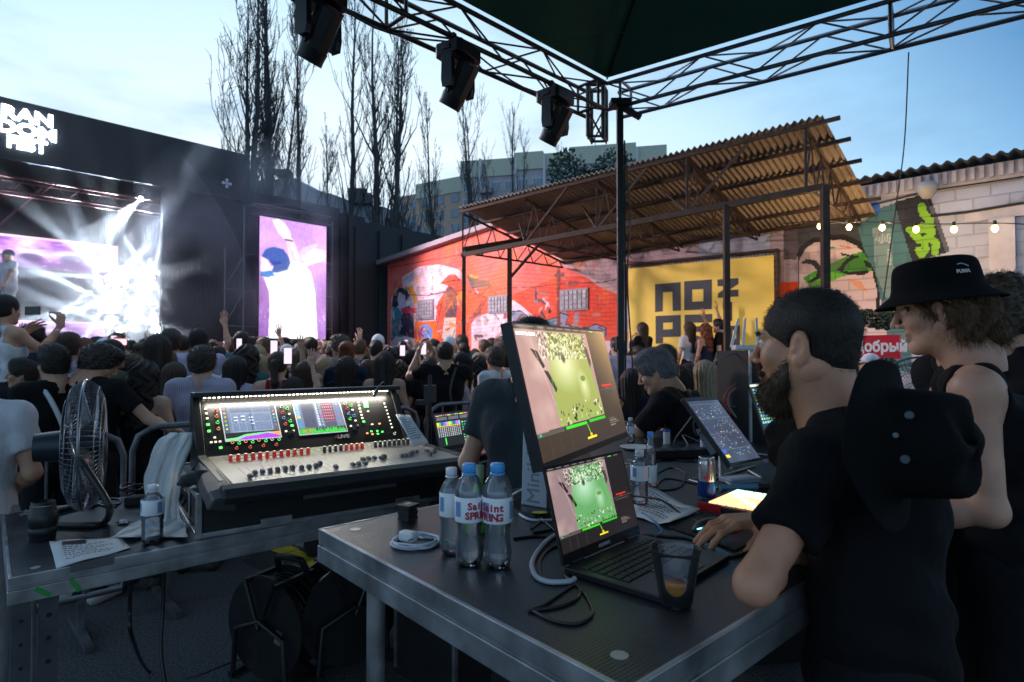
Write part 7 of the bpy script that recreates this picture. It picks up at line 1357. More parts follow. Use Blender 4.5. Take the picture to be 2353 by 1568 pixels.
for i, (pts, lb) in enumerate((([(1212, 1405), (1290, 1392), (1330, 1370), (1320, 1345), (1250, 1390), (1225, 1400)], 'black cable looped in front of the laptop'), ([(1225, 1405), (1275, 1428), (1330, 1432), (1362, 1405), (1340, 1360), (1300, 1325)], 'black cable coming forward from the laptop corner to the deck middle'), ([(1245, 1335), (1240, 1290), (1262, 1262), (1300, 1250)], 'black cable inside the pale cable arc'), ([(1180, 1238), (1240, 1232), (1290, 1238)], 'thin black cable behind the right bottle'), ([(1180, 1150), (1230, 1180), (1280, 1225), (1310, 1260)], 'black cable running from the monitor foot to the laptop'),
    ([(1220, 1215), (1250, 1195), (1290, 1198), (1270, 1215), (1225, 1225)], 'small black cable loop left of the laptop'), ([(1500, 1095), (1540, 1075), (1575, 1090), (1560, 1120), (1510, 1125), (1530, 1100), (1600, 1112)], 'coiled black cable between the slim bottle and the can'), ([(1455, 1140, T1 + .08), (1520, 1150, T1 + .03), (1570, 1185), (1605, 1200), (1625, 1208)], 'black mouse cable crossing the printed sheet'),
    ([(1480, 1010), (1530, 1050), (1600, 1060), (1560, 1030), (1620, 1010), (1680, 1030)], 'tangled black cable behind the bottles'), ([(1475, 1230), (1520, 1232), (1590, 1240), (1660, 1280), (1720, 1268)], 'black cable along the front of the mouse pad'))):
    cable('black_cable', pts, .0032, BLKP, lb)
cable('blue_cable', [(1475, 1180), (1505, 1200), (1520, 1222), (1505, 1232)], .0032, M('blue_wire', (.06, .22, .45), .4), 'short blue cable behind the laptop screen')
sheet_paper('schedule_sheet', [PZ(1482, 1112, T1 + .001), PZ(1610, 1180, T1 + .001), PZ(1538, 1213, T1 + .001), PZ(1445, 1185, T1 + .001)], 'printed sheet of paper behind the black laptop, under a bottle')
root = empty('mouse_pad', mat=Matrix.Translation(PZ(1640, 1225, T1)), label='black cloth mouse pad under the lit mouse', cat='mouse pad'); b = MB(); c0_ = PZ(1640, 1225, T1); pp_ = [PZ(x, y, T1) - c0_ for x, y in ((1535, 1213), (1612, 1181), (1775, 1225), (1690, 1268))]; b.prism([(p.x, p.y) for p in pp_[::-1]], .001, .0045); b.build('pad', M('pad_cloth', (.015, .016, .018), .8), root)
# grid controller
lp0 = PZ(1604, 1170, T1); ldx = Vector((.675, .737, 0)).normalized(); root = empty('pad_controller', mat=frame(lp0, ldx, z=Vector((0, 0, 1))), label='square pad controller with glowing orange and green pads, red side', cat='controller'); b = MB(); b.box((.13, -.13, .009), (.26, .26, .018)); b.build('body', BLKP, root, bevel=.003); b = MB(); b.box((-.001, -.035, .011), (.006, .07, .022)); b.build('side', M('red_plastic', (.45, .01, .015), .4), root)
PO, PG2 = em('pad_orange', (1.0, .42, .20), 1.3), em('pad_green', (.55, 1.0, .65), 1.1)
for i in range(8):
    for j in range(8): b = MB(); b.box((.034 + i * .0275, -.034 - j * .0275, .0195), (.0225, .0225, .004)); b.build('pad', PO if (i < 5 and (i + j) % 7 != 5) else PG2, root)
# convertible laptop on a stand, second laptop
def lights(seed, kind):
    c = Canvas(110, 140, (52, 62, 82)); r = random.Random(seed)
    if kind == 0:
        c.mix(np.clip(c.noise(3, 1.2, seed) + .2, 0, 1), (110, 125, 150), .5)
        for k in range(150): x, y = int(r.uniform(.03, .93) * 30) / 30, int(r.uniform(.1, .92) * 40) / 40; c.rect(x, y, x + .022, y + .010, r.choice([(190, 200, 215)] * 4 + [(230, 200, 60), (200, 80, 210), (90, 200, 160), (80, 110, 230), (220, 90, 80)]), .9)
        for y in (.06, .3, .55, .8): c.rect(0, y, 1, y + .004, (120, 130, 150), .6)
        c.rect(.02, .88, .14, .92, (240, 225, 40)); c.rect(.02, .80, .12, .85, (60, 90, 240))
    elif kind == 1:
        c = Canvas(140, 100, (30, 40, 44)); c.rect(0, 0, 1, .05, (220, 225, 200))
        for i in range(3):
            for j in range(2):
                for a in range(6):
                    for b_ in range(5): c.rect(.03 + i * .33 + a * .048, .10 + j * .42 + b_ * .075, .065 + i * .33 + a * .048, .15 + j * .42 + b_ * .075, (150, 205, 150) if b_ % 2 else (120, 190, 210))
    else:
        c = Canvas(160, 120, (22, 28, 32))
        for k in range(30): c.rect(.03 + k * .031, .03, .055 + k * .031, .07, r.choice([(200, 200, 60), (60, 160, 90), (60, 80, 120), (210, 80, 170)]))
        for k in range(3): c.rect(.05 + k * .33, .10, .34 + k * .33, .20, (90, 90, 100)); c.rect(.05 + k * .33, .05, .13 + k * .33, .07, (240, 220, 60))
        for k in range(12): c.rect(.04 + k * .055, .26, .09 + k * .055, .36, [(240, 210, 60), (60, 200, 110), (60, 80, 160), (60, 120, 200), (210, 80, 220), (60, 200, 200)][k % 6]); c.rect(.04 + k * .055, .37, .08 + k * .055, .40, (240, 190, 50)); [c.rect(.042 + k * .055, .42 + j * .05, .07 + k * .055, .45 + j * .05, (170, 175, 180)) for j in range(6)]
        for k in range(4): [c.rect(.74 + k * .06, .30 + j * .08, .77 + k * .06, .34 + j * .08, (60, 190, 170) if (k + j) % 3 else (200, 220, 90)) for j in range(8)]
        c.rect(.2, .74, .23, .95, (60, 220, 80))
    return c
TBL, TBR, TTL = P(1680, 1072, 2.14), P(1762, 1056, 2.30), P(1599, 928, 2.32); root = empty('tablet_laptop', mat=slab_frame(TBL, TBR - TBL, TTL - TBL), label='folded convertible laptop leaning on a stand, dark screen full of coloured cells', cat='laptop')
panel(root, Matrix.Identity(4), .225, .31, .018, lights(3, 0), .75, 'screen', bez=(.008, .008, .02, .012)); root2 = empty('laptop_stand', PZ(1690, 1090, T1), 0, 'folding silver laptop stand under the convertible laptop', 'laptop stand'); b = MB(); o0 = PZ(1690, 1090, T1)
for a_, c_ in (((1640, 1100), (1735, 1070)), ((1585, 1104), (1650, 1122)), ((1655, 1098), (1700, 1130)), ((1720, 1082), (1750, 1098)), ((1590, 1102), (1660, 1088))): b.cyl(PZ(*a_, T1 + .006) - o0, PZ(*c_, T1 + .006) - o0, .005, n=8)
b.cyl(PZ(1655, 1100, T1 + .006) - o0, TBL - o0 + Vector((-.02, .06, .06)), .005); b.bar(TBL - o0 - Vector((0, 0, .006)), TBR - o0 - Vector((0, 0, .006)), .012); b.build('frame', ALU, root2)
laptop(P(1758, 1002, 2.30), P(1858, 985, 2.55), R(18), .21, .2, lights(9, 1), .9, 'laptop with rows of green cells behind the bearded man\'s chin')
laptop(P(1010, 1040, 3.05), P(1093, 1029, 3.28), R(14), .20, .21, lights(12, 2), .9, 'laptop showing coloured mixer strips, between the console and grey shirt man')
rk = P(1060, 1050, 3.1); root = empty('rack_case', (rk.x, rk.y, 0), R(50), 'black rack case with blue lights carrying the coloured mixer laptop', 'rack case'); b = MB(); b.box((.0, -.0, (GZ + 1.0 - .035) / 2 - .0), (.50, .42, 1.0 - .035 - GZ)); 
b.build('body', LAM, root); b = MB(); [b.box((x, y, .445), (.02, .02, 1.06)) for x in (-.25, .25) for y in (-.21, .21)]; b.build('edging', ALU, root)
for k, (dx, dz, m_) in enumerate(((-.1, .86, EB), (.02, .84, EB), (.1, .86, EB), (-.2, .90, ER))): b = MB(); b.sph((dx, -.213, dz), .006, 8, 6); b.build('indicator', m_, root)
# power strips, adapters, hub
for px, py, lb in ((1532, 1012, 'white adapter plug standing at the back of the far deck'), (1618, 1034, 'second white adapter plug, nearer to the convertible laptop')):
    q = PZ(px, py + 8, T1); root = empty('adapter', q, R(20), lb, 'adapter'); b = MB(); b.cyl((0, 0, 0), (0, 0, .06), .017, n=16); b.build('body', WHITEP, root, bevel=.003); b = MB(); b.box((.0, 0, .066), (.03, .02, .012)); b.build('top', M('adapter_blue', (.03, .10, .4), .4), root)
q = PZ(1640, 1062, T1); root = empty('usb_hub', mat=slab_frame(P(1606, 985, 2.5), P(1645, 1050, 2.45) - P(1606, 985, 2.5), Vector((.5, -.3, .8))), label='grey aluminium hub dangling by its cable from the convertible laptop', cat='usb hub'); b = MB(); b.box((.06, 0, 0), (.12, .03, .011)); b.build('body', M('grey_alu', (.14, .16, .20), .35, .7), root, bevel=.002); b = MB(); b.box((.04, -.0152, 0), (.012, .001, .005)); b.box((.075, -.0152, 0), (.012, .001, .005)); b.build('port', WHITEP, root)
cable('grey_cable', [P(1600, 945, 2.32), P(1570, 985, 2.5), P(1552, 1010, 2.7), PZ(1550, 1030, T1)], .004, M('grey_cable', (.16, .17, .19), .5), 'grey cable from the top of the convertible laptop down to the deck')
cable('hub_cable', [P(1602, 955, 2.32), P(1594, 975, 2.4), P(1600, 1000, 2.45), P(1608, 992, 2.48)], .004, M('grey_cable', (.16, .17, .19), .5), 'short grey cable from the convertible laptop into the hub')
cable('grey_loop', [(1500, 1050), (1545, 1040), (1580, 1025, T1 + .03), (1570, 1000, T1 + .04), (1620, 1020), (1680, 1025)], .0035, M('grey_cable', (.16, .17, .19), .5), 'grey cable wandering between the white adapters')
st_ = PZ(1570, 1052, T1); root = empty('power_strip', (st_.x, st_.y, T1), math.atan2(du.y, du.x) - .5, 'long black power strip lying across the far deck', 'power strip'); b = MB(); b.box((0, 0, .02), (.42, .06, .038)); b.build('body', BLKP, root, bevel=.006); [MB().cyl((-.16 + k * .065, 0, .036), (-.16 + k * .065, 0, .0405), .02, n=14).build('socket', BLKM, root) for k in range(6)]; MB().box((.19, -.0, .041), (.02, .02, .006)).build('switch', ER, root)
q = P(1462, 1032, 2.9); root = empty('plate', PZ(1462, 1032, T1), 0, 'white round plate behind the monitor corner', 'plate'); b = MB(); b.lathe([(.001, .004), (.05, .004), (.075, .012), (.078, .012), (.052, .001), (.001, .0)], n=28); b.build('plate', WHITEP, root)
q = PZ(1655, 1130, T1); root = empty('marker_pen', q, R(12), 'thick blue marker pen lying right of the can', 'pen'); b = MB(); b.cyl((0, 0, .012), (.13, -.01, .012), .011, n=12); b.build('barrel', M('pale_blue_pen', (.10, .28, .45), .4), root); b = MB(); b.cyl((.13, -.01, .012), (.17, -.013, .012), .011, n=12); b.build('cap', BLKP, root)
q = PZ(1700, 1108, T1); root = empty('card_box', q, R(20), 'flat pale blue plastic box beside the laptop stand', 'box'); b = MB(); b.box((0, 0, .01), (.13, .07, .018)); b.build('body', M('pale_blue_box', (.30, .38, .48), .4), root, bevel=.003); b = MB(); b.box((0, 0, .0195), (.10, .03, .001)); b.build('label', WHITEP, root)
# speaker-like black box with a router on it
q = P(1725, 930, 3.3); bx = empty('black_box_case', (q.x, q.y, 0), R(8), 'tall black equipment case behind the bearded man, router on top', 'equipment case'); tz = P(1725, 806, 3.3).z; b = MB(); b.box((.1, 0, (tz + GZ) / 2), (.42, .35, tz - GZ)); b.build('body', BLKM, bx, bevel=.004); b = MB(); b.box((-.105, -.18, tz - .35), (.012, .012, .7)); b.build('edging', ALUD, bx); b = MB(); b.box((.05, -.178, tz - .12), (.12, .006, .03)); b.tube([(-.0, -.18, tz - .115), (.0, -.2, tz - .12), (.1, -.2, tz - .12), (.1, -.18, tz - .115)], .006); b.build('handle', BLKP, bx)
rt_ = empty('router', (q.x, q.y, tz), R(-10), 'white router with upright antennas on the black case', 'router'); b = MB(); b.box((.02, 0, .016), (.22, .13, .028)); b.build('body', WHITEP, rt_, bevel=.006)
for dx, a in ((-.07, 14), (-.02, 5), (.05, -2), (.11, -8)): b = MB(); m_ = Matrix.Rotation(R(a), 3, 'Y'); b.box(Vector((dx, .06, .10)) + m_ @ Vector((0, 0, .0)), (.016, .010, .17), m_, taper=.75); b.build('antenna', WHITEP, rt_, bevel=.002)
cable('router_cable', [P(1705, 808, 3.25), P(1655, 825, 3.2), P(1632, 850, 3.2), P(1630, 900, 3.2), P(1650, 925, 3.2), P(1690, 935, 3.2)], .004, M('grey_cable', (.16, .17, .19), .5), 'thin grey cable hanging from the router beside the blonde woman')
for k, col in enumerate(((.35, .06, .04), (.35, .06, .04), (.25, .25, .27))): cable('lead', [P(1692, 880 + k * 6, 3.15), P(1668 + k * 4, 905, 3.1), P(1664 + k * 5, 930, 3.1), P(1680 + k * 6, 950 + k * 5, 3.1)], .004, M('lead_%d' % k, col, .5), ('red lead drooping at the left edge of the black case', 'second red lead, right of the first, at the black case', 'pale lead beside the two red leads at the black case')[k])
# ================================================================ things on the left deck
lz = PZ(98, 1240, T2); root = empty('camera_lens', lz, 0, 'black camera lens standing upright at the left end of the deck', 'lens'); b = MB(); b.lathe([(.001, .001), (.038, .001), (.041, .006), (.041, .022), (.044, .024), (.044, .045), (.0425, .047), (.0425, .052), (.045, .054), (.045, .098), (.042, .101), (.042, .108), (.0405, .110), (.0405, .126), (.0385, .128), (.037, .142), (.035, .143), (.033, .132), (.001, .130)], n=40, mod=lambda a, j, z: 1 + (.010 * math.cos(a * 40) if j in (4, 5, 8, 9, 10) else 0)); b.build('barrel', BLKP, root); b = MB(); b.lathe([(.0388, .1285), (.0392, .129), (.0388, .131)], n=36); b.build('ring', CHR, root)
b = MB(); b.cyl((0, 0, .128), (0, 0, .1335), .032, n=28); b.build('glass', M('lens_glass', (.02, .02, .03), .05, coat=1), root)
tp = [PZ(x * .3083, 1084.4 + .3083 * y, T2 + .001) for x, y in ((365, 520), (905, 492), (972, 575), (420, 722))]; sh_ = sheet_paper('running_order', tp, 'printed running order taped at the edge of the left deck')
for pts, lb in ((((528, 690), (855, 628), (853, 688), (526, 752)), 'black tape holding the front edge of the running order'), (((462, 522), (640, 505), (640, 530), (465, 545)), 'black tape on the back edge of the running order')): q = [PZ(x * .3083, 1084.4 + .3083 * y, T2 + .005) for x, y in pts]; o0 = q[0]; tag(mkmesh('tape', [p - o0 for p in q] + [p - o0 + Vector((0, 0, .0008)) for p in q], [(0, 3, 2, 1), (4, 5, 6, 7), (0, 1, 5, 4), (1, 2, 6, 5), (2, 3, 7, 6), (3, 0, 4, 7)], M('gaffer', (.02, .02, .022), .6)), lb, 'tape').location = o0
foil = SF((-.04, -.03, -.0), (.04, .03, .03), .0035); foil.ell((0, 0, .009), (.028, .014, .008), .004).disp(lambda X, Y, Z: .004 * np.sin(X * 260) * np.sin(Y * 300 + X * 100)); v, q_ = foil.mesh(); o = npmesh('crumpled_wrapper', v, q_, M('foil', (.45, .48, .55), .3, .6), None, True); o.location = PZ(283, 1205, T2); tag(o, 'small crumpled foil wrapper on the left deck', 'wrapper')
# towel
rows = [(996, 388, 443, 2.80, 1.0), (1012, 366, 442, 2.74, 1.0), (1045, 348, 430, 2.66, 1.0), (1095, 333, 418, 2.56, 1.0), (1145, 334, 412, 2.48, 1), (1190, 330, 416, 2.42, 1), (1214, 290, 430, None, 1), (1236, 252, 432, None, 1)]
V = []; nu = 22
for j in range(57):
    t = j / 56 * (len(rows) - 1); i = min(int(t), len(rows) - 2); f = t - i; a, c_ = rows[i], rows[i + 1]; py = a[0] * (1 - f) + c_[0] * f; x0, x1 = a[1] * (1 - f) + c_[1] * f, a[2] * (1 - f) + c_[2] * f
    for k in range(nu + 1):
        u = k / nu; px = x0 + (x1 - x0) * u + 2 * math.sin(j * .4 + k); fold = .016 * math.sin(u * 13 + j * .07) + .008 * math.sin(u * 29 + j * .13 + 1)
        tb_ = PZ(px, py, T2 + .012 + .006 * math.sin(u * 19 + j * .5)); Ya = (a[3] or 2.40); Yc = (c_[3] or tb_.y); Yh = Ya * (1 - f) + Yc * f
        p = P(px, py, Yh + fold) if i < 5 else (P(px, py, 2.42 + fold).lerp(tb_, f) if i == 5 else tb_); V.append(p)
o0 = V[0].copy(); o = mkmesh('towel', [p - o0 for p in V], [(j * (nu + 1) + k, j * (nu + 1) + k + 1, (j + 1) * (nu + 1) + k + 1, (j + 1) * (nu + 1) + k) for j in range(56) for k in range(nu)], M('terry_cloth', (.88, .88, .90), .95, bump=1, bs=420, bd=.004, sheen=.4, var=.08, vs=12), True); o.location = o0; md = o.modifiers.new('s', 'SOLIDIFY'); md.thickness = .007; md = o.modifiers.new('u', 'SUBSURF'); md.levels = md.render_levels = 1; tag(o, 'white towel hanging from the left side of the console onto the deck', 'towel')
blk = SF((-.16, -.14, -.10), (.16, .14, .12), .008); blk.ell((0, 0, 0), (.10, .06, .05), .03).ell((.05, .03, .03), (.05, .05, .04), .03).ell((-.05, -.02, -.03), (.05, .06, .03), .03).disp(lambda X, Y, Z: .008 * np.sin(X * 60 + Y * 30) * np.sin(Z * 70 + X * 20)); v, q_ = blk.mesh(); o = npmesh('bundled_cloth', v, q_, M('dark_cloth', (.03, .035, .038), .9, bump=.5, bs=40), None, True); o.location = P(443, 1100, 2.36); o.scale = (.5, .5, .5); tag(o, 'dark bundled cloth between the towel and the console corner', 'cloth')
q = PZ(318, 1160, T2); root = empty('power_adapter', (q.x, q.y, T2), R(30), 'black power adapter with looped cable beside the towel', 'power adapter'); b = MB(); b.box((0, 0, .022), (.11, .06, .042)); b.build('body', BLKP, root, bevel=.006); b = MB(); b.tube([(.05 * math.cos(a * .5) * (1 + .1 * math.sin(a)) - .02, .06 * math.sin(a * .5), .055 + .008 * math.sin(a * 1.3) + a * .0012) for a in range(40)], .004); b.build('cable', BLKP, root)
# fan
fz = P(196, 1022, 2.44); fax = Vector((.861, .509, 0)).normalized(); root = empty('fan', (PZ(196, 1195, T2).x, fz.y, T2), 0, 'large chrome wire cage fan standing on the left deck', 'fan'); inv = Matrix.Translation(-Vector(root.location)); CT = frame(fz - Vector(root.location), Vector((-fax.y, fax.x, 0)), z=fax); rF = .262; WIRE = M('fan_wire', (.22, .23, .26), .28, .9)
b = MB(); b.T = CT; prof = [(.05, .066), (.12, .068), (.19, .062), (.235, .046), (.258, .02), (rF, .0)]
for sg in (1, -1):
    for k in range(76): a = 2 * math.pi * k / 76; b.tube([(r * math.cos(a), r * math.sin(a), sg * z) for r, z in prof], .0013, n=3, caps=False)
    for r, z in ((.05, .066), (.12, .068), (.19, .062), (.235, .046)): b.tube([(r * math.cos(i * .2618), r * math.sin(i * .2618), sg * z) for i in range(25)], .0022, n=4, caps=False)
b.tube([(rF * math.cos(i * .2618 / 2), rF * math.sin(i * .2618 / 2), 0) for i in range(49)], .006, n=6, caps=False); b.cyl((0, 0, .064), (0, 0, .072), .05, n=20); tag(b.build('cage', WIRE, root), None)
b = MB(); b.T = CT
for k in range(4):
    V = []; 
    for i in range(7):
        for j in range(5): r = .04 + .19 * i / 6; a = k * math.pi / 2 + (j / 4 - .5) * (.9 + .5 * i / 6) + i * .06; V.append((r * math.cos(a), r * math.sin(a), (j / 4 - .5) * .07))
    b.add(V, [(i * 5 + j, i * 5 + j + 1, (i + 1) * 5 + j + 1, (i + 1) * 5 + j) for i in range(6) for j in range(4)], True)
o = b.build('blades', M('fan_blade', (.35, .38, .42), .22, .8), root); md = o.modifiers.new('s', 'SOLIDIFY'); md.thickness = .002
b = MB(); b.T = CT; b.cyl((0, 0, -.165), (0, 0, -.06), .055, .065, n=20); b.cyl((0, 0, -.05), (0, 0, .05), .035, n=16); b.build('motor', M('motor_blue', (.025, .035, .05), .4, .3), root, bevel=.006)
b = MB(); rl = Vector(root.location)
for Z_, sgn in ((0, 1), (1, -1)):
    pts = [P(165, 1036, 2.30), P(195, 1073, 2.24), P(241, 1144, 2.22), P(252, 1172, 2.24), PZ(243, 1197, T2 + .014), PZ(216, 1207, T2 + .014), PZ(128, 1206, T2 + .014)] if Z_ == 0 else [P(160, 1036, 2.62), P(180, 1100, 2.66), P(205, 1145, 2.70), PZ(212, 1158, T2 + .014), PZ(180, 1163, T2 + .014), PZ(128, 1176, T2 + .014)]
    b.tube(smooth_path([p - rl for p in pts], 5), .013, n=10)
b.tube([PZ(128, 1206, T2 + .014) - rl, PZ(122, 1190, T2 + .014) - rl, PZ(128, 1176, T2 + .014) - rl], .013, n=10); b.build('stand', BLKP, root)
cable('fan_cable', [(205, 1165), (240, 1158), (270, 1160), (275, 1148), (240, 1146), (215, 1152), (240, 1163), (268, 1165)], .005, BLKP, 'black fan cable looped on the deck behind the stand', z=T2)
# mic stand / pole in front of the filming man
q = P(988, 900, 3.55); root = empty('mic_stand', (q.x, q.y, 0), 0, 'thin black stand with a clamp in front of the filming man', 'stand'); b = MB(); b.cyl((0, 0, GZ), (0, 0, P(988, 862, 3.55).z), .011); b.box((0, 0, P(988, 905, 3.55).z), (.07, .04, .10)); b.bar((0, 0, P(988, 925, 3.55).z), (-.08, 0, P(988, 925, 3.55).z), .03); b.build('pole', BLKP, root)
# ================================================================ on the ground
def reel(loc, rz, label, sc=1.0):
    root = empty('cable_reel', loc, rz, label, 'cable reel', 'cable reels under the near deck'); root.scale = (sc,) * 3
    for y in (-.09, .09): b = MB(); b.cyl((0, y - .006, .27), (0, y + .006, .27), .25, n=40); b.build('disc', BLKP, root, bevel=.003)
    b = MB(); b.tube([((.12 + .10 * (i / 620)) * math.cos(i * .25) , -.075 + .15 * abs(((i / 40) % 2) - 1), .27 + (.12 + .10 * (i / 620)) * math.sin(i * .25)) for i in range(620)], .0075, n=5); b.build('wound_cable', M('rubber_cable', (.010, .010, .012), .5), root)
    b = MB()
    for y in (-.125, .125): b.tube([(-.18, y, .02), (-.16, y, .25), (0, y, .31), (.16, y, .25), (.18, y, .02)], .013, n=8); b.tube([(-.10, y, .50), (0, y, .27), (.10, y, .50)], .012, n=6)
    b.tube(smooth_path([(-.09, .1, .45), (-.08, .06, .55), (-.0, .05, .57), (.08, .05, .57), (.10, .06, .55), (.11, .1, .45)], 4), .017, n=8); b.bar((-.10, -.125, .49), (-.10, .125, .49), .022); b.bar((.10, -.125, .49), (.10, .125, .49), .022); b.bar((-.18, -.14, .02), (-.18, .14, .02), .03); b.bar((.18, -.14, .02), (.18, .14, .02), .03); b.build('stand', BLKP, root, bevel=.004)
    b = MB(); b.box((.10, -.0975, .24), (.04, .002, .07), Matrix.Rotation(.25, 3, 'Y')); b.build('label', ALUD, root)
q = PZ(640, 1548, GZ); reel((q.x, q.y, GZ), R(-26), 'cable reel facing the camera on the asphalt, left of the deck leg'); q = PZ(785, 1530, GZ); reel((q.x, q.y + .05, GZ), R(38), 'cable reel partly behind the deck leg', 1.05)
r0, r1 = PZ(622, 1272, GZ), PZ(805, 1352, GZ); root = empty('cable_ramp', (r0.x, r0.y, GZ), math.atan2(r1.y - r0.y, r1.x - r0.x), 'black cable ramp with worn yellow lid on the asphalt', 'cable ramp'); ln_ = (r1 - r0).length + .6; b = MB(); b.add([(x, y, z) for x in (0, ln_) for y, z in ((-.24, 0), (-.10, .07), (.10, .07), (.24, 0))], [(0, 1, 2, 3), (7, 6, 5, 4), (0, 4, 5, 1), (1, 5, 6, 2), (2, 6, 7, 3), (3, 7, 4, 0)]); b.build('body', M('ramp_rubber', (.025, .025, .028), .85, var=.3, vs=8), root); YL = M('ramp_lid', (.45, .36, .02), .6, var=.35, vs=10)
for k in range(5): b = MB(); b.box((.14 + k * .29 + .02, (-.012 if k % 2 else .008), .074), (.275, .15, .012)); b.build('lid', YL, root, bevel=.003)
q = PZ(885, 1500, GZ + .04); root = empty('paper_cup', q, R(-28), 'black paper cup lying on its side on the asphalt', 'cup'); b = MB(); b.T = Matrix.Rotation(R(90), 4, 'Y'); b.lathe([(.001, 0), (.026, 0), (.039, .105), (.041, .106), (.041, .110), (.037, .108), (.025, .004), (.001, .004)], n=28); b.build('cup', BLKP, root); b = MB(); b.cyl((-.03, 0, 0), (.002, 0, 0), .023, n=16); b.build('lid', ALU, root)
bq = PZ(797, 1300, GZ); bottle(Vector((bq.x, bq.y, GZ)), .22, .032, 'ribbed', WCAP, 'empty clear bottle standing on the ground by the dark bag under the decks'); q = PZ(700, 1315, GZ + .03); root = empty('drink_can', q, R(-50), 'dark blue crushed can lying by the yellow cable ramp', 'can'); b = MB(); b.cyl((0, 0, 0), (.12, 0, 0), .028, n=16); b.build('body', M('can_navy', (.02, .03, .10), .3, .6), root)
cable('hanging_cable', [P(300, 1290, 2.1), P(298, 1400, 2.15), P(305, 1470, 2.2), PZ(345, 1545, GZ), PZ(430, 1560, GZ), PZ(540, 1520, GZ), PZ(640, 1500, GZ)], .007, BLKP, 'thick black cable drooping from the left deck to the reel')
cable('hanging_cable', [P(378, 1280, 2.3), P(374, 1400, 2.3), P(370, 1500, 2.25), P(385, 1600, 2.2)], .007, BLKP, 'straight black cable hanging right of the drooping one')
for k in range(5): a = k * 1.2; cable('floor_cable', [(900 + 25 * k, 1400 + 12 * k), (960 + 20 * k, 1425 + 22 * k), (1050 + 10 * k, 1440 + 20 * k), (1060, 1490 + 12 * k), (980 - 10 * k, 1500 + 10 * k), (930, 1450 + 8 * k)], .006, BLKP, ('outermost loop of black cable on the asphalt under the near deck', 'second loop of black cable from the outside under the near deck', 'third loop of black cable under the near deck', 'fourth loop of black cable under the near deck', 'innermost loop of black cable under the near deck')[k], z=GZ)
bag = SF((-.25, -.2, -.02), (.25, .2, .42), .014); bag.ell((0, 0, .16), (.19, .13, .19), .03).disp(lambda X, Y, Z: .012 * np.sin(X * 30 + Z * 14) * np.sin(Z * 24 + Y * 20)).cutp((0, 0, 0), (0, 0, -1)); v, q_ = bag.mesh(); bo2 = PZ(755, 1295, GZ); root = empty('backpack', (bo2.x, bo2.y, GZ), 0, 'dark bag slumped on the ground behind the cable ramp', 'bag'); npmesh('body', v, q_, M('bag_cloth', (.015, .015, .018), .85), root, True); b = MB(); b.tube(smooth_path([(-.05, 0, .33), (-.04, 0, .40), (.04, 0, .40), (.05, 0, .33)], 4), .01); b.build('handle', BLKP, root)
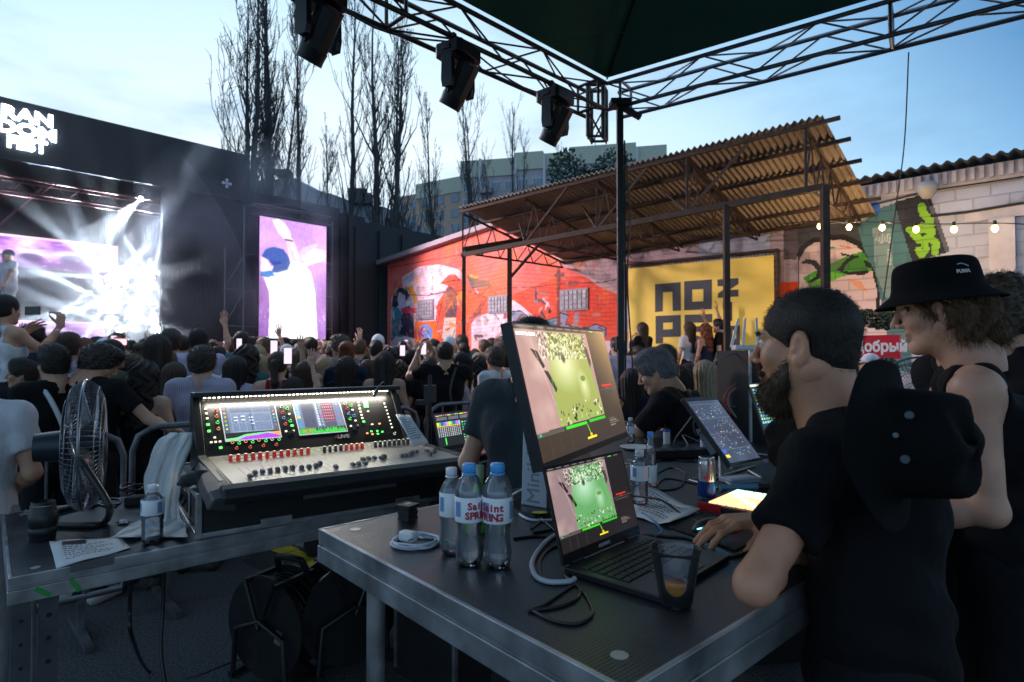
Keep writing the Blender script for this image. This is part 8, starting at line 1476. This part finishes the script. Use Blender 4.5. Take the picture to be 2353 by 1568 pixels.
# ================================================================ the people at the desks
CC['slate'] = (.032, .042, .048); HC['ash'] = (.10, .095, .09); V3 = Vector
EYEW, IRIS = M('eye_white', (.55, .53, .50), .2, coat=1), M('iris', (.05, .07, .07), .1, coat=1)
def hero(label, J, yaw, pit, rol, skin, top='tee', h=.009, hs=1.0, shirtc='black', sleeve=.62, trc=(.012, .012, .015), fold=.010, beard=None):
    """a figure posed in place (world coordinates), fine head and hands, clothes over it"""
    J = pose(**J); hm = Matrix.Translation(J['hd']) @ Matrix.Rotation(yaw, 4, 'Z') @ Matrix.Rotation(pit, 4, 'X') @ Matrix.Rotation(rol, 4, 'Y') @ Matrix.Diagonal((hs, hs, hs, 1))
    pts = np.array([J[k] for k in ('pel', 'elL', 'elR', 'wrL', 'wrR', 'shL', 'shR', 'knL', 'knR', 'anL', 'anR', 'nek', 'che', 'hd')], float); lo = pts.min(0) - .18; hi = pts.max(0) + .15; lo[2] = GZ
    def full(s): torso(s, J); legs_(s, J); [arm(s, J, n) for n in 'LR']; return s
    s = full(SF(lo, hi, .013)); [s.cap(np.array(J['an' + n]) + [0, 0, -.045], np.array(J['an' + n]) + np.array([*J['fw'], 0]) * .15 + [0, 0, -.05], .032, .026, .02) for n in 'LR']; v, q = s.mesh(); c = v[q].mean(1); keep = np.ones(len(q), bool); parts = []
    for n in 'LR':
        w = V3(J['wr' + n]); d = V3(J['dir' + n]).normalized(); l2 = np.minimum(np.array(J['el' + n]), np.array(w + d * .1)) - .13; h2 = np.maximum(np.array(J['el' + n]), np.array(w + d * .1)) + .13; f = SF(l2, h2, .0045); arm(f, J, n); hand(f, w, d, J['n' + n], J['c' + n], left=n == 'L', sc=1.0); parts.append(f.mesh()); keep &= ~((c > l2 + .004) & (c < h2 - .004)).all(1)
    parts = [(v, q[keep])] + parts + [xf(head(SF((-.1, -.14, -.2), (.1, .14, .13), .0034)).mesh(), hm)]
    o = obj('person', merge(parts), SKIN, None, skin); tag(o, label, 'person')
    s = SF(lo, hi, h, .011); torso(s, J, neck=False)
    if top == 'tee': [arm(s, J, n, 'sleeve', 1.16, sleeve) for n in 'LR']
    elif top == 'less':
        for n in 'LR': s.cap(np.array(J['sh' + n]) * 1.08 - np.array(J['nek']) * .08 + [0, 0, .01], np.array(J['el' + n]), .060, .07, .012, True)
    s.cutp((0, 0, J['pel'][2] - .12), (0, 0, -1)); nk = np.array(J['nek'], float); s.cap(nk + [0, 0, .035], np.array(J['hd'], float) + [0, 0, -.02], .066, .07, .010, True)
    s.disp(lambda X, Y, Z: fold * (np.sin(X * 30 + Z * 24 + 2 * np.sin(Z * 11 + Y * 8)) * np.sin(Z * 21 + Y * 19 - X * 13)) * .8 + .002 * np.sin(Z * 70 + X * 40 + 3 * np.sin(Y * 30))); obj('shirt', s.mesh(), CLOTH, o, CC[shirtc])
    s = SF(lo, hi, .014, .013); p = np.array(J['pel'], float)
    for g in (-1, 1): s.cap(p + g * .065 * np.array(J['rt']), p + g * .06 * np.array(J['rt']) + [0, 0, .06], .115, .105, .04)
    legs_(s, J); s.cutp((0, 0, GZ + .07), (0, 0, -1)); obj('trousers', s.mesh(), CLOTH, o, trc)
    for n in 'LR': a_ = np.array(J['an' + n], float); fw = np.array([*J['fw'], 0]); f = SF(a_ - [.25, .25, .12], a_ + [.25, .25, .06], .01, .008); f.cap(a_ + [0, 0, -.05], a_ + fw * .16 + [0, 0, -.055], .034, .028, .02); obj('shoe', f.mesh(), SHOE, o, (.03, .03, .03))
    for g in (-1, 1):
        b = MB(); b.sph((g * .031, .0755, .004), .0136, 14, 10); b.cur = 1; b.sph((g * .031, .0825, .004), (.0062, .0072, .0062), 10, 6); e = b.build('eye', [EYEW, IRIS], o); e.matrix_basis = hm
        bw = SF((g * .03 - .03, .05, .0), (g * .03 + .03, .12, .05), .003); bw.cap((g * .014, .0955, .026), (g * .044, .082, .029), .0028, .002, .004); vq = bw.mesh(); vq = merge([vq, strands(vq, 160, .009, .0009, lambda p, n: np.array([g * .8, .1, .2]), 3)]); e = obj('eyebrow', vq, HAIR, o, (.03, .02, .014)); e.matrix_basis = hm
    return o, hm
def hair_on(o, hm, vq, name, col, mat=None): e = obj(name, vq, mat or HAIR, o, col); e.matrix_basis = hm; return e
# bearded man
rt1 = V3((.36, .93, 0)).normalized(); eL = P(1738, 1338, 1.035); wR = P(1752, 1196, 1.47); hR = P(1612, 1206, 1.44)
J = dict(pel=(.71, 1.17, .84), wai=(.715, 1.19, 1.02), che=(.725, 1.235, 1.20), nek=(.735, 1.285, 1.375), shL=(.585, 1.115, 1.295), shR=(.70, 1.46, 1.29), elL=tuple(eL), elR=(.83, 1.56, 1.10), aw=.80, wrL=(eL.x + .135, eL.y + .195, T1 + .045), wrR=tuple(wR), dirL=(.5, .8, -.1), dirR=tuple(hR - wR), nL=(0, 0, -1), nR=(0, .05, -1), cL=.3, cR=(.34, .26, .26, .32), knL=(.62, 1.05, .42), knR=(.72, 1.32, .42), anL=(.66, 1.04, GZ + .08), anR=(.76, 1.34, GZ + .08), hd=(.622, 1.262, 1.518), rt=tuple(rt1), fw=(-.93, .36))
o, hm = hero('bearded man with cropped hair and black tee, elbow on the deck, hand on the mouse', J, R(51), -.03, 0, (.56, .26, .16), hs=.965)
s = SF((-.12, -.16, -.12), (.12, .15, .17), .0036); skull(s, .0052); s.ell((0, .155, -.01), (.075, .085, .088), .008, True); s.ell((0, .06, -.085), (.2, .068, .078), .008, True); s.cutp((0, -.03, -.082), (0, .22, -1)); s.ell((.078, -.006, -.006), (.014, .024, .036), .003, True).ell((-.078, -.006, -.006), (.014, .024, .036), .003, True); vq = s.mesh()
hair_on(o, hm, merge([vq, strands(vq, 9000, .006, .0009, lambda p, n: n * .7 + np.array([0, -.35, -.1]), 5)]), 'hair', (.018, .012, .009))
s = SF((-.1, -.06, -.21), (.1, .15, .01), .0036); 
for g in (-1, 1): s.cap((g * .062, .012, -.035), (g * .050, .035, -.080), .010, .020, .015).cap((g * .050, .035, -.080), (g * .014, .070, -.108), .021, .024, .02).cap((g * .006, .099, -.048), (g * .026, .088, -.062), .0065, .0065, .006)
s.cap((0, .070, -.106), (0, .068, -.138), .030, .018, .02).ell((0, .05, -.125), (.045, .045, .035), .02).disp(lambda X, Y, Z: .0028 * np.sin(X * 190 + Z * 60) * np.sin(Y * 170 + Z * 90)); s.ell((0, .100, -.067), (.019, .016, .0065), .003, True); vq = s.mesh()
hair_on(o, hm, merge([vq, strands(vq, 7000, .012, .0010, lambda p, n: n * .35 + np.array([0, .25, -.7]), 6, curl=.25)]), 'beard', (.075, .045, .028))
b = MB(); b.tube([V3((J['nek'])) + V3((math.cos(a) * .071, math.sin(a) * .072, .020 - .012 * math.cos(a + .5))) for a in [i * .2 for i in range(32)]], .0042, n=6); tag(b.build('lanyard', M('white_cord', (.5, .52, .56), .6)), 'pale lanyard cord round the neck of the bearded man', 'lanyard')
def hatmesh(rc, hc_, rb, drop, wav=0., n=72):
    V, Fc = [], []; rows_ = [(.001, hc_), (rc * .55, hc_ + .002), (rc * .86, hc_ - .006), (rc * .95, hc_ * .8), (rc * 1.0, hc_ * .35), (rc * 1.03, 0), (rc * 1.06 + (rb - rc) * .3, -drop * .3), (rc + (rb - rc) * .7, -drop * .75), (rb, -drop), (rb + .001, -drop - .004)]
    for j, (r, z) in enumerate(rows_):
        for i in range(n):
            a = 2 * math.pi * i / n; e = max(0, (j - 5) / 4); w = wav * e * (math.cos(2 * a + .4) + .3 * math.sin(5 * a)); V.append((r * math.cos(a) * (1 + .03 * math.sin(3 * a + j) * (wav > 0)), r * math.sin(a) * 1.12, z + w + (.008 * math.sin(4 * a + j) * (wav > 0 and j < 5))))
    return V, [(j * n + i, (j + 1) * n + i, (j + 1) * n + (i + 1) % n, j * n + (i + 1) % n) for j in range(len(rows_) - 1) for i in range(n)]
COT = M('black_cotton', (.0055, .0055, .006), .95, bump=.6, bs=190, var=.25, vs=10, spec=.15)
def hat(name, mtx, args, label, cat='hat', parent=None):
    V, Fc = hatmesh(*args); o_ = mkmesh(name, V, Fc, COT, True, parent=parent); md = o_.modifiers.new('s', 'SOLIDIFY'); md.thickness = .003; md = o_.modifiers.new('u', 'SUBSURF'); md.levels = md.render_levels = 1
    if parent is None: o_.matrix_world = mtx; tag(o_, label, cat)
    else: o_.matrix_basis = mtx
    return o_
hc_ = P(2062, 1018, .985); hn = V3((.66, -.74, .08)).normalized(); HM_ = frame(hc_, V3((0, 0, -1)), z=hn); ho_ = hat('boonie_hat', HM_, (.086, .10, .140, .014, .010), 'black brimmed hat with eyelets hanging on the back of the bearded man')
for px, py, r in ((2095, 956, .0062), (2091, 1048, .0062), (2063, 999, .004)):
    q = P(px, py, .905); b = MB(); d = (V3((0, 0, EYE)) - q).normalized(); 
    # press the eyelet onto the crown
    c_ = HM_.inverted() @ q; ang = math.atan2(c_.y, c_.x); zz_ = max(.015, min(.085, c_.z)); e0 = V3((math.cos(ang) * .0905, math.sin(ang) * .0905 * 1.12, zz_)); nn_ = V3((math.cos(ang), math.sin(ang), 0)); b.cyl(e0, e0 + nn_ * .004, r, n=16); e = b.build('eyelet', M('eyelet_metal', (.12, .15, .17), .5, .3), ho_)
b = MB(); b.tube(smooth_path([hc_ + V3((-.02, .05, .12)), V3(J['nek']) + V3((.05, -.05, .02)), V3(J['nek']) + V3((-.02, -.075, -.0)), V3(J['nek']) + V3((-.075, -.03, -.03))], 5), .003); tag(b.build('hat_cord', BLKP), 'black chin cord of the hat round the neck of the bearded man', 'cord')
# mouse under his hand
mq = PZ(1642, 1222, T1 + .004); s = SF((-.07, -.05, 0), (.07, .05, .05), .003); s.ell((0, 0, .004), (.058, .031, .032), .01).cutp((0, 0, .001), (0, 0, -1)); root = empty('computer_mouse', mat=Matrix.Translation(mq) @ Matrix.Rotation(R(4), 4, 'Z'), label='black mouse with a glowing blue zigzag under the hand', cat='mouse'); obj('shell', s.mesh(), BLKP, root)
b = MB(); b.tube([(-.052, -.016, .012), (-.030, -.025, .020), (-.022, -.024, .024), (-.018, -.028, .018), (.0, -.029, .019), (.01, -.0265, .024), (.014, -.029, .018), (.026, -.027, .017)], .0014, n=5); b.build('light', em('mouse_blue', (.10, .55, 1.0), 5), root); b = MB(); b.tube([(.034, -.025, .017), (.045, -.019, .014)], .0014, n=5); b.build('light', em('mouse_pink', (1, .15, .35), 4), root)
# man in the bucket hat
J = dict(pel=(1.42, 1.72, .92), wai=(1.40, 1.71, 1.08), che=(1.37, 1.70, 1.27), nek=(1.29, 1.69, 1.465), shL=(1.185, 1.52, 1.405), shR=(1.40, 1.86, 1.41), elL=(1.175, 1.475, 1.115), elR=(1.25, 2.0, 1.12), wrL=(.98, 1.62, 1.06), wrR=(1.02, 1.85, 1.08), dirL=(-1, .5, -.1), dirR=(-1, 0, 0), nL=(0, 0, -1), nR=(0, 0, -1), knL=(1.36, 1.62, .42), knR=(1.45, 1.85, .42), anL=(1.40, 1.6, GZ + .08), anR=(1.5, 1.86, GZ + .08), hd=(1.175, 1.635, 1.628), rt=(.46, .888, 0), fw=(-.888, .46))
o, hm = hero('man in a black bucket hat and sleeveless black tee looking down to the left', J, R(57), -.20, 0, (.58, .31, .22), top='less', hs=1.0)
s = SF((-.14, -.2, -.2), (.14, .12, .13), .004); skull(s, .012); s.cap((.06, -.03, -.02), (.066, -.045, -.085), .032, .026, .03).cap((-.06, -.03, -.02), (-.066, -.045, -.085), .032, .026, .03).cap((.03, -.09, -.02), (.035, -.10, -.10), .035, .028, .03).cap((-.03, -.09, -.02), (-.035, -.10, -.10), .035, .028, .03).cap((.062, .035, .015), (.070, .030, -.010), .014, .010, .01).cap((-.062, .035, .015), (-.070, .030, -.010), .014, .010, .01)
s.disp(lambda X, Y, Z: .006 * np.sin(np.arctan2(X, -Y) * 13 + 3 * np.sin(Z * 45)) + .002 * np.sin(np.arctan2(X, -Y) * 47 + Z * 60)); s.ell((0, .125, -.04), (.07, .075, .085), .01, True); s.cutp((0, 0, .034), (0, -.1, 1)); s.ell((.082, .010, -.010), (.020, .016, .022), .006, True); s.ell((-.082, .010, -.010), (.020, .016, .022), .006, True); vq = s.mesh()
hair_on(o, hm, merge([vq, strands(vq, 4200, .036, .0013, lambda p, n: n * .25 + np.array([0, -.05, -.9]), 8, curl=.35, segs=4, sel=lambda c: c[:, 2] < -.005)]), 'hair', (.115, .062, .032))
bh = empty('bucket_hat', mat=hm @ Matrix.Translation((0, -.006, .040)) @ Matrix.Rotation(.10, 4, 'X'), label='black bucket hat with small white wordmark worn by the looking-down man', cat='hat'); hat('hat', Matrix.Diagonal((1, 1.02, 1, 1)), (.092, .092, .134, .028, 0), None, parent=bh)
a_ = math.pi + .55; nn_ = V3((math.cos(a_), math.sin(a_), .08)); text('PUMA', .013, frame((nn_.x * .0945, nn_.y * .1085, .040), V3((math.sin(a_), -math.cos(a_), 0)) * -1, z=nn_), M('white_thread', (.6, .6, .62), .7), bh, bold=.0006); b = MB(); f_ = frame((nn_.x * .0945, nn_.y * .1085, .055), V3((math.sin(a_), -math.cos(a_), 0)) * -1, z=nn_); b.tube([f_ @ V3(p) for p in ((-.014, .004, .001), (-.004, .006, .001), (.006, .002, .001), (.014, -.003, .001))], .0013, n=4); b.build('logo_mark', M('white_thread', (.6, .6, .62), .7), bh)
nk = V3(J['nek']); b = MB(); pts = [nk + V3((math.cos(a) * .075, math.sin(a) * .078, .035 + .030 * math.cos(a - .6))) for a in [i * .2 for i in range(32)]]; 
for i in range(len(pts) - 1): up_ = V3((math.cos(i * .2) * -.3, math.sin(i * .2) * -.3, 1)).normalized() * .009; b.add([pts[i] - up_, pts[i + 1] - up_, pts[i + 1] + up_, pts[i] + up_], [(0, 1, 2, 3)])
lan = tag(b.build('lanyard', M('lanyard_black', (.012, .012, .013), .7)), 'black lanyard with white lettering round the neck of the bucket hat man', 'lanyard')
for i, ch in enumerate('RANDOM FEST'):
    if ch == ' ': continue
    a = -2.35 + i * .135; p = nk + V3((math.cos(a) * .0765, math.sin(a) * .0795, .035 + .030 * math.cos(a - .6))); tz_ = V3((math.cos(a), math.sin(a), .3)); text(ch, .0135, frame(p, V3((-math.sin(a), math.cos(a), -.030 / .077 * math.sin(a - .6))), z=tz_), M('white_thread', (.6, .6, .62), .7), lan, bold=.0006, ext=.0002, res=1)
# others at the desks
J = pose(shL=(-.19, .02, 1.43), elL=(-.27, -.02, 1.16), wrL=(-.30, .12, .95)); special('man in a slate grey T-shirt standing behind the big monitor', 1222, 743, 2.42, J, 'short', 'dark brown', 'slate', 'tee', R(-28), h=.011)
J = pose(pel=(0, -.22, .86), wai=(0, -.16, 1.02), che=(0, -.03, 1.2), nek=(0, .07, 1.35), shL=(-.19, .08, 1.30), shR=(.19, .08, 1.30), elL=(-.24, .26, 1.08), elR=(.24, .28, 1.08), wrL=(-.08, .42, 1.20), wrR=(.06, .44, 1.16), dirL=(.3, .1, 1), dirR=(-.4, .1, .9), nL=(1, 0, 0), nR=(-1, 0, 0), cL=.7, cR=.6, hd=(0, .17, 1.47), pit=-.42, yaw=.1)
special('grey-haired man in a black tee bent over his hands behind the far deck', 1506, 808, 3.5, J, 'short', 'grey', 'black', 'tee', R(62), h=.011, topz=1.585)
J2 = pose(elL=(-.2, .15, 1.2), elR=(.2, .15, 1.2), wrL=(-.1, .35, 1.1), wrR=(.1, .35, 1.1)); special('man with brown hair and black tee turned away behind the bucket hat man', 2300, 650, 2.15, J2, 'curly', 'brown', 'black', 'tee', R(-62))
for (px, top, Y, kind, hair, hc, cc, lb, yaw) in ((1621, 834, 4.7, 'ftee', 'long', 'blonde', 'olive', 'woman with long platinum blonde hair, left of the black case', 10), (1534, 797, 5.3, 'm', 'short', 'black', 'black', 'black-haired man behind the grey-haired man', 20), (1568, 846, 4.6, 'm', 'short', 'dark brown', 'navy', 'man in navy beside the blonde hair, behind the grey-haired man', 30), (1452, 852, 4.9, 'ftee', 'long', 'dark brown', 'navy', 'dark-haired woman in navy just right of the tent pole', -10), (1585, 838, 5.6, 'f', 'pony', 'brown', 'pink', 'woman in pink with brown ponytail below the banner group', 30), (2003, 816, 6.8, 'm', 'cap', 'white', 'navy', 'person in a white cap below the red drink sign', 60), (2040, 826, 6.4, 'ftee', 'wavy', 'brown', 'black', 'woman with wavy hair below the right end of the red drink sign', 40)):
    crowd(px, top, Y, kind, hair, hc, cc, lb, R(yaw))
fans = [o_ for o_ in COL.objects if o_.name == 'fan'][0]; q = P(2112, 872, 2.75); f2 = dup(fans, (q.x, q.y, q.z - .38), R(35), 'smaller view of a wire cage fan between the bearded man and the bucket hat man', scale=.82)
b = MB(); b.box((0, 0, (GZ + q.z - .385) / 2), (.4, .4, q.z - .385 - GZ)); st2 = empty('stool_case', (q.x, q.y, 0), 0, 'black case under the fan between the two men', 'case'); b.build('body', LAM, st2, bevel=.004); b = MB(); [b.box((sx * .2, sy * .2, (GZ + q.z - .385) / 2), (.02, .02, q.z - .383 - GZ)) for sx in (-1, 1) for sy in (-1, 1)]; b.build('edging', ALUD, st2)
# singer on the stage
J = pose(shR=(.19, 0, 1.45), elR=(.36, .12, 1.30), wrR=(.52, .25, 1.48), dirR=(.6, .2, .8), elL=(-.3, .1, 1.2), wrL=(-.35, .2, 1.0)); q = PL(18, 575, FP(0, .6, 0), fi); o = special('singer in white shirt and shorts on the stage, at the left edge', 18, 575, q.y, J, 'cap', 'dark brown', 'white', 'tee', R(150), bc=(.6, .6, .62), h=.016, grp='performers', scale=1.05, base=q.z - 1.05 * 1.735)
for c_ in o.children:
    if c_.name.startswith('cap'): c_.color = (.03, .04, .12, 1)
